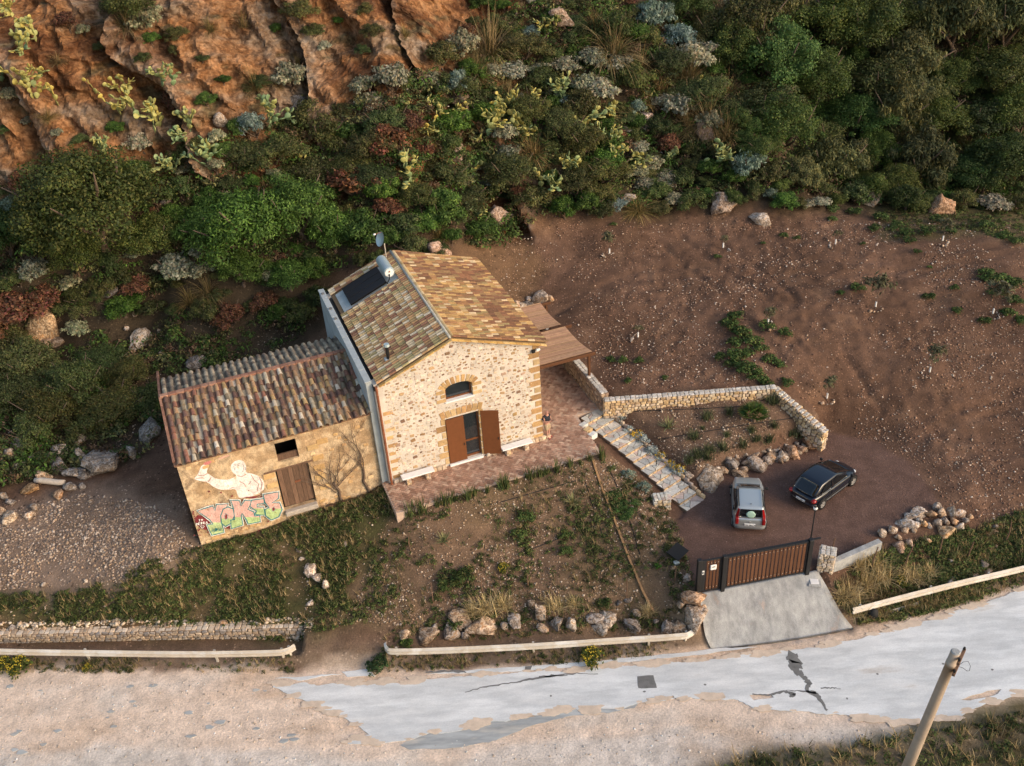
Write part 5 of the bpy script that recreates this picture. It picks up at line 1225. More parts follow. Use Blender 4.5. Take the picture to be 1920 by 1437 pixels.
# ------------------------------------------------------------------ utility pole
pt0, pt1 = Vector((13.46, 21.94, -1.9)), Vector((14.2, 21.8, 7.4)); pole = empty('utility_pole', pt0, 0, 'leaning round concrete utility pole at lower right', 'utility pole')
dv = pt1 - pt0; pole_m = M['polec'] = mat('pole_concrete', (.42, .33, .25), .85, .15, 2, .2, 30)
MB().tube([dv * t for t in (0, .5, .8, .93, .93, .95, .95, 1)], [.23, .19, .172, .163, .175, .175, .163, .16], 20).build('shaft', M['polec'], pole, True)
MB().tube([dv, dv + Vector((0, 0, .05))], [.158, .12], 20).build('cap', M['concrete'], pole)
for z_, l, off_ in ((-.12, .75, .1), (-.75, .62, .25)):
    c = dv * (1 + z_ / dv.length) + Vector((.17, -.12, 0)); ax = Vector((.75, -.45, 0)).normalized(); ax = Vector((.62, .78, 0)).normalized()
    R = basis(c, ax, Vector((-ax.y, ax.x, 0)), (0, 0, 1)); arm = MB().bbox((-l * .5, -.05, -.06), (l * .5, .05, .06), .01, M=R).build('crossarm', M['oldwood'], pole)
    for sx in (-.38, .38): MB().tube([R @ Vector((sx * l, 0, .06)), R @ Vector((sx * l, 0, .12)), R @ Vector((sx * l, 0, .2))], [.02, .05, .03], 8).build('insulator', M['metal'], arm)
wl = MB(); c = dv + Vector((.5, .1, -.9)); wl.tube([c + Vector((math.cos(t) * .22, math.sin(t) * .16, .12 * math.sin(2 * t))) for t in [k * .7 for k in range(16)]], .008, 4); wl.build('loose_wire', M['metal'], pole)

# ------------------------------------------------------------------ cars
def superloft(stations, prof, n=None):
    """stations: list of (x, fn(k)->(y,z)) half profile; mirrored loft"""
    vs = []; fs = []; m = len(prof(stations[0]))
    for s in stations:
        h = prof(s); full = [(s[0], y, z) for y, z in h] + [(s[0], -y, z) for y, z in h[::-1]]; vs += full
    w_ = 2 * m
    for i in range(len(stations) - 1):
        for k in range(w_): fs.append((i * w_ + k, i * w_ + (k + 1) % w_, (i + 1) * w_ + (k + 1) % w_, (i + 1) * w_ + k))
    fs.append(tuple(range(w_ - 1, -1, -1))); fs.append(tuple((len(stations) - 1) * w_ + k for k in range(w_)))
    return vs, fs
def subsurf(o, lv=2, crease=None):
    md = o.modifiers.new('sub', 'SUBSURF'); md.levels = lv; md.render_levels = lv
    for p in o.data.polygons: p.use_smooth = True
def car(name, label, loc, ang, paint, L_, Wd, belt, roofz, gh, hood, tail, rails, plate, wheelbase, wr=.30, lampcol=(.45, .01, .01), boxy=True, rimcol=None):
    c = empty(name, loc, ang, label, 'car'); hwid = Wd / 2; x0, x1 = -L_ / 2, L_ / 2      # +x is the front
    st = []                                                   # x, half width, z low, z side, z top, crown
    if boxy: T = [(0, .80, .34, .62, .86), (.03, .93, .26, .66, .98), (.12, .985, .22, .68, 1.0), (.3, 1, .2, .68, 1.0), (.55, 1, .2, .68, .98), (.70, 1, .2, .66, .97), (.80, .985, .2, .64, .90), (.92, .92, .22, .60, .82), (.98, .80, .28, .52, .72), (1, .66, .34, .48, .62)]
    else: T = [(0, .72, .36, .58, .84), (.03, .88, .28, .62, .93), (.12, .97, .22, .66, .96), (.3, 1, .2, .66, .95), (.5, 1, .2, .64, .93), (.66, 1, .2, .62, .92), (.76, .98, .2, .60, .86), (.88, .90, .22, .54, .74), (.96, .74, .28, .46, .62), (1, .52, .34, .42, .52)]
    for f, wf_, zl, zs, zt in T: st.append((x0 + f * L_, hwid * wf_, zl, zs, zt * belt / 1.0))
    prof = lambda s: [(s[1] * .55, s[2]), (s[1] * .93, s[2] + .02), (s[1], (s[2] + s[3]) / 2), (s[1] * .99, s[3]), (s[1] * .93, s[4] - .05), (s[1] * .80, s[4]), (s[1] * .35, s[4] + .015)]
    body = MB().add(*superloft(st, prof)).build('body', paint, c); subsurf(body, 2)
    # bumper strip / sills
    lo = [(s[0] + (-.015 if s[0] < 0 else .015) * (abs(s[0]) > L_ * .44), s[1] * 1.008, s[2] - .015, s[3], s[2] + .2) for s in st]
    prof2 = lambda s: [(s[1] * .6, s[2]), (s[1] * .95, s[2]), (s[1], s[2] + .07), (s[1], s[4] - .02), (s[1] * .97, s[4])]
    sk = MB().add(*superloft(lo, prof2)).build('bumper_skirt', M['grey_trim'] if boxy else paint, c); subsurf(sk, 1)
    # cabin
    xa, xb, xc, xd = [x0 + g * L_ for g in gh]                # rear glass base, roof rear, roof front, windscreen base
    bl = belt * .97; wb, wt = hwid * .93, hwid * .76
    def ring(x, hwb, z): return [(x, -hwb, z), (x, hwb, z)]
    cs = [(xa, wb * .93, bl, wb * .92, bl + .02), (xb, wb * .97, bl, wt * .97, roofz - .05), (xb + .25, wb, bl, wt, roofz - .005), ((xb + xc) / 2, wb, bl, wt * 1.01, roofz + .01), (xc - .15, wb, bl, wt * .98, roofz - .01), (xc, wb, bl, wt * .94, roofz - .05), (xd, wb * .9, bl - .03, wb * .88, bl - .01)]
    prof3 = lambda s: [(s[1] * .5, s[2] - .1), (s[1], s[2] - .04), (s[1] + (s[3] - s[1]) * .5, s[2] + (s[4] - s[2]) * .52), (s[3], s[4] - .03), (s[3] * .9, s[4]), (s[3] * .4, s[4] + .012)]
    cab = MB().add(*superloft(cs, prof3)).build('cabin', paint, c); subsurf(cab, 2)
    # glazing panels (slightly proud of the cabin)
    def quad(name, pts, m, parent=c, off=None, th=.012):
        pts = [Vector(p) for p in pts]; n = (pts[1] - pts[0]).cross(pts[3] - pts[0]).normalized(); cen_ = sum(pts, Vector()) / 4
        if n.dot(cen_ - Vector((0, 0, .9))) < 0: n = -n
        a = pts; k = 6; vs = []; fs = []
        for i in range(k + 1):
            for j in range(k + 1):
                s, t = i / k, j / k; p = (a[0] * (1 - s) + a[1] * s) * (1 - t) + (a[3] * (1 - s) + a[2] * s) * t; b = .02 * (1 - (2 * s - 1) ** 2) + .012 * (1 - (2 * t - 1) ** 2); vs.append(p + n * (b + (off or .0)))
        for i in range(k):
            for j in range(k): q = i * (k + 1) + j; fs.append((q, q + 1, q + k + 2, q + k + 1))
        nv = len(vs); vs += [v - n * th for v in vs]; fs += [tuple(x + nv for x in f[::-1]) for f in fs]
        e = list(range(k + 1)) + [i * (k + 1) + k for i in range(1, k + 1)] + [k * (k + 1) + j for j in range(k - 1, -1, -1)] + [i * (k + 1) for i in range(k - 1, 0, -1)]
        fs += [(e[i], e[(i + 1) % len(e)], e[(i + 1) % len(e)] + nv, e[i] + nv) for i in range(len(e))]
        return MB().add(vs, fs).build(name, m, parent, True)
    quad('windscreen', [(xd - .04, -wb * .80, bl + .02), (xd - .04, wb * .80, bl + .02), (xc + .01, wt * .84, roofz - .07), (xc + .01, -wt * .84, roofz - .07)], M['carglass'], off=.012)
    rw = quad('rear_window', [(xa + .035, -wb * .74, bl + .06), (xa + .035, wb * .74, bl + .06), (xb - .015, wt * .84, roofz - .08), (xb - .015, -wt * .84, roofz - .08)], M['carglass'], off=.02)
    for s in (-1, 1):
        y = lambda z: s * (wb + (wt - wb) * (z - bl) / (roofz - bl) + .004)
        zb, ztp = bl + .05, roofz - .10; xm_ = (xb + xc) / 2 + .05
        for q0_, q1_, q2_, q3_ in (((xd - .42), xm_ + .04, xm_ + .04, xc - .10), (xm_ - .05, xa + .35, xb + .28, xm_ - .05)):
            quad('side_window', [(q0_, y(zb), zb), (q1_, y(zb), zb), (q2_, y(ztp), ztp), (q3_, y(ztp), ztp)], M['carglass'], off=.014)
        # door seams, mirror, wheels
        MB().box((xm_ - .006, s * hwid * .985 - .012, .36), (xm_ + .006, s * hwid * .985 + .012 + .004, bl - .06)).build('door_seam', M['black'], c)
        MB().bbox((xm_ - .75, s * hwid - .015, .50), (xm_ + .75, s * hwid + .014, .56), .008).build('side_moulding', M['grey_trim'] if boxy else M['black'], c)
        MB().bbox((xm_ - .25, s * (hwid - .02) - .02, bl - .13), (xm_ - .08, s * (hwid - .02) + .022, bl - .09), .008).build('door_handle', M['black'], c)
        mr = MB().bbox((xd - .42, s * (hwid + .03) - .02, bl + .0), (xd - .30, s * (hwid + .15) + (.02 * s), bl + .13) if s > 0 else (xd - .30, s * (hwid + .03) + .02, bl + .13), .03) if s > 0 else MB().bbox((xd - .42, s * (hwid + .17), bl + .0), (xd - .30, s * (hwid + .01), bl + .13), .03)
        mr.build('mirror', M['black'], c)
        for xw in (-wheelbase / 2 + (-.06 if boxy else -.02), wheelbase / 2 + (-.06 if boxy else -.02)):
            yw = s * (hwid - .06)
            wh = MB(); ring_ = []; n = 24
            for yy, r in ((-.10, wr * .62), (-.10, wr * .95), (-.07, wr), (.07, wr), (.10, wr * .95), (.10, wr * .62)): ring_.append([(xw + r * math.cos(2 * math.pi * k / n), yw + yy, wr + r * math.sin(2 * math.pi * k / n)) for k in range(n)])
            vs = [p for r in ring_ for p in r]; fs = [(i * n + k, (i + 1) * n + k, (i + 1) * n + (k + 1) % n, i * n + (k + 1) % n) for i in range(5) for k in range(n)]
            tyre = wh.add(vs, fs).build('wheel', M['black'], c, True)
            rm = MB(); yo = yw + s * .075; rm.tube([(xw, yo - s * .04, wr), (xw, yo + s * .004, wr)], wr * .6, 20, (.10, .10, .10)); 
            rb = rm.build('wheel_well', M['black'], tyre)
            sp5 = MB(); 
            for k in range(5):
                t = 2 * math.pi * k / 5 + .3; d = Vector((math.cos(t), 0, math.sin(t))); e = Vector((-math.sin(t), 0, math.cos(t))); o_ = Vector((xw, yo, wr))
                pts = [o_ + d * wr * .08 + e * .035, o_ + d * wr * .08 - e * .035, o_ + d * wr * .6 - e * .055, o_ + d * wr * .6 + e * .055]; sp5.add(pts + [p + Vector((0, s * .02, 0)) for p in pts], [(0, 1, 2, 3), (7, 6, 5, 4), (0, 4, 5, 1), (1, 5, 6, 2), (2, 6, 7, 3), (3, 7, 4, 0)])
            rr_ = []
            for r, yy in ((wr * .56, .0), (wr * .68, .0), (wr * .66, .025), (wr * .58, .02)): rr_.append([(xw + r * math.cos(2 * math.pi * k / n), yo + s * yy, wr + r * math.sin(2 * math.pi * k / n)) for k in range(n)])
            sp5.add([p for r in rr_ for p in r], [(i * n + k, ((i + 1) % 4) * n + k, ((i + 1) % 4) * n + (k + 1) % n, i * n + (k + 1) % n) for i in range(4) for k in range(n)])
            sp5.build('rim', M['alloy'], tyre)
            ar = MB(); n2_ = 14; vs = []; 
            for r, yy in ((wr * 1.06, .0), (wr * 1.22, .0), (wr * 1.2, .03), (wr * 1.06, .03)): vs += [(xw + r * math.cos(math.pi * k / n2_), s * (hwid - .03) + s * yy, wr + r * math.sin(math.pi * k / n2_) * .98) for k in range(n2_ + 1)]
            mm = n2_ + 1; ar.add(vs, [(i * mm + k, ((i + 1) % 4) * mm + k, ((i + 1) % 4) * mm + k + 1, i * mm + k + 1) for i in range(4) for k in range(n2_)]).build('wheel_arch', M['black'] if not boxy else M['grey_trim'], c)
        # lamps
        if boxy:
            tl_ = MB(); tl_.bbox((xa - .10, s * hwid * .70 if s > 0 else s * hwid * .90, belt * .62), (xa + .12, s * hwid * .90 if s > 0 else s * hwid * .70, belt * 1.02), .03); tl_.build('tail_lamp', M['redlamp'], c)
            tl_ = MB(); a_, b_ = sorted((s * wt * .86, s * wt * 1.05)); vs = [(xa + .02, s * wb * .78, bl + .05), (xa + .10, s * wb * .96, bl + .05), (xb + .03, s * wt * 1.0, roofz - .08), (xb - .03, s * wt * .86, roofz - .08)]; vs = [Vector(v) for v in vs]
            nrm = Vector((-.9, s * .3, .15)).normalized(); tl_.add([v + nrm * .0 for v in vs] + [v + nrm * .045 for v in vs], [(0, 1, 2, 3), (7, 6, 5, 4), (0, 4, 5, 1), (1, 5, 6, 2), (2, 6, 7, 3), (3, 7, 4, 0)]); tl_.build('tail_lamp', M['redlamp'], c)
        else:
            tl_ = MB(); V_, F_ = ico(2); tl_.add([(p[0] * .16 + xa + .02, s * hwid * .80 + p[1] * .14, belt * .78 + p[2] * .11) for p in V_], F_); tl_.build('tail_lamp', M['redlamp'], c, True)
        hl_ = MB(); V_, F_ = ico(2); hl_.add([(p[0] * .20 + x1 - (.22 if boxy else .30), s * hwid * (.66 if boxy else .60) + p[1] * .14, belt * (.66 if boxy else .56) + p[2] * .07) for p in V_], F_); hl_.build('headlamp', M['lampglass'], c, True)
        if rails: MB().tube([(xb + .12, s * wt * .93, roofz + .0), (xb + .2, s * wt * .95, roofz + .05), (xc - .3, s * wt * .95, roofz + .055), (xc - .2, s * wt * .93, roofz)], .022, 6).build('roof_rail', M['black'], c)
    xr = x0 - .012
    npl = MB().box((xr - .02, -.26, .56 if boxy else .50), (xr + .05, .26, .67 if boxy else .61)).build('number_plate', M['white'], c)
    glyph = {'C': [[(1, 0), (0, 0), (0, 1), (1, 1)]], 'N': [[(0, 1), (0, 0), (1, 1), (1, 0)]], '9': [[(1, .5), (0, .5), (0, 0), (1, 0), (1, 1)]], '0': [[(0, 0), (1, 0), (1, 1), (0, 1), (0, 0)]], '1': [[(.5, 0), (.5, 1)]], 'F': [[(1, 0), (0, 0), (0, 1)], [(0, .5), (.8, .5)]], 'L': [[(0, 0), (0, 1), (1, 1)]]}
    mb = MB(); k0 = -.20
    for ch in plate:
        if ch != ' ':
            for s_ in glyph[ch]:
                for (ax_, ay_), (bx_, by_) in zip(s_, s_[1:]):
                    pa = Vector((xr - .0225, -(k0 + ax_ * .04), .645 - ay_ * .06 - (0 if boxy else .06))); pb = Vector((xr - .0225, -(k0 + bx_ * .04), .645 - by_ * .06 - (0 if boxy else .06))); mb.tube([pa, pb], .006, 4)
        k0 += .058
    mb.build('plate_lettering', M['black'], npl)
    return c, rw, dict(xa=xa, xb=xb, xc=xc, xd=xd, bl=bl, wb=wb, wt=wt, roofz=roofz, x0=x0)
M['grey_trim'] = mat('grey_trim', (.20, .20, .20), .6, .08, 4); M['carglass'] = glassmat('car_glass', (.006, .008, .010), .05); M['alloy'] = mat('alloy', (.62, .60, .57), .3, .05, 4, metal=.6); M['redlamp'] = mat('red_lamp', (.26, .010, .010), .2, 0, spec=.6); M['lampglass'] = mat('lamp_glass', (.55, .57, .6), .1, 0, spec=.8)
def carpaint(name, col, metal): return mat(name, col, .28, 0, 1, metal=metal, spec=.5, coat=.6)
cr, cf = P(1405.5, 1001, .25), P(1400, 893, .55); cd_ = Vector(cf - cr); cd_.z = 0; mid = (cr + cf) / 2
c1, rw1, g1_ = car('parked_car', 'small silver hatchback with roof rails parked nose to the boulders', (mid[0], mid[1], 0), math.atan2(cd_.y, cd_.x), carpaint('silver_paint', (.50, .53, .53), .55), 3.6, 1.60, 1.0, 1.54, (.02, .055, .50, .745), 0, 0, True, 'CN 901 FL', 2.32, .29)
sm = MB(); sm.tube([(g1_['x0'] + .005, 0, .79), (g1_['x0'] - .03, 0, .79)], .045, 12); sm.build('badge', M['alloy'], c1)
sh = MB(); V_, F_ = ico(2); sh.add([(p[0] * .02, p[1] * .23, p[2] * .21) for p in V_], F_); shd = sh.build('sun_shade', mat('shade_green', (.40, .58, .46), .6, .1, 6), c1, True); shd.location = (g1_['xa'] - .028, 0, g1_['bl'] + .27); shd.rotation_euler = (0, .14, 0)
MB().tube([(g1_['xb'] + .3, 0, 1.53), (g1_['xb'] + .26, 0, 1.6), (g1_['xb'] + .2, 0, 1.62)], [.03, .014, .008], 6).build('aerial', M['black'], c1)
wr_, wf_ = P(1537, 954, 0), P(1597, 908.5, 0); wd_ = Vector(wf_ - wr_); wd_.normalize(); wn = Vector((-wd_.y, wd_.x, 0)); mid = Vector((wr_ + wf_) / 2) + wn * .76
car('parked_car', 'dark navy hatchback parked at an angle on the reddish gravel', (mid.x, mid.y, 0), math.atan2(wd_.y, wd_.x), carpaint('navy_paint', (.006, .009, .018), .1), 4.05, 1.68, .92, 1.42, (.03, .17, .52, .82), 0, 0, False, 'CN 190 LF', 2.62, .31, boxy=False)

# ------------------------------------------------------------------ person
def skinned(name, verts, edges, rad, m, parent, sub=2, root=0):
    me = bpy.data.meshes.new(name); me.from_pydata(verts, edges, []); o = link(bpy.data.objects.new(name, me), parent)
    sk = o.modifiers.new('skin', 'SKIN'); sk.use_smooth_shade = True; sl_ = me.skin_vertices[0].data
    for i, r in enumerate(rad): sl_[i].radius = (r, r) if not isinstance(r, tuple) else r
    sl_[root].use_root = True
    o.modifiers.new('sub', 'SUBSURF').levels = sub; o.modifiers['sub'].render_levels = sub; me.materials.append(m)
    dg = bpy.context.evaluated_depsgraph_get(); ev = o.evaluated_get(dg); nm = bpy.data.meshes.new_from_object(ev); o.modifiers.clear(); o.data = nm
    nm.polygons.foreach_set('use_smooth', [True] * len(nm.polygons)); setcol(nm, None)
    if not nm.materials: nm.materials.append(m)
    return o
pp = P(1026, 819, ZT); man = empty('person', (pp[0], pp[1], ZT), HANG - math.radians(62), 'bald person in dark shirt and khaki shorts leaning on the house, looking at a phone', 'person')
skin = mat('skin', (.50, .26, .19), .6, .06, 8); shirt = mat('navy_shirt', (.02, .022, .03), .9, .1, 8); khaki = mat('khaki_cloth', (.40, .30, .19), .9, .1, 8); redshoe = mat('red_sandal', (.30, .05, .06), .7, .05)
# local: x right of the house wall, -y towards the road; the man faces +x/-y
bv = [(0, 0, .98), (0, .0, 1.2), (.0, .0, 1.42), (.03, -.01, 1.54), (.08, -.02, 1.66), (.095, -.02, 1.74),
      (.02, .10, .90), (.06, .11, .50), (.03, .12, .10), (.20, .12, .05), (.02, -.10, .90), (.10, -.10, .50), (.10, -.10, .10), (.27, -.11, .05),
      (.0, .20, 1.42), (.05, .25, 1.15), (.26, .10, 1.16), (.34, .06, 1.19), (.0, -.20, 1.42), (.06, -.24, 1.15), (.27, -.10, 1.18), (.36, -.03, 1.20)]
be = [(0, 1), (1, 2), (2, 3), (3, 4), (4, 5), (0, 6), (6, 7), (7, 8), (8, 9), (0, 10), (10, 11), (11, 12), (12, 13), (2, 14), (14, 15), (15, 16), (16, 17), (2, 18), (18, 19), (19, 20), (20, 21)]
brd = [(.15, .12), (.15, .12), (.14, .10), .06, .10, .075, .09, .06, .045, .04, .09, .06, .045, .04, .065, .048, .036, .03, .065, .048, .036, .03]
skinned('body', bv, be, brd, skin, man)
skinned('shirt', [(0, 0, .95), (0, 0, 1.2), (.0, 0, 1.40), (.015, 0, 1.48), (0, .20, 1.415), (.03, .235, 1.24), (0, -.20, 1.415), (.03, -.23, 1.24)], [(0, 1), (1, 2), (2, 3), (2, 4), (4, 5), (2, 6), (6, 7)], [(.20, .17), (.21, .18), (.20, .14), .08, .10, .09, .10, .09], shirt, man)
skinned('shorts', [(0, 0, .98), (.01, 0, .90), (.03, .10, .82), (.06, .115, .50), (.03, -.10, .82), (.10, -.105, .50)], [(0, 1), (1, 2), (2, 3), (1, 4), (4, 5)], [(.19, .165), (.19, .16), .135, .11, .135, .11], khaki, man)
for s, px_ in ((.12, .02), (-.105, .09)):
    MB().bbox((px_ - .06, s - .05, .0), (px_ + .22, s + .05, .07), .025).build('sandal', redshoe, man)
for s, hx in ((1, .345), (-1, .37)):
    for k in range(4): skinned('finger', [(hx, .06 * (s > 0) - .03 * (s < 0) + s * .0 + (k - 1.5) * .018, 1.20), (hx + .045, .04 * (s > 0) - .02 * (s < 0) + (k - 1.5) * .016, 1.205), (hx + .06, .02 + (k - 1.5) * .014, 1.225)], [(0, 1), (1, 2)], [.011, .010, .008], skin, man, 1)
    skinned('thumb', [(hx - .01, .06 * (s > 0) - .03 * (s < 0) - s * .03, 1.21), (hx + .03, s * .0 + .01, 1.235)], [(0, 1)], [.012, .010], skin, man, 1)
fc = MB(); V_, F_ = ico(1)
for sy in (-.035, .035): fc.add(V_ * .012 + np.array([.19, -.02 + sy, 1.70]), F_, (.04, .03, .03))
fc.add([(p[0] * .016 + .205, p[1] * .012 - .02, p[2] * .022 + 1.675) for p in V_], F_, (1, .9, .9)); fc.add([(p[0] * .008 + .193, p[1] * .025 - .02, p[2] * .006 + 1.635) for p in V_], F_, (.6, .35, .35))
for sy in (-.10, .10): fc.add([(p[0] * .022 + .085, p[1] * .012 - .02 + sy, p[2] * .032 + 1.69) for p in V_], F_)
fc.build('face', skin, man)
phm = man.matrix_basis @ Vector((0, 0, 0)); R = Matrix.Translation(Vector((pp[0], pp[1], ZT))) @ Matrix.Rotation(HANG - math.radians(62), 4, 'Z'); pw_ = R @ Vector((.41, .02, 1.235))
ph = MB().bbox((-.035, -.075, -.005), (.035, .075, .005), .004).build('phone', M['black']); ph.location = pw_; ph.rotation_euler = (0, -.5, HANG - math.radians(62)); tag(ph, 'dark phone held by the person leaning on the house', 'phone')
# ------------------------------------------------------------------ boulders and stones
def boulder_mesh(seed, sub=3, rough=.55):
    V_, F_ = ico(sub); r = random.Random(seed); s = Vector((r.uniform(0, 50), r.uniform(0, 50), r.uniform(0, 50)))
    planes = [(Vector((r.gauss(0, 1), r.gauss(0, 1), r.gauss(0, 1))).normalized(), r.uniform(.36, .70)) for _ in range(11)]
    out = []
    for p in V_:
        p = Vector(p); d = 1 + rough * noise.fractal(p * 1.1 + s, .8, 2.1, 5)
        q = p * d
        for n, k in planes:
            e = q.dot(n) - k
            if e > 0: q -= n * e * .97
        q *= 1 + .13 * noise.fractal(q * 3.2 + s, .7, 2.2, 4)
        out.append(tuple(q))
    return np_mesh('boulder', out, F_, M['rock'], None, False)
BOULD = [boulder_mesh(i, 3) for i in range(12)]
SMALLB = [boulder_mesh(100 + i, 2) for i in range(8)]
REG = {}
def ordlabel(key, u, o, fmt): REG.setdefault(key, []).append((u, o, fmt))
def flush():
    for key, lst in REG.items():
        lst.sort(key=lambda t: t[0])
        for i, (u, o, fmt) in enumerate(lst):
            o['label'] = (fmt.format(ordw(i + 1)) if len(lst) > 1 else fmt.replace('{} ', '').replace(' from the left', ''))
RC = [(.85, .8, .76), (1.05, 1.02, 1.0), (.75, .73, .73), (1.1, .92, .74), (.9, .8, .7), (.65, .65, .67), (1.25, 1.2, 1.12)]
def rock(u, v, w_, h, key, fmt, col=None, name='boulder', lift=.0, grp=None):
    """u, v picture centre; w_, h picture size in pixels of the 1920 frame"""
    g = G(u, v + h * .38); k = depth(g) / FPX; W_ = w_ * k / 2; H_ = h * k / 2
    me_ = random.choice(BOULD if w_ > 26 else SMALLB); o = link(bpy.data.objects.new(name, me_)); R = random.uniform(0, 6.28)
    o.rotation_euler = (random.uniform(-.25, .25), random.uniform(-.25, .25), random.uniform(0, 6.28) if abs(w_ - h) < .3 * w_ else random.uniform(-.4, .4)); o.scale = (W_ * 1.4, (W_ * .6 + H_ * .5) * 1.3, H_ * 1.45); o.location = (g[0], g[1] + W_ * .15, g[2] + H_ * .40 + lift)
    c = col or random.choice(RC); kk = random.uniform(.65, .98); o.color = (c[0] * kk, c[1] * kk, c[2] * kk, 1)
    tag(o, None, 'rock' if w_ < 26 else 'boulder', grp); ordlabel(key, u, o, fmt); return o
def rocks(lst, sc, ox, oy, key, fmt, grp, col=None):
    f_ = 1.08 if key == 'park' else .88 if key == 'row' else 1.0
    for t in lst:
        x, y, w_ = t[:3]; h = (t[3] if len(t) > 3 else w_ * .8) * f_; w_ = w_ * f_
        rock(ox + x / sc, oy + y / sc, w_ / sc, h / sc, key, fmt, t[4] if len(t) > 4 else col, grp=grp)
rocks([(205, 785, 60, 60), (310, 790, 125, 70), (455, 715, 120, 90), (425, 785, 95, 70), (490, 795, 40, 50), (585, 755, 155, 100), (740, 735, 95, 60), (685, 745, 45, 55), (860, 685, 85, 90), (935, 735, 80, 70), (1010, 745, 90, 70), (1110, 710, 85, 85), (1205, 720, 85, 80), (1310, 740, 115, 70), (1470, 757, 85, 70), (1525, 752, 80, 70), (1150, 765, 90, 50), (880, 770, 70, 45)], 2.579, 680, 880, 'row', '{} boulder from the left in the row behind the middle guard rail', 'boulders behind the middle guard rail')
rocks([(1330, 688, 38, 44), (1165, 690, 38, 34), (350, 752, 36, 34), (1500, 470, 24, 40), (1420, 728, 30, 36), (820, 640, 40, 30), (1240, 640, 34, 26), (1290, 632, 36, 24)], 2.579, 680, 880, 'rowsmall', '{} small stone from the left on top of the roadside boulder row', 'small stones on the boulder row')
rocks([(1600, 690, 95, 130, (1.25, 1.15, 1.05)), (1578, 595, 95, 125, (1.25, .95, .72)), (1535, 640, 40, 60), (1560, 520, 40, 40), (1585, 660, 50, 40), (1635, 665, 40, 45), (1605, 748, 60, 24)], 2.579, 680, 880, 'gater', '{} boulder from the left beside the concrete ramp below the narrow gate', 'boulders left of the ramp')
rocks([(270, 1300, 340, 190, (1.0, .95, .88)), (30, 1240, 110, 100, (1.3, 1.2, 1.1)), (550, 1085, 170, 200), (735, 1070, 140, 150, (1.2, 1.05, .9)), (880, 1095, 215, 240, (1.35, 1.25, 1.15)), (630, 1215, 190, 110), (1040, 1010, 130, 140), (1150, 975, 140, 150), (1270, 930, 160, 210, (1.3, .95, .7)), (1490, 840, 240, 150, (1.3, .92, .62)), (690, 1160, 120, 120), (1060, 940, 90, 60, (1.3, 1.25, 1.2)), (930, 950, 80, 50), (1200, 870, 60, 50), (480, 1030, 80, 60), (450, 1170, 120, 110), (790, 1130, 110, 120), (990, 1060, 110, 110), (1100, 1040, 100, 90), (1200, 1000, 110, 110), (1370, 900, 120, 110, (1.25, 1.0, .8)), (1560, 880, 130, 80), (380, 1150, 90, 70), (830, 980, 70, 60, (1.3, 1.25, 1.2)), (990, 930, 70, 50), (1330, 850, 70, 60), (520, 1190, 90, 80), (590, 1010, 70, 60), (700, 990, 80, 60), (780, 1020, 80, 80), (1010, 970, 80, 70), (1090, 930, 70, 60), (1210, 920, 80, 80), (1330, 960, 90, 80), (1420, 880, 90, 80), (1440, 920, 70, 60), (560, 1160, 100, 90), (1130, 1060, 80, 70)], 6.53, 1290, 700, 'park', '{} boulder from the left in the wall between planted bed and parking', 'boulders edging the planted bed')
rocks([(585, 490, 72, 90), (670, 450, 92, 120, (1.4, 1.3, 1.2)), (800, 400, 170, 85, (1.3, 1.25, 1.2)), (870, 330, 120, 75, (1.3, 1.25, 1.2)), (910, 285, 155, 85, (1.35, 1.3, 1.25)), (1030, 310, 100, 90, (1.1, .8, .55)), (1095, 230, 75, 95, (1.4, 1.35, 1.3)), (1145, 290, 120, 115, (1.3, 1.1, .9)), (930, 375, 75, 70, (1.35, 1.3, 1.2)), (905, 415, 90, 70), (1080, 390, 80, 80), (1165, 370, 90, 80), (1240, 300, 80, 110), (1310, 290, 125, 95, (1.35, 1.25, 1.2)), (1255, 380, 95, 80, (1.2, .9, .65)), (1360, 365, 75, 75), (1165, 475, 155, 105, (1.2, .95, .65)), (1310, 440, 80, 90), (995, 560, 95, 55, (1.25, 1, .75)), (750, 610, 125, 95, (1.2, .95, .8)), (840, 580, 75, 115, (1.2, 1, .85)), (800, 470, 95, 60), (985, 400, 65, 90, (1.1, .8, .5)), (1030, 435, 65, 60), (1410, 330, 60, 70, (1.2, .95, .7)), (880, 470, 80, 60), (730, 530, 70, 50)], 5.053, 1540, 900, 'pile', '{} rock from the left in the heap at the right of the parking', 'heaped rocks right of the parking')
rocks([(1640, 440, 55, 45), (1645, 490, 50, 50), (1205, 750, 60, 70), (1540, 785, 100, 90), (1325, 680, 45, 45), (1590, 850, 90, 60), (1440, 900, 120, 60), (1260, 960, 150, 80), (1730, 810, 40, 50), (1655, 620, 35, 50)], 5.053, 1540, 900, 'rbank', '{} stone from the left on the weedy bank above the right guard rail', 'stones on the right bank')
rocks([(290, 350, 250, 230, (1.45, 1.15, .78)), (745, 160, 105, 65), (960, 460, 165, 135), (285, 495, 135, 75, (1.2, 1, .85)), (385, 495, 95, 65), (845, 670, 36, 44, (1.4, 1.35, 1.3)), (915, 310, 50, 50), (1095, 575, 55, 40), (1335, 630, 140, 110, (.6, .62, .66)), (850, 410, 36, 32), (1075, 425, 30, 36)], 3.592, 0, 500, 'lslope', '{} boulder from the left on the dark slope above the scrub', 'boulders on the left slope')
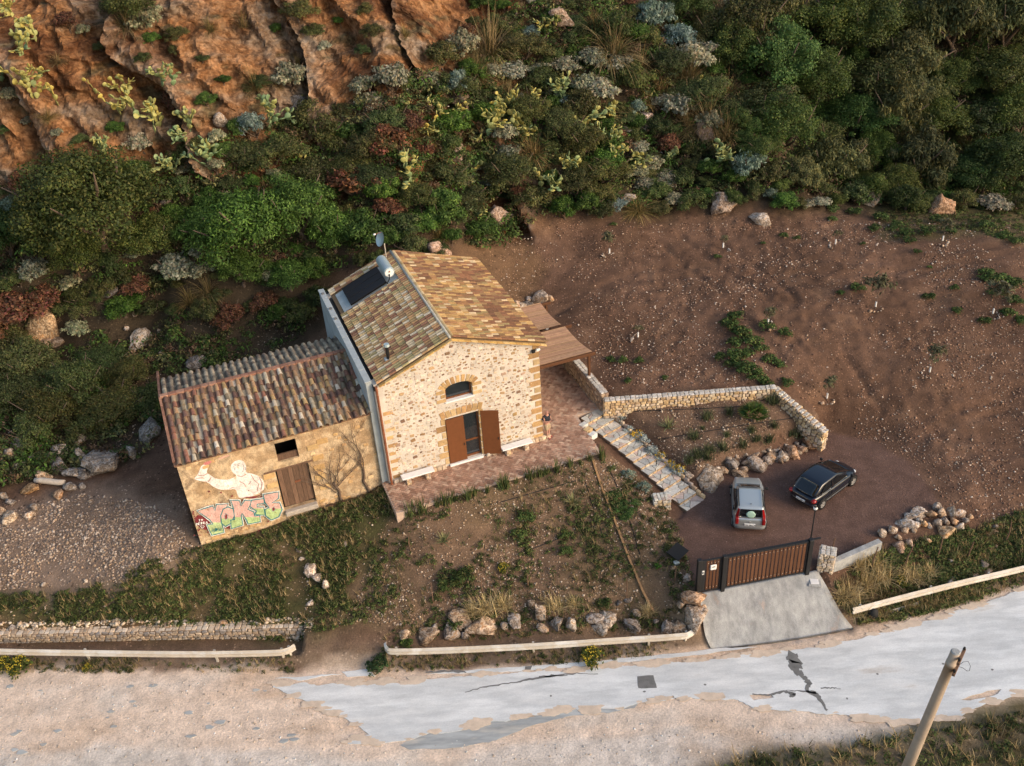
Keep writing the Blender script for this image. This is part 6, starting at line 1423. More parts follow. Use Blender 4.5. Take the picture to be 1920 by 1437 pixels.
rocks([(1005, 1080, 185, 155, (.7, .72, .74)), (730, 1290, 255, 195, (1.05, 1, .95)), (890, 1230, 85, 115, (.8, .8, .8)), (555, 1265, 95, 115, (.85, .85, .86)), (545, 1150, 105, 85), (405, 1230, 110, 125, (1.2, 1.1, 1)), (350, 1270, 75, 95), (395, 1330, 95, 85), (475, 1370, 140, 95), (575, 1395, 85, 85), (215, 1280, 75, 65), (150, 1170, 160, 150), (95, 1240, 80, 100), (290, 1395, 95, 95, (1.2, .95, .7)), (985, 1170, 40, 50), (110, 1330, 80, 60), (450, 1190, 60, 60)], 3.592, 0, 500, 'lrub', '{} boulder from the left in the rubble beside the old farmhouse', 'rubble boulders left of the old farmhouse')
rocks([(275, 105, 62, 50, (1.3, 1, .75)), (345, 72, 58, 50), (130, 213, 55, 48, (1.35, 1.2, 1.05)), (50, 215, 75, 62, (1.3, 1.2, 1.05)), (160, 172, 48, 42), (8, 188, 42, 60), (25, 122, 42, 40, (.9, .85, .8)), (140, 85, 85, 48, (1.2, .85, .5)), (395, 72, 42, 40), (60, 150, 40, 40), (210, 540, 28, 26), (405, 525, 24, 24)], 2.526, 0, 880, 'lgrav', '{} stone from the left along the upper edge of the gravel patch', 'stones along the gravel patch')
rocks([(1475, 480, 75, 50, (1.5, 1.4, 1.3)), (1500, 505, 60, 40, (1.5, 1.4, 1.3)), (1545, 535, 30, 70, (1.4, 1.35, 1.3)), (1475, 625, 36, 34, (1.5, 1.45, 1.4)), (1430, 420, 34, 20, (1.3, 1.25, 1.2)), (1635, 355, 34, 20), (1420, 385, 30, 22)], 2.526, 0, 880, 'lgrass', '{} pale rock from the left on the grassy slope below the old farmhouse', 'pale rocks in the grass')
rocks([(60, 740, 40, 34), (115, 770, 40, 34), (170, 740, 36, 30), (210, 750, 44, 40, (1.3, 1.05, .8)), (300, 750, 44, 36), (140, 765, 36, 36), (250, 790, 40, 30), (50, 780, 40, 30), (350, 760, 36, 30), (400, 790, 40, 34), (870, 725, 60, 26, (1.3, 1.3, 1.3)), (955, 735, 60, 26, (1.3, 1.3, 1.25)), (1070, 722, 50, 24, (1.3, 1.05, .8)), (800, 735, 44, 30), (680, 745, 40, 28), (560, 750, 40, 30), (470, 770, 40, 34)], 2.526, 0, 880, 'wallcap', '{} loose stone from the left on top of the dry-stone retaining wall', 'loose stones on the retaining wall')
rocks([(1015, 370, 46, 50), (1070, 358, 42, 56, (1.1, .9, .75)), (1102, 372, 36, 40), (1135, 362, 56, 36), (1190, 322, 88, 62, (1.25, 1.15, 1.05)), (1225, 335, 50, 40), (1160, 382, 46, 26), (1125, 336, 34, 26), (1192, 356, 40, 20), (985, 385, 40, 40)], 2.613, 560, 430, 'pergr', '{} stone from the left in the pile behind the reed pergola', 'stones piled behind the pergola')
rocks([(818, 464, 46, 40, (1.15, .9, .75)), (928, 402, 66, 42, (1.0, .85, .78)), (855, 280, 40, 40, (.7, .6, .55)), (1355, 374, 46, 44, (1.1, .95, .85)), (1762, 386, 64, 36, (1.2, .85, .6)), (1210, 220, 30, 36, (1.1, 1, 1)), (1180, 246, 28, 30), (412, 222, 26, 34, (.8, .75, .7)), (556, 196, 64, 26, (.8, .82, .85)), (1425, 405, 40, 26, (1.5, 1.45, 1.4)), (1625, 370, 50, 26), (1050, 30, 60, 36, (.9, .75, .65)), (1325, 245, 46, 50, (.8, .62, .52)), (310, 375, 24, 18), (1790, 5, 40, 20, (1.4, 1.35, 1.3)), (1175, 370, 30, 20)], 1, 0, 0, 'hill', '{} rock from the left showing among the hillside scrub', 'rocks among the hillside scrub')
lg = G(96, 910); lo_ = MB(); lo_.tube([(-.85, 0, .16), (-.5, .03, .17), (.5, -.03, .16), (.85, 0, .16)], [.14, .17, .165, .15], 10, (1, 1, 1)); lo_ = lo_.build('log', mat('pale_wood', (.55, .45, .36), .8, .2, 6, .3, 30), None, True); lo_.location = (lg[0], lg[1], lg[2] + .1); lo_.rotation_euler = (0, .05, -.15); tag(lo_, 'pale sawn log lying on the stones left of the old farmhouse', 'log')

# ------------------------------------------------------------------ fast ground sampling
def zmap(x, y):
    i = np.clip(np.searchsorted(SX, x) - 1, 0, ncol - 2); j = np.clip(np.searchsorted(SY, y) - 1, 0, nrow - 2)
    fx = (x - SX[i]) / (SX[i + 1] - SX[i]); fy = (y - SY[j]) / (SY[j + 1] - SY[j]); Zm = gz.reshape(nrow, ncol)
    return (Zm[j, i] * (1 - fx) + Zm[j, i + 1] * fx) * (1 - fy) + (Zm[j + 1, i] * (1 - fx) + Zm[j + 1, i + 1] * fx) * fy
def sample(poly, n, dens=None):
    poly = np.asarray(poly)[:, :2]; lo, hi = poly.min(0), poly.max(0); X = []; Y = []; tot = 0
    for _ in range(40):
        x = rng.uniform(lo[0], hi[0], n * 2); y = rng.uniform(lo[1], hi[1], n * 2); k = sdf(x, y, poly) < 0
        if dens is not None: k &= rng.random(n * 2) < dens(x, y)
        X.append(x[k]); Y.append(y[k]); tot += k.sum()
        if tot >= n: break
    return np.concatenate(X)[:n], np.concatenate(Y)[:n]
FIELD = [G(u, v)[:2] for u, v in ((960, 430), (1100, 410), (1400, 410), (1940, 430), (1990, 700), (1990, 900), (1940, 1000), (1780, 1000), (1760, 930), (1650, 830), (1560, 812), (1460, 715), (1140, 738), (1110, 690), (1040, 590), (930, 560))]
def clear(x, y, m=.05):
    k = np.ones(len(x), bool)
    for pl_ in (TERR, OLDH, [hw(-.6, -.2), hw(8.6, -.2), hw(8.6, 10.6), hw(-.6, 10.6)], RW): k &= sdf(x, y, pl_) > m
    return k
OCT = np.array([(1, 0, 0), (-1, 0, 0), (0, 1, 0), (0, -1, 0), (0, 0, 1), (0, 0, -1)], float); OCF = np.array([(0, 2, 4), (2, 1, 4), (1, 3, 4), (3, 0, 4), (2, 0, 5), (1, 2, 5), (3, 1, 5), (0, 3, 5)])
def pebbles(name, label, polys, pal, s0, s1):
    X = []; Y = []
    for pl_, n, dn in polys:
        x, y = sample(pl_, n, dn); k = clear(x, y); X.append(x[k]); Y.append(y[k])
    x = np.concatenate(X); y = np.concatenate(Y); n = len(x); z = zmap(x, y); s = s0 + (s1 - s0) * rng.random(n) ** 3
    Vp = OCT[None] * (1 + rng.uniform(-.35, .35, (n, 6, 1))); a = rng.uniform(0, 6.28, n); ca_, sa2 = np.cos(a)[:, None], np.sin(a)[:, None]
    sx = s * rng.uniform(.7, 1.4, n); sz = s * rng.uniform(.4, .8, n); px_ = Vp[:, :, 0] * sx[:, None]; py_ = Vp[:, :, 1] * s[:, None]
    t = rng.uniform(-.5, .5, n)[:, None]
    W3 = np.stack([px_ * ca_ - py_ * sa2 + x[:, None], px_ * sa2 + py_ * ca_ + y[:, None], Vp[:, :, 2] * sz[:, None] + t * px_ + (z + sz * .3)[:, None]], -1)
    F3 = OCF[None] + (np.arange(n) * 6)[:, None, None]; c = np.array(pal)[rng.integers(0, len(pal), n)] * rng.uniform(.75, 1.25, (n, 1))
    o = link(bpy.data.objects.new(name, np_mesh(name, W3.reshape(-1, 3), F3.reshape(-1, 3), M['dirt'], np.repeat(c, 8, 0)))); tag(o, label, None, kind='stuff'); return o
patchy = lambda x, y: np.clip(.45 + fbm(x, y, 3.5, 3, 77) * 2.2, .06, 1)
PB = [(.42, .30, .22), (.30, .18, .12), (.22, .12, .08), (.56, .46, .38), (.26, .15, .10), (.18, .10, .07), (.36, .22, .14)]
pebbles('field_stones', 'small stones strewn over the brown field', [(FIELD, 22000, patchy)], PB, .012, .075)
pebbles('gravel', 'pale gravel spread left of the old farmhouse', [(ZN['gravel'], 10000, lambda x, y: np.clip(.5 + fbm(x, y, 2.5, 3, 78) * 2.6, .08, 1))], [(.40, .30, .23), (.48, .39, .32), (.30, .22, .165), (.23, .165, .13), (.40, .28, .19), (.18, .14, .12)], .018, .10)
pebbles('garden_stones', 'small stones in the garden slope below the terrace', [(ZN['garden'], 8500, patchy), (ZN['grass'], 1800, patchy), (ZN['bed'], 2600, patchy), (ZN['scrub'], 2200, patchy)], [(.42, .32, .24), (.52, .42, .33), (.30, .20, .13), (.22, .14, .09), (.36, .25, .16)], .016, .075)
pebbles('parking_gravel', 'fine reddish gravel of the parking', [(PARK, 5000, None)], [(.24, .14, .11), (.16, .09, .07), (.30, .20, .16), (.2, .11, .085)], .012, .028)
DIRT = [P(u, v, ROADZ)[:2] for u, v in ((-100, 1275), (500, 1275), (600, 1330), (700, 1410), (1200, 1345), (1700, 1370), (1300, 1440), (600, 1500), (-100, 1500))]
pebbles('road_grit', 'loose grit on the dirt part of the road', [(DIRT, 2600, None)], [(.62, .54, .46), (.50, .40, .31), (.42, .36, .31), (.6, .6, .6)], .012, .06)
HILLP = [G(u, v)[:2] for u, v in ((-40, 600), (300, 560), (620, 520), (900, 470), (1000, 400), (1900, 390), (1940, 60), (1300, 10), (960, 30), (880, 150), (700, 200), (620, 210), (450, 260), (150, 340), (-40, 350))]
# asphalt crumbs embedded in the dirt road
for i in range(26):
    u, v = random.uniform(0, 560), random.uniform(1285, 1425); p = P(u, v, ROADZ); r = random.uniform(.06, .22)
    MB().prism([(p[0] + r * math.cos(t) * random.uniform(.7, 1.6), p[1] + r * .6 * math.sin(t) * random.uniform(.6, 1.2)) for t in [k * math.pi / 4 for k in range(8)]], [], (0, 0, 0), (1, 0, 0), (0, 1, 0), (0, 0, 1), ROADZ - .01, ROADZ + .022).build('asphalt_crumb', M['oldasphalt'], road)

# ------------------------------------------------------------------ foliage prototypes
def leafcloud(seed, n, ls, pal, lobes, zc=.75, zs=.75, aspect=2.2, lobr=(.26, .46), up=.35, shell=.55, flat=.0, spike=0):
    r = np.random.default_rng(seed); L3 = r.normal(size=(lobes, 3)); L3 /= np.linalg.norm(L3, axis=1)[:, None]; L3[:, 2] = np.abs(L3[:, 2]) * 1.15 - .25
    lc = L3 * r.uniform(.42, .78, (lobes, 1)); lc[0] = (0, 0, .1); lr = r.uniform(*lobr, lobes); lr[0] = .55; lc[:, 2] *= zs; lc[:, 2] += zc
    w_ = lr ** 2; li = r.choice(lobes, n, p=w_ / w_.sum()); d = r.normal(size=(n, 3)); d /= np.linalg.norm(d, axis=1)[:, None]; d[:, 2] = np.where(d[:, 2] < -.4, -d[:, 2], d[:, 2])
    rad = lr[li] * (shell + (1 - shell) * r.random(n) ** .6) * (1 + .18 * r.normal(size=n))
    pos = lc[li] + d * rad[:, None] * np.array([1, 1, zs if zs < 1 else 1.0]); pos[:, 2] = np.maximum(pos[:, 2], .03)
    nr_ = d + r.normal(size=(n, 3)) * .55 + np.array([0, 0, up]); nr_ /= np.linalg.norm(nr_, axis=1)[:, None]
    t1 = np.cross(nr_, r.normal(size=(n, 3)) + np.array([0, 0, spike])); t1 /= np.linalg.norm(t1, axis=1)[:, None] + 1e-9; t2 = np.cross(nr_, t1)
    if spike: t1, t2 = t2, t1
    s = ls * r.uniform(.6, 1.35, n)[:, None]; a, b = t1 * s, t2 * s / aspect
    Vq = np.stack([pos - a, pos + b + nr_ * s * .15, pos + a, pos - b + nr_ * s * .15], 1).reshape(-1, 3); Fq_ = np.arange(n * 4).reshape(-1, 4)
    lobc = r.uniform(.72, 1.3, lobes); pal = np.array(pal); c = pal[r.integers(0, len(pal), n)] * (lobc[li] * r.uniform(.7, 1.3, n))[:, None]
    return Vq, Fq_, c
def blades(seed, n, length, width, spread, droop, pal, seg=3, base=.12, upw=.3):
    r = np.random.default_rng(seed); V_ = []; F_ = []; C_ = []
    for i in range(n):
        a = r.uniform(0, 6.283); tilt = spread * r.random() ** .7; d = np.array([math.cos(a) * math.sin(tilt), math.sin(a) * math.sin(tilt), math.cos(tilt)]); p = np.array([r.normal() * base, r.normal() * base, 0]); L_ = length * r.uniform(.6, 1.1); side = np.cross(d, [0, 0, 1.0]); side = side / (np.linalg.norm(side) + 1e-6) * width * .5
        if np.linalg.norm(side) < 1e-4: side = np.array([width * .5, 0, 0])
        k0 = len(V_); c = np.array(pal[r.integers(0, len(pal))]) * r.uniform(.75, 1.25)
        for s in range(seg + 1):
            t = s / seg; w_ = (1 - t) ** .7 if s else .8; w_ = max(w_, .05); V_ += [p - side * w_, p + side * w_]; d = d + np.array([0, 0, -droop / seg]); d /= np.linalg.norm(d); p = p + d * L_ / seg
        for s in range(seg): q = k0 + s * 2; F_.append((q, q + 1, q + 3, q + 2)); C_.append(c)
    return np.array(V_), np.array(F_), np.array(C_)
def stem_mesh(seed, h, r0, limbs, spread, name='trunk'):
    r = random.Random(seed); mb = MB(); pts = [Vector((0, 0, -.15))]; rs = [r0 * 1.3]
    for i in range(4): pts.append(pts[-1] + Vector((r.uniform(-.08, .08), r.uniform(-.08, .08), (h + .15) / 4))); rs.append(r0 * (1 - .12 * i))
    mb.tube(pts, rs, 6)
    for i in range(limbs):
        a = 6.283 * i / limbs + r.uniform(-.4, .4); d = Vector((math.cos(a) * spread, math.sin(a) * spread, r.uniform(.6, 1.1))); q = [pts[-1 - (i % 2)]]
        for k in range(3): q.append(q[-1] + d * .26 + Vector((r.uniform(-.06, .06), r.uniform(-.06, .06), r.uniform(-.02, .08))))
        mb.tube(q, [r0 * .6, r0 * .45, r0 * .28, r0 * .1], 5)
    return mb.mesh(name, M['bark'], True)
OAK = [(0.0547, 0.096, 0.0209), (0.0751, 0.116, 0.0263), (0.0409, 0.0745, 0.0183), (0.1023, 0.1317, 0.034), (0.0326, 0.0589, 0.0158)]
OLV = [(0.1076, 0.1139, 0.046), (0.1392, 0.1328, 0.0517), (0.0822, 0.0948, 0.0403), (0.1771, 0.1581, 0.0575), (0.0633, 0.0759, 0.0345)]
BRT = [(0.0633, 0.1208, 0.0207), (0.0862, 0.157, 0.0276), (0.046, 0.0905, 0.0172), (0.115, 0.1811, 0.0345), (0.0345, 0.0665, 0.0138)]
MST = [(0.0601, 0.0895, 0.027), (0.0826, 0.1074, 0.033), (0.0451, 0.0681, 0.0209), (0.1051, 0.1163, 0.0375), (0.0675, 0.0715, 0.03)]
PAL = [(.32, .31, .21), (.25, .26, .17), (.40, .37, .26), (.16, .19, .11), (.34, .28, .18)]
SLV = [(.16, .22, .18), (.22, .28, .23), (.12, .17, .13), (.28, .33, .28)]
RDD = [(.15, .070, .038), (.20, .088, .045), (.11, .055, .032), (.24, .11, .055), (.085, .055, .028), (.17, .055, .045)]
def vproto(name, gen, m=None, smooth=False): return np_mesh(name, *gen[:2], m or M['leaf'], gen[2], smooth)
VP = {
 'oak': [vproto('crown', leafcloud(10 + i, 9500, .036, OAK, 34, .55, .85, 1.9, (.15, .32), shell=.6)) for i in range(4)],
 'olive': [vproto('crown', leafcloud(20 + i, 8000, .046, OLV, 34, .55, .95, 3.6, (.12, .28), spike=2.5, shell=.3)) for i in range(3)],
 'bright': [vproto('crown', leafcloud(30 + i, 8000, .048, BRT, 34, .5, .8, 2.4, (.14, .3), shell=.35)) for i in range(3)],
 'mastic': [vproto('crown', leafcloud(40 + i, 5500, .040, MST, 26, .42, .66, 2.2, (.15, .32), shell=.35)) for i in range(4)],
 'pale': [vproto('crown', leafcloud(50 + i, 2600, .065, PAL, 34, .48, .6, 1.8, (.10, .2), shell=.3)) for i in range(3)],
 'silver': [vproto('crown', leafcloud(60 + i, 3000, .06, SLV, 26, .48, .6, 3.2, (.12, .24), spike=2)) for i in range(2)],
 'red': [vproto('crown', leafcloud(70 + i, 4200, .05, RDD, 24, .5, .65, 1.9, (.14, .28))) for i in range(3)],
 'oakbig': [vproto('crown', leafcloud(110 + i, 24000, .0195, OAK, 80, .58, .85, 1.8, (.06, .27), shell=.5)) for i in range(4)],
 'brightbig': [vproto('crown', leafcloud(120 + i, 17000, .027, BRT, 56, .52, .8, 2.6, (.11, .25), shell=.6)) for i in range(3)],
 'masticbig': [vproto('crown', leafcloud(130 + i, 11000, .026, MST, 52, .45, .66, 2.2, (.07, .27), shell=.45)) for i in range(3)],
 'grassclump': [vproto('blades', blades(80 + i, 300, 1.5, .030, 1.1, 1.1, [(.30, .20, .085), (.22, .15, .06), (.36, .25, .12), (.14, .12, .045), (.10, .09, .03)], 4)) for i in range(3)],
}
TRK = {'oak': [stem_mesh(i, .25, .07, 5, .8) for i in range(3)], 'bush': [stem_mesh(10 + i, .12, .06, 5, .9, 'stems') for i in range(3)]}
DESC = {'oak': ('evergreen_tree', 'dark green evergreen tree', 'tree'), 'olive': ('olive_tree', 'grey-green olive tree', 'tree'), 'bright': ('leafy_tree', 'bright green leafy tree', 'tree'), 'mastic': ('dark_shrub', 'dark olive-green shrub', 'shrub'), 'pale': ('pale_shrub', 'pale whitish spurge shrub', 'shrub'), 'silver': ('silver_shrub', 'silvery blue-green shrub', 'shrub'), 'red': ('reddish_shrub', 'reddish-brown domed shrub', 'shrub'), 'grassclump': ('tussock', 'tawny tall grass tussock', 'grass clump'), 'cactus': ('prickly_pear', 'prickly pear cactus', 'cactus')}
def region(u, v):
    if v > 590 and u < 330: return 'in the scrub left of the old farmhouse'
    col_ = next(n for lim, n in ((300, 'at the left edge'), (560, 'above the old farmhouse'), (760, 'above the dish'), (920, 'above the main roof'), (1060, 'above the pergola'), (1200, 'above the garden stairs'), (1370, 'above the walled bed'), (1520, 'above the silver car'), (1660, 'above the dark car'), (1790, 'above the rock heap'), (9999, 'at the right edge')) if u < lim)
    if u < 560 and v < 325: return 'on the cliff ' + col_
    row_ = 'top strip' if v < 110 else 'upper slope' if v < 210 else 'middle slope' if v < 310 else 'slope foot'
    return ('wood, ' if u > 1370 else '') + row_ + ' ' + col_
def plant(kind, u, v, r, col=None):
    g = G(u, v + .5 * r); R = r * depth(g) / FPX * 1.32; nm, ds, cat = DESC[kind]
    o = empty(nm, (g[0], g[1], g[2] - .05 * R), random.uniform(0, 6.28), None, cat, ds + 's ' + region(u, v)); o.scale = (R * random.uniform(.82, 1.18), R * random.uniform(.85, 1.1), R * random.uniform(.75, 1.25)); o.rotation_euler = (random.uniform(-.18, .18), random.uniform(-.18, .18), random.uniform(0, 6.28))
    ordlabel((kind, region(u, v)), u, o, '{} ' + ds + ' from the left ' + region(u, v))
    c = link(bpy.data.objects.new('blades' if kind == 'grassclump' else 'crown', random.choice(VP[kind + 'big' if r > 40 and kind + 'big' in VP else kind])), o); k = random.uniform(.65, 1.4); k = k if kind in ('oak', 'mastic', 'bright', 'olive') else .8 + .4 * (k - .65) / .75; hv_ = random.uniform(.85, 1.35) if kind in ('oak', 'mastic') else random.uniform(.94, 1.08); c.color = (k * hv_, k, k * random.uniform(.85, 1.1), 1)
    if kind != 'grassclump': link(bpy.data.objects.new('trunk' if kind in ('oak', 'olive', 'bright') else 'stems', random.choice(TRK['oak' if kind in ('oak', 'olive', 'bright') else 'bush'])), o)
    return o
PLANTS = {
 'oak': [(205, 405, 112), (95, 445, 70), (30, 455, 68), (300, 460, 62), (150, 480, 60), (1400, 60, 80), (1450, 130, 70), (1380, 115, 58), (1480, 30, 60), (1550, 60, 70), (1430, 195, 68), (1470, 255, 68), (1550, 250, 62), (1530, 170, 60), (1620, 60, 75), (1690, 120, 72), (1640, 150, 68), (1700, 40, 60), (1790, 60, 70), (1880, 60, 70), (1860, 140, 68), (1780, 150, 65), (1600, 230, 62), (1670, 225, 58), (1740, 235, 66), (1830, 225, 62), (1910, 235, 60), (1720, 312, 64), (1640, 285, 58), (1795, 325, 50), (1880, 315, 58), (1425, 285, 42), (1490, 320, 40), (1960, 140, 60), (1950, 320, 60), (1840, 350, 36), (1680, 345, 40), (1600, 10, 60), (1420, 0, 60)],
 'olive': [(1550, 318, 56), (1505, 342, 38), (1700, 190, 42), (1745, 175, 38), (1665, 245, 38), (1885, 180, 34), (1835, 140, 30), (1600, 300, 40)],
 'bright': [(480, 440, 92), (405, 425, 58), (570, 410, 70), (632, 445, 56), (545, 520, 52), (455, 510, 48), (850, 240, 34), (905, 222, 34), (830, 390, 40), (722, 365, 32), (900, 432, 34), (1060, 396, 28), (1140, 308, 36), (880, 135, 30), (690, 440, 40)],
 'mastic': [(600, 245, 72), (520, 285, 58), (655, 310, 56), (585, 315, 56), (700, 330, 48), (730, 240, 44), (460, 292, 44), (830, 110, 34), (785, 152, 34), (855, 165, 38), (985, 95, 44), (940, 52, 34), (250, 15, 48), (335, 62, 22), (560, 15, 38), (690, 22, 18), (680, 95, 16), (1000, 215, 42), (930, 190, 32), (1050, 240, 46), (1100, 272, 42), (1130, 320, 50), (960, 330, 48), (880, 372, 44), (790, 372, 42), (1080, 352, 44), (760, 425, 38), (1000, 372, 38), (1250, 125, 48), (1190, 150, 38), (1290, 175, 46), (1160, 60, 40), (1230, 235, 32), (1330, 175, 44), (1010, 150, 38), (1340, 65, 48), (1280, 20, 44), (490, 150, 22), (60, 680, 58), (150, 722, 62), (222, 758, 56), (100, 770, 58), (35, 745, 52), (252, 692, 48), (285, 745, 38), (25, 640, 40), (200, 672, 44), (-20, 690, 50), (170, 795, 40), (60, 810, 40), (600, 560, 30), (570, 590, 26), (700, 285, 44), (840, 330, 40), (1090, 200, 36)],
 'pale': [(735, 155, 44), (700, 192, 34), (865, 88, 38), (960, 130, 34), (1060, 122, 30), (1110, 112, 34), (1160, 118, 28), (1125, 172, 42), (1100, 160, 36), (545, 150, 34), (335, 498, 42), (1268, 205, 36), (950, 252, 28), (955, 288, 28), (148, 612, 28), (805, 155, 28), (1245, 190, 28), (1300, 112, 42), (1860, 378, 30), (268, 268, 28), (1010, 128, 26), (1350, 90, 30), (1330, 230, 26), (680, 165, 24)],
 'silver': [(480, 242, 34), (862, 160, 28), (1230, 42, 38), (1270, 78, 34), (1408, 312, 38), (1060, 190, 26), (1815, 345, 24), (20, 380, 22)],
 'red': [(740, 280, 44), (662, 345, 50), (730, 392, 32), (40, 572, 58), (92, 556, 42), (372, 440, 30), (800, 292, 28), (775, 210, 24), (1528, 132, 22), (1518, 102, 24), (1487, 127, 16), (330, 195, 28), (130, 45, 24), (10, 610, 40), (700, 355, 34)],
 'grassclump': [(920, 82, 46), (1150, 78, 50), (1200, 112, 38), (1290, 135, 38), (1330, 212, 42), (890, 132, 30), (1195, 385, 24), (1360, 165, 30), (1730, 12, 30), (1800, 12, 36), (1365, 250, 30), (1240, 165, 30), (480, 155, 24), (1290, 235, 26), (1120, 50, 30)],
}
for kind, lst in PLANTS.items():
    for u, v, r in lst:
        k2 = kind
        if kind == 'oak' and u > 1370: k2 = random.choices(('oak', 'olive', 'mastic', 'bright'), (6, 2, 1.6, .5))[0]; r *= random.uniform(.75, 1.15)
        plant(k2, u, v, r)

# ------------------------------------------------------------------ prickly pears
def padmesh():
    V_ = [(0, 0, 0)]; F_ = []; n = 8
    rings = [(.16, .30), (.36, .62), (.50, .98), (.50, 1.0 + .42), (.30, 1.78)]
    for r, z in rings: V_ += [(r * math.cos(6.2832 * k / n), .20 * r * math.sin(6.2832 * k / n), z) for k in range(n)]
    V_.append((0, 0, 1.9)); m = len(V_) - 1
    for k in range(n): F_.append((0, 1 + (k + 1) % n, 1 + k)); F_.append((m, 1 + 4 * n + k, 1 + 4 * n + (k + 1) % n))
    for i in range(4):
        for k in range(n): a = 1 + i * n + k; b = 1 + i * n + (k + 1) % n; F_.append((a, b, b + n, a + n))
    return [(x, y, z / 1.9) for x, y, z in V_], F_
PADM = Proto('pad', *padmesh(), M['pad'], True)
def cactus(u, v, r, yel):
    g = G(u, v + .6 * r); R = r * depth(g) / FPX * 1.25; o = empty('prickly_pear', (g[0], g[1], g[2] - .05), 0, None, 'cactus', 'prickly pears ' + region(u, v)); ordlabel(('cactus', region(u, v)), u, o, '{} prickly pear cactus from the left ' + region(u, v)); cnt = [0]; ps = max(.46, min(.62, R * .5))
    def grow_(p, d, tw, lev, sz):
        if cnt[0] > 44: return
        d = d.normalized(); x = Vector((math.cos(tw), math.sin(tw), 0)); x = (x - d * x.dot(d)).normalized(); y = d.cross(x); ob = bpy.data.objects.new('pad', PADM.me); link(ob, o); ob.matrix_basis = basis(p, x, y, d, sz * .78, sz * .9, sz); cnt[0] += 1
        t = min(1, max(0, random.gauss(yel * .75 + lev * .05, .24))); a, b = (.17, .25, .12), (.46, .36, .09); k = random.uniform(.8, 1.2); ob.color = (*(k * (a[i] + (b[i] - a[i]) * t) for i in range(3)), 1)
        if lev < 4:
            for q in range(random.choice((1, 2, 2, 3)) if lev else 3):
                s = random.uniform(-1, 1); tip = p + d * sz * (.93 - .18 * abs(s)) + x * s * .26 * sz; nd = d + x * s * .9 + y * random.uniform(-.7, .7) + Vector((random.uniform(-.25, .25), -.25, .22)); grow_(tip, nd, tw + random.uniform(-1.2, 1.2), lev + 1, sz * random.uniform(.82, 1.0))
    nb = 1 + int(r > 18) + int(r > 26) + int(r > 40)
    for b in range(nb):
        a = random.uniform(0, 6.28); grow_(Vector((math.cos(a) * R * .35 * (nb > 1), math.sin(a) * R * .35 * (nb > 1), 0)), Vector((random.uniform(-.4, .4), random.uniform(-.5, .1), 1)), random.uniform(0, 3.1), 0 if r > 20 else 1, ps)
for u, v, r, y in ((815, 190, 34, .4), (832, 235, 30, .65), (965, 197, 28, .55), (920, 235, 28, .6), (994, 248, 28, .55), (892, 262, 30, .7), (903, 313, 36, .6), (757, 328, 32, .55), (1056, 171, 28, .15), (1103, 233, 24, .3), (1154, 226, 22, .5), (1063, 321, 36, .4), (1118, 268, 28, .3), (1209, 303, 24, .3), (1249, 288, 20, .25), (1169, 313, 26, .6), (1030, 47, 20, .5), (720, 237, 16, .3), (1030, 346, 28, .2), (888, 397, 22, .2), (622, 317, 14, .1), (1000, 190, 24, .6), (862, 215, 22, .7), (1335, 288, 34, .1), (317, 290, 50, .12), (384, 302, 36, 0), (350, 260, 34, .1), (494, 220, 32, .1), (240, 197, 32, .6), (294, 227, 30, .45), (234, 160, 20, .75), (314, 147, 24, .1), (354, 227, 20, .5), (200, 274, 20, .2), (53, 150, 26, .7), (33, 22, 22, .6), (40, 97, 28, .45), (70, 63, 22, .6), (110, 190, 16, .8), (578, 311, 18, .5), (180, 165, 18, .7), (10, 135, 24, .1), (60, 175, 20, .7), (1400, 120, 14, .5), (1310, 165, 14, .7)): cactus(u, v, r, y)
# ------------------------------------------------------------------ filler shrubs over the hillside
HPX = [(-30, 620), (120, 590), (300, 580), (500, 600), (580, 570), (600, 520), (760, 470), (900, 470), (950, 405), (1150, 395), (1330, 385), (1420, 380), (1500, 385), (1920, 385), (1920, -20), (900, -20), (860, 110), (720, 190), (640, 205), (520, 215), (430, 235), (300, 310), (130, 330), (-30, 360)]
hp = np.array(HPX, float)
def inpx(u, v): return sdf(np.array([u]), np.array([v]), hp)[0] < 0
taken = [(u, v, r) for lst in PLANTS.values() for u, v, r in lst]
fills = []
for _ in range(9000):
    u, v = random.uniform(-20, 1930), random.uniform(-10, 600)
    if not inpx(u, v): continue
    r = random.uniform(14, 30) * (.8 + .4 * (v / 600))
    if any((u - a) ** 2 + (v - b) ** 2 < (.55 * max(q, r) + .5 * min(q, r)) ** 2 for a, b, q in taken): continue
    if sdf(np.array([u]), np.array([v]), np.array([(560, 640), (640, 520), (960, 420), (1040, 560), (900, 560)], float))[0] < 0: continue
    taken.append((u, v, r)); fills.append((u, v, r))
    if len(fills) > 330: break
for u, v, r in fills:
    wood = u > 1370
    k = random.choices(['mastic', 'pale', 'bright', 'silver', 'red', 'grassclump', 'oak'], [5, .3, 1, .4, .1, .3, 5] if wood else ([6, 1.0, 3.2, .4, .8, .4, 0] if v > 330 else [6, 2.2, 2.4, .9, .7, 1.6, 0]))[0]
    plant(k, u, v, r)
# few plants clinging to the cliff
for u, v, r in ((110, 110, 16), (190, 90, 14), (270, 110, 18), (330, 95, 14), (395, 50, 18), (420, 150, 16), (285, 75, 20), (455, 40, 22), (590, 60, 24), (610, 90, 16), (150, 260, 16), (220, 240, 20), (60, 230, 18), (160, 60, 16), (20, 180, 24), (90, 215, 14), (380, 110, 14), (640, 40, 16), (700, 60, 20), (760, 60, 18), (390, 190, 18), (470, 165, 18), (240, 35, 40), (280, 40, 34), (520, 60, 14), (560, 120, 14), (110, 250, 12), (50, 60, 18), (15, 240, 16)):
    plant(random.choice(('mastic', 'mastic', 'bright', 'grassclump', 'pale')), u, v, r)

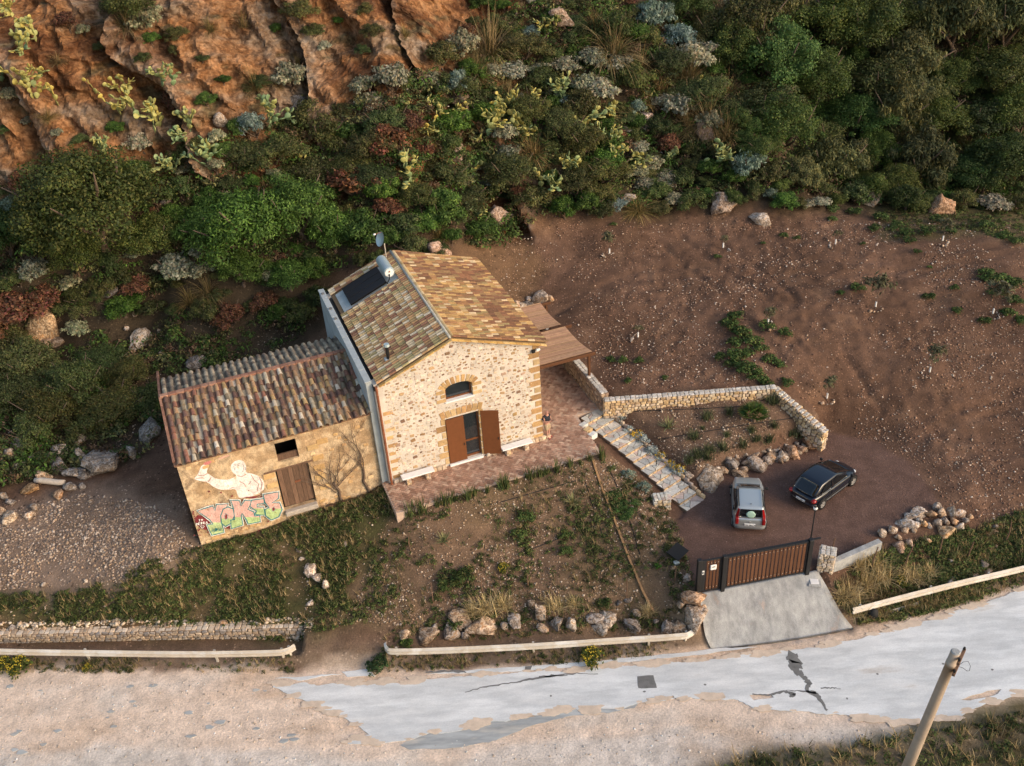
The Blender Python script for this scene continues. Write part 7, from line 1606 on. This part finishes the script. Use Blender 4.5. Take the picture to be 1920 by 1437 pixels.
# ------------------------------------------------------------------ ground cover (nobody could count it)
def tufts(name, label, polys, gen, m=None, s=(.7, 1.3)):
    """gen: list of (V, F, C) small plants; scattered and joined"""
    VV = []; FF = []; CC_ = []; n0 = 0
    for pl_, n, dn in polys:
        x, y = sample(pl_, n, dn); k = clear(x, y, .02); x, y = x[k], y[k]; z = zmap(x, y)
        gi = rng.integers(0, len(gen), len(x)); a = rng.uniform(0, 6.283, len(x)); sc_ = rng.uniform(*s, len(x)); kk = rng.uniform(.7, 1.3, len(x)) * (1 + fbm(x, y, 2.5, 2, 91) * .9)
        for g_ in range(len(gen)):
            q = gi == g_
            if not q.any(): continue
            V_, F_, C_ = gen[g_]; nn = q.sum(); ca_, sb_ = np.cos(a[q])[:, None], np.sin(a[q])[:, None]; S = sc_[q][:, None]
            W3 = np.stack([(V_[None, :, 0] * ca_ - V_[None, :, 1] * sb_) * S + x[q][:, None], (V_[None, :, 0] * sb_ + V_[None, :, 1] * ca_) * S + y[q][:, None], V_[None, :, 2] * S + z[q][:, None] - .01], -1)
            VV.append(W3.reshape(-1, 3)); FF.append((F_[None] + (np.arange(nn) * len(V_))[:, None, None]).reshape(-1, 4) + n0); n0 += nn * len(V_); CC_.append((C_[None] * kk[q][:, None, None]).reshape(-1, 3))
    if not VV: return
    o = link(bpy.data.objects.new(name, np_mesh(name, np.concatenate(VV), np.concatenate(FF), m or M['leafdull'], np.concatenate(CC_)))); tag(o, label, None, kind='stuff'); return o
GRN_ = [(.055, .085, .02), (.075, .10, .025), (.04, .06, .018), (.10, .11, .035), (.12, .10, .04)]
DRY = [(.34, .24, .11), (.26, .18, .08), (.40, .30, .16), (.18, .13, .06)]
gsm = [blades(200 + i, 11, .26, .026, .75, .5, GRN_, 2, .07) for i in range(4)] + [leafcloud(205 + i, 26, .045, GRN_, 4, .07, .35, 1.8, (.05, .1)) for i in range(2)]
gsm = [(g[0] * (1 if i < 4 else np.array([.2, .2, .5]) if False else 1), g[1], g[2]) for i, g in enumerate(gsm)][:4]
herb = []
for i in range(4):
    V_, F_, C_ = leafcloud(210 + i, 30, .22, GRN_, 5, .4, .5, 1.7, (.2, .4)); herb.append((V_ * .17, F_, C_))
dryb = [blades(220 + i, 10, .42, .022, .6, .6, DRY, 3, .05) for i in range(3)]
und = []
for i in range(5):
    V_, F_, C_ = leafcloud(230 + i, 60, .13, [MST, OAK, BRT, OLV, [(.12, .07, .04), (.09, .06, .03), (.16, .10, .06)]][i], 8, .4, .6, 2.2, (.2, .42)); und.append((V_ * .55, F_, C_))
dens = lambda lo_=.1, k=2.6, s=2.2, sd=33: (lambda x, y: np.clip(.5 + fbm(x, y, s, 3, sd) * k, lo_, 1))
tufts('grass', 'green grass and weeds on the slope below the old farmhouse', [(ZN['grass'], 2900, dens(.0, 4.5, 1.6, 36)), (ZN['garden'], 1100, dens(.0, 4, 2.0, 35))], gsm + dryb[:1], M['leafdull'], (.6, 1.3))
tufts('weeds', 'low leafy weeds on the slope below the old farmhouse', [(ZN['grass'], 1700, dens(.0, 5, 1.6, 36)), (ZN['garden'], 850, dens(0, 4, 1.6, 35)), (ZN['scrub'], 900, dens(.1)), (ZN['righttop'], 700, dens(.05, 3))], herb, M['leafdull'], (.6, 1.5))
RB1 = [G(u, v)[:2] for u, v in ((1560, 1100), (1640, 1040), (1720, 1020), (1920, 960), (1960, 1060), (1620, 1160), (1580, 1140))]
RB2 = [P(u, v, ROADZ)[:2] for u, v in ((1600, 1172), (1640, 1150), (1930, 1075), (1980, 1085), (1700, 1160))]
tufts('bank_weeds', 'tall weeds and dry grass on the bank behind the right guard rail', [(RB1, 1150, dens(.0, 4, 2, 39)), (RB2, 260, dens(.1, 3))], herb, M['leafdull'], (.8, 1.9))
tufts('bank_grass', 'dry grass on the bank behind the right guard rail', [(RB1, 700, dens(.05, 4, 2, 40)), (RB2, 420, dens(.1, 3))], dryb + gsm[:2], M['leafdull'], (.7, 1.4))
VS1 = [P(u, v, ROADZ)[:2] for u, v in ((-60, 1262), (560, 1262), (545, 1236), (-60, 1236))]; VS2 = [P(u, v, ROADZ)[:2] for u, v in ((690, 1262), (1080, 1246), (1290, 1222), (1290, 1204), (720, 1226))]; VS3 = [P(u, v, ROADZ)[:2] for u, v in ((720, 1215), (1290, 1190), (1290, 1165), (760, 1190))]
tufts('verge_grass', 'dry grass and weeds along the guard rails', [(VS1, 520, dens(.1, 3)), (VS2, 620, dens(.1, 3)), (VS3, 420, dens(.1, 3))], dryb + gsm[:2] + herb[:2], M['leafdull'], (.4, .9))
tufts('near_verge', 'dark scrub and dry grass along the near edge of the road', [(ZN['verge'], 2600, lambda x, y: (1 - sstep(14, 30, -(y - 24) + 0)) * np.clip(.6 + fbm(x, y, 2, 3, 35) * 2, .1, 1))], herb + dryb + gsm[:2], M['leafdull'], (.7, 1.8))
RUB = [G(u, v)[:2] for u, v in ((-60, 1186), (590, 1178), (590, 1156), (300, 1160), (-60, 1168))]
pebbles('wall_rubble', 'loose rubble spilling over the dry-stone retaining wall', [(RUB, 1100, None)], [(.52, .40, .29), (.58, .46, .34), (.44, .31, .21), (.6, .5, .4)], .05, .16)
tufts('undergrowth', 'mixed low undergrowth covering the hillside', [(HILLP, 5200, lambda x, y: 1 - .9 * (np.interp(x, SX, SX * 0) * 0)), (ZN['scrub'], 700, dens(.1, 3))], und, M['leafdull'], (.7, 1.7))
pebbles('hill_stones', 'stones scattered on the foot of the slope', [(HILLP, 1800, patchy)], PB, .03, .14)

# ------------------------------------------------------------------ field saplings
SAPC = [vproto('sapling_crown', leafcloud(300 + i, 260, .16, [(.14, .13, .07), (.10, .10, .05), (.18, .15, .09), (.09, .085, .04)], 9, .6, .8, 3.4, (.2, .4), spike=1.5, shell=.1), M['leafdull']) for i in range(3)]
for i, (x, y, ht, cr_, lb) in enumerate(((100, 215, 1.2, .55, 'sapling with white guard nearest the bank behind the house'), (598, 190, 1.0, .28, 'small sapling with white guard in the upper middle field'), (1090, 175, 1.1, .30, 'sapling with white guard below the wood, ringed by stones'), (1560, 160, 1.3, .50, 'sapling with white guard below the orange boulder at upper right'), (795, 525, 1.1, .40, 'sapling with white guard inside the green weed patch'), (1266, 450, 1.5, .75, 'bushiest sapling with white guard in the middle of the field'), (1780, 480, 1.5, .80, 'pale sapling with white guard at the right edge weeds'), (225, 583, .9, .25, 'thin sapling with white guard nearest the pergola'), (1503, 737, 1.6, .60, 'lowest right sapling with white guard above the rock heap'), (1053, 852, 1.4, .45, 'sapling with white guard outside the garden wall corner'))):
    g = G(1100 + x / 2.341, 380 + (y + 18) / 2.341); o = empty('olive_sapling', g, random.uniform(0, 6), lb, 'sapling', 'saplings planted across the field')
    MB().tube([(0, 0, -.1), (.02, 0, ht * .5), (.0, .03, ht)], [.025, .02, .012], 5).build('stem', M['bark'], o)
    MB().tube([(0, 0, .18), (0, 0, .5)], .05, 8).build('trunk_guard', M['white'], o)
    c = link(bpy.data.objects.new('crown', SAPC[i % 3]), o); c.location = (0, 0, ht * .62); c.scale = (cr_ * 1.45, cr_ * 1.45, cr_ * 1.3)
    for k in range(6):
        a = math.pi * (1.05 + .9 * k / 5); ob = bpy.data.objects.new('stone', random.choice(SMALLB)); link(ob, o); ob.location = (math.cos(a) * .42, math.sin(a) * .38, .03); s = random.uniform(.06, .14); ob.scale = (s * 1.3, s, s); ob.color = (*random.choice(RC), 1)
# weed patches in the field
WEED = [vproto('weed_leaves', leafcloud(320 + i, 420, .10, [(.05, .09, .02), (.07, .12, .03), (.035, .06, .016), (.09, .11, .03)], 14, .30, .5, 2.0, (.18, .36)), M['leafdull']) for i in range(3)]
def weed(u, v, r, label, grp, col=(1, 1, 1), name='weed_clump', flat=1):
    g = G(u, v + r * .4); R = r * depth(g) / FPX; o = link(bpy.data.objects.new(name, random.choice(WEED))); o.location = g; o.scale = (R * 1.25, R * 1.25, R * flat); o.rotation_euler = (0, 0, random.uniform(0, 6)); k = random.uniform(.8, 1.2); o.color = (col[0] * k, col[1] * k, col[2] * k, 1); tag(o, label, 'weed', grp); return o
for u, v, r in ((1380, 590, 18), (1365, 605, 20), (1390, 620, 22), (1410, 635, 20), (1425, 650, 16), (1376, 640, 20), (1400, 660, 18), (1440, 608, 18), (1475, 622, 16), (1380, 665, 22), (1392, 685, 22), (1415, 690, 20), (1445, 672, 18), (1460, 680, 14), (1420, 705, 18), (1440, 715, 16), (1350, 668, 14), (1370, 680, 16)): ordlabel('w1', u, weed(u, v, r, None, 'weeds above the garden wall'), '{} green weed clump from the left in the patch above the garden wall')
for u, v, r in ((1145, 672, 11), (1168, 673, 11), (1198, 674, 11), (1178, 712, 9), (1247, 708, 8), (1610, 537, 16), (1575, 548, 10), (1740, 555, 14), (1790, 538, 10), (1795, 582, 12), (1345, 480, 8), (1470, 440, 10), (1560, 410, 12), (1495, 445, 8), (1430, 455, 6), (1618, 456, 6), (1720, 470, 9), (1743, 500, 6), (1475, 715, 14), (1560, 712, 8), (1150, 420, 7)): ordlabel('w2', u, weed(u, v, r, None, 'single weeds on the field'), '{} lone green weed clump from the left on the bare field')
for u, v, r in ((1850, 510, 18), (1880, 520, 20), (1905, 530, 18), (1870, 545, 18), (1900, 560, 18), (1845, 600, 14), (1890, 585, 18), (1915, 600, 16), (1845, 520, 14), (1650, 405, 18), (1680, 420, 16), (1700, 435, 16), (1705, 448, 14), (1740, 430, 16), (1640, 425, 14), (1760, 410, 16), (1780, 430, 14), (1850, 420, 16), (1880, 440, 16), (1905, 450, 16), (1600, 395, 16), (1560, 390, 14)): ordlabel('w3', u, weed(u, v, r, None, 'weeds at the upper right of the field'), '{} weed clump from the left along the upper right field edge')

# ------------------------------------------------------------------ garden plants
IRIS = [vproto('leaf_blades', blades(340 + i, 34, .85, .06, .5, .25, [(.07, .10, .03), (.10, .13, .04), (.14, .13, .045), (.05, .075, .025)], 2, .1), M['leafdull']) for i in range(3)]
AGAV = vproto('leaf_blades', blades(350, 34, .85, .10, 1.15, .35, [(.30, .28, .12), (.20, .22, .10), (.38, .33, .15)], 3, .03), M['leafdull'])
ROSM = [vproto('leaf_blades', blades(352 + i, 100, .6, .04, .75, .2, [(.075, .095, .04), (.10, .12, .05), (.055, .07, .03), (.12, .12, .06)], 2, .12), M['leafdull']) for i in range(2)]
SANT = [vproto('foliage', leafcloud(356 + i, 500, .09, [(.36, .40, .38), (.44, .47, .45), (.28, .33, .31)], 16, .36, .6, 2.4, (.16, .32)), M['leafdull']) for i in range(2)]
YELF = vproto('flowers', leafcloud(360, 90, .075, [(.62, .38, .03), (.70, .46, .05)], 10, .72, .4, 1.2, (.1, .3)), M['leafdull'])
def gplant(name, me_, u, v, s, label, cat, grp=None, col=(1, 1, 1), extra=None, key=None):
    g = G(u, v); o = empty(name, g, random.uniform(0, 6), label, cat, grp); o.scale = (s, s, s); c = link(bpy.data.objects.new('leaves', me_), o); k = random.uniform(.85, 1.15); c.color = (col[0] * k, col[1] * k, col[2] * k, 1)
    if extra: link(bpy.data.objects.new('flowers', extra), o)
    if key: ordlabel(key, u, o, label)
    return o
for i in range(20):
    t = min(1, max(0, i / 19 + random.uniform(-.03, .03))); a = -.2 + 10.7 * t; p = hw(a, -2.72 + random.uniform(-.12, .05)); u, v = pix((p[0], p[1], 1.7)); gplant('iris_clump', random.choice(IRIS), u, v, random.uniform(.45, 1.15), '{} upright leafy clump from the left along the terrace edge', 'plant', 'clumps along the terrace edge', key='iris')
for k, (x, y, s, fl) in enumerate(((360, 345, .5, 0), (430, 440, .5, 0), (515, 555, .5, 0), (600, 620, .55, 1), (650, 655, .55, 0), (740, 750, .6, 0), (822, 822, .5, 1), (912, 905, .5, 1), (1000, 965, .6, 1))):
    gplant('lavender_cotton', SANT[k % 2], 1080 + x / 5.13, 700 + y / 5.13 + 3, s * .95, '{} silvery bush from the left beside the garden stairs', 'shrub', 'silvery bushes beside the stairs', extra=YELF if fl else None, key='sant')
for k, (x, y, s) in enumerate(((510, 985, .5), (640, 1105, .55))): gplant('lavender_cotton', SANT[k % 2], 1080 + x / 5.13, 700 + y / 5.13 + 3, s, ('upper' if k == 0 else 'lower') + ' grey-green bush left of the garden stairs', 'shrub', None, (.55, .62, .5))
for k, (x, y, s) in enumerate(((235, 1010, 1.0), (255, 930, 1.0), (430, 900, 1.1), (665, 860, 1.1), (830, 790, 1.0), (985, 800, 1.1), (80, 760, 1.0), (230, 520, 1.0), (505, 460, .9), (480, 735, .7), (780, 680, .8), (1060, 625, .8), (1040, 330, 1.3), (1390, 600, 1.3), (1380, 740, 1.1), (180, 650, .5), (110, 990, 1.1), (20, 1060, 1.0), (1270, 720, .9))):
    gplant('rosemary', random.choice(ROSM), 1290 + x / 6.53, 700 + y / 6.53 + 6, s, '{} bushy grey-green herb from the left inside the walled bed', 'plant', 'herbs in the walled bed', key='bed')
gplant('yucca', AGAV, 1253, 803, .95, 'yellow-green yucca near the left of the walled bed', 'yucca'); gplant('yucca', AGAV, 833, 1016, .8, 'yellow-green yucca on the slope below the terrace, left one', 'yucca'); gplant('yucca', AGAV, 1074, 944, .85, 'pale yucca on the slope below the terrace, right one', 'yucca')
g = G(1413, 790); pal_ = empty('fan_palm', g, 0, 'green fan palm beside the corner of the garden wall', 'palm'); MB().tube([(0, 0, -.1), (0, 0, .3)], [.12, .09], 8).build('trunk', M['bark'], pal_)
for i in range(22):
    a = 6.283 * i / 22 + random.uniform(-.2, .2); el = random.uniform(.35, 1.35); d = Vector((math.cos(a) * math.cos(el), math.sin(a) * math.cos(el), math.sin(el))); mb = MB(); b = Vector((0, 0, .28)); e = b + d * .42; mb.tube([b, e], [.014, .01], 4, (.10, .13, .04)); sd2 = d.cross(Vector((0, 0, 1))).normalized(); upv = sd2.cross(d); yl = (.42, .34, .06) if i in (3, 9) else (.085, .13, .03)
    for k in range(11):
        t = (k - 5) / 5 * 1.25; dd = (d * math.cos(t) + sd2 * math.sin(t)).normalized(); tip = e + dd * .62 - Vector((0, 0, .08)); w_ = upv.cross(dd).normalized() * .04; mid_ = e + dd * .3; mb.add([e, mid_ - w_, tip, mid_ + w_], [(0, 1, 2, 3)], tuple(q * random.uniform(.8, 1.2) for q in yl))
    mb.build('frond', M['leafdull'], pal_)
for u, v, r, lb in ((985, 965, 22, 'upper dark shrub on the slope below the terrace'), (975, 1000, 20, 'lower dark shrub on the slope below the terrace'), (1060, 1030, 16, 'brownish shrub in the middle of the garden slope'), (870, 1075, 26, 'dark green shrub left of the straw grass above the boulders'), (840, 1090, 22, 'dark green weed mound beside the leaning stake'), (1130, 1130, 18, 'green shrub just above the roadside boulders'), (1232, 1060, 9, 'small bright green plant near the black panel'), (1060, 1000, 14, 'small dark shrub between the irrigation lines'), (850, 1165, 20, 'green tuft among the left roadside boulders')): weed(u, v, r, lb, None, (1, .9, .9) if 'bright' not in lb else (1.3, 1.8, 1), 'garden_shrub')
for k, (u, v, r) in enumerate(((1150, 925, 16), (1165, 940, 18), (1180, 955, 16), (1172, 968, 14), (1158, 950, 14), (1190, 940, 12))): ordlabel('w4', u, weed(u, v, r, None, 'creeper left of the stairs', (.8, .95, .9), 'creeping_plant', .6), '{} mound from the left of the fine green creeper beside the stairs')
YB = vproto('flower_heads', leafcloud(370, 150, .045, [(.42, .31, .03), (.48, .36, .04)], 16, .5, .6, 1.2, (.2, .4)), M['leafdull'])
for u, v, r, lb in ((1112, 1225, 34, 'yellow flowering bush in front of the middle guard rail'), (945, 1062, 18, 'yellow flowering bush on the garden slope'), (40, 1242, 34, 'yellow flowering weeds at the far left rail'), (10, 1240, 26, 'yellow flowers at the left picture edge'), (165, 1250, 14, 'small yellow flowers below the left rail'), (1690, 1085, 20, 'yellow flowering weeds on the right bank')):
    g = G(u, v + r * .5); R = r * depth(g) / FPX; o = empty('yellow_bush', g, 1.0, lb, 'bush'); o.scale = (R, R, R * .9); c = link(bpy.data.objects.new('foliage', WEED[0]), o); c.color = (1.2, 1.0, .8, 1); link(bpy.data.objects.new('flower_heads', YB), o)
weed(712, 1240, 26, 'dark round bush at the left end of the middle guard rail', None, (.6, .7, .9), 'round_bush'); weed(760, 1205, 16, 'green weed behind the curled tip of the middle rail', None, (1, 1, .8), 'round_bush')
STRW = [vproto('straw_blades', blades(380 + i, 170, 1.05, .034, .8, .9, [(.56, .42, .20), (.46, .33, .15), (.62, .48, .27), (.30, .23, .10)], 3, .2), M['leafdull']) for i in range(2)]
for k, (u, v, s) in enumerate(((910, 1145, 1.0), (940, 1138, .9), (1040, 1140, .8), (885, 1150, .8), (1215, 1150, .6), (1075, 1135, .6))): gplant('straw_tussock', STRW[k % 2], u, v, s, '{} straw-coloured tussock from the left above the roadside boulders', 'grass clump', 'straw tussocks above the boulders', key='straw')
for k, (u, v, s) in enumerate(((1590, 1125, 1.1), (1620, 1100, 1.1), (1650, 1085, 1.2), (1600, 1150, .9), (1700, 1080, .9), (1720, 1090, .8), (1575, 1120, .8), (1640, 1060, .9), (1610, 1065, .9), (1740, 1075, .7))): gplant('straw_tussock', STRW[k % 2], u, v, s, '{} golden dry tussock from the left behind the right guard rail', 'grass clump', 'dry tussocks on the right bank', key='straw2')

# ------------------------------------------------------------------ stakes, board, hoses, panel
for k, (u, v, h) in enumerate(((770, 1033, 1.1), (812, 1130, 1.3), (905, 1110, .9), (990, 1100, .8), (1174, 1120, 1.2), (1265, 1090, .9))):
    g = G(u, v); o = MB().tube([(0, 0, -.1), (random.uniform(-.05, .05), 0, h * .5), (random.uniform(-.08, .08), .02, h)], [.035, .032, .026], 6).build('wooden_stake', M['oldwood']); o.location = g; tag(o, None, 'stake', 'stakes on the garden slope'); ordlabel('stk', u, o, '{} wooden stake from the left on the garden slope')
for k, (x, y, h) in enumerate(((80, 740, 1.3), (470, 860, 1.5), (780, 850, 1.6), (1095, 740, 1.3), (1380, 750, 1.1), (1735, 600, 1.4))):
    g = G(1540 + x / 5.053, 900 + y / 5.053); o = MB().tube([(0, 0, -.1), (random.uniform(0, .1), 0, h * .5), (random.uniform(.02, .25), .02, h)], [.035, .032, .026], 6).build('wooden_stake', M['oldwood']); o.location = g; tag(o, None, 'stake', 'stakes on the right bank'); ordlabel('stk2', x, o, '{} wooden stake from the left on the bank behind the right rail')
def draped(uvs, off=.03, n=10):
    pts = []
    for (u0, v0), (u1, v1) in zip(uvs, uvs[1:]):
        for k in range(n): t = k / n; g = G(u0 + (u1 - u0) * t, v0 + (v1 - v0) * t); pts.append(Vector((g[0], g[1], g[2] + off)))
    g = G(*uvs[-1]); pts.append(Vector((g[0], g[1], g[2] + off))); return pts
pts = draped([(1112, 866), (1128, 915), (1150, 970), (1178, 1045), (1205, 1110), (1226, 1150)], .05, 5); mb = MB(); vs = []; fs = []
for i, p in enumerate(pts):
    d = pts[min(i + 1, len(pts) - 1)] - pts[max(i - 1, 0)]; d.z = 0; d.normalize(); n = Vector((d.y, -d.x, 0)) * .05
    vs += [p + n + Vector((0, 0, .04)), p - n + Vector((0, 0, .04)), p - n - Vector((0, 0, .12)), p + n - Vector((0, 0, .12))]
for i in range(len(pts) - 1):
    for k in range(4): fs.append((i * 4 + k, i * 4 + (k + 1) % 4, (i + 1) * 4 + (k + 1) % 4, (i + 1) * 4 + k))
o = MB().add(vs, fs + [(3, 2, 1, 0), tuple(len(vs) - 4 + k for k in range(4))]).build('wooden_edging', mat('edging_board', (.30, .17, .08), .85, .25, 6, .2, 30)); tag(o, 'long brown edging board running down the garden slope', 'board')
for k, (uv, lb) in enumerate((([(930, 945), (1010, 922), (1080, 902)], 'black irrigation hose below the terrace edge'), ([(985, 1035), (1050, 1010), (1120, 985), (1200, 960)], 'black irrigation hose across the middle of the garden slope'), ([(1098, 905), (1112, 950), (1130, 1005)], 'black hose running downhill left of the edging board'), ([(1140, 875), (1165, 930), (1185, 990), (1200, 1040)], 'black hose running downhill right of the edging board'), ([(1190, 772), (1290, 768), (1390, 763)], 'upper black irrigation hose in the walled bed'), ([(1235, 825), (1310, 812), (1400, 797), (1485, 785)], 'lower black irrigation hose in the walled bed'))):
    o = MB().tube(draped(uv, .02, 8), .022, 5).build('irrigation_hose', M['black']); tag(o, lb, 'hose', 'irrigation hoses')
g = G(1270, 1045); o = MB().bbox((-.42, -.36, 0), (.42, .36, .05), .01).build('black_panel', M['black']); o.location = (g[0], g[1], g[2] + .35); o.rotation_euler = (.18, -.1, .75); tag(o, 'tilted black square panel left of the narrow gate', 'panel'); MB().tube([(0, 0, -.5), (0, 0, -.001)], .04, 6).build('panel_stand', M['metal'], o)
g = G(1268, 1058); o = MB().bbox((-.13, -.1, 0), (.13, .1, .16), .015).build('junction_box', M['tank']); o.location = g; o.rotation_euler = (0, 0, .2); tag(o, 'small pale blue box below the black panel', 'box')
for k, (x, y, lb) in enumerate(((425, 470, 'upper small black garden light beside the stairs'), (770, 880, 'lower small black garden light beside the stairs'), (1220, 1140, 'small black garden light at the foot of the stairs'))):
    g = G(1080 + x / 5.13, 700 + (y + 40) / 5.13); o = empty('garden_light', g, 0, lb, 'garden light'); MB().tube([(0, 0, 0), (0, 0, .5)], .02, 6).build('stem', M['metal'], o); MB().tube([(0, 0, .5), (0, 0, .58)], [.05, .03], 8).build('head', M['metal'], o)
g = G(1430, 880); o = empty('garden_light', (g[0], g[1] - .1, 0), 0, 'small black garden light in front of the parking boulders', 'garden light'); MB().tube([(0, 0, 0), (0, 0, .6)], .025, 6).build('stem', M['metal'], o); MB().tube([(0, 0, .6), (0, 0, .68)], [.06, .03], 8).build('head', M['metal'], o)
flush()
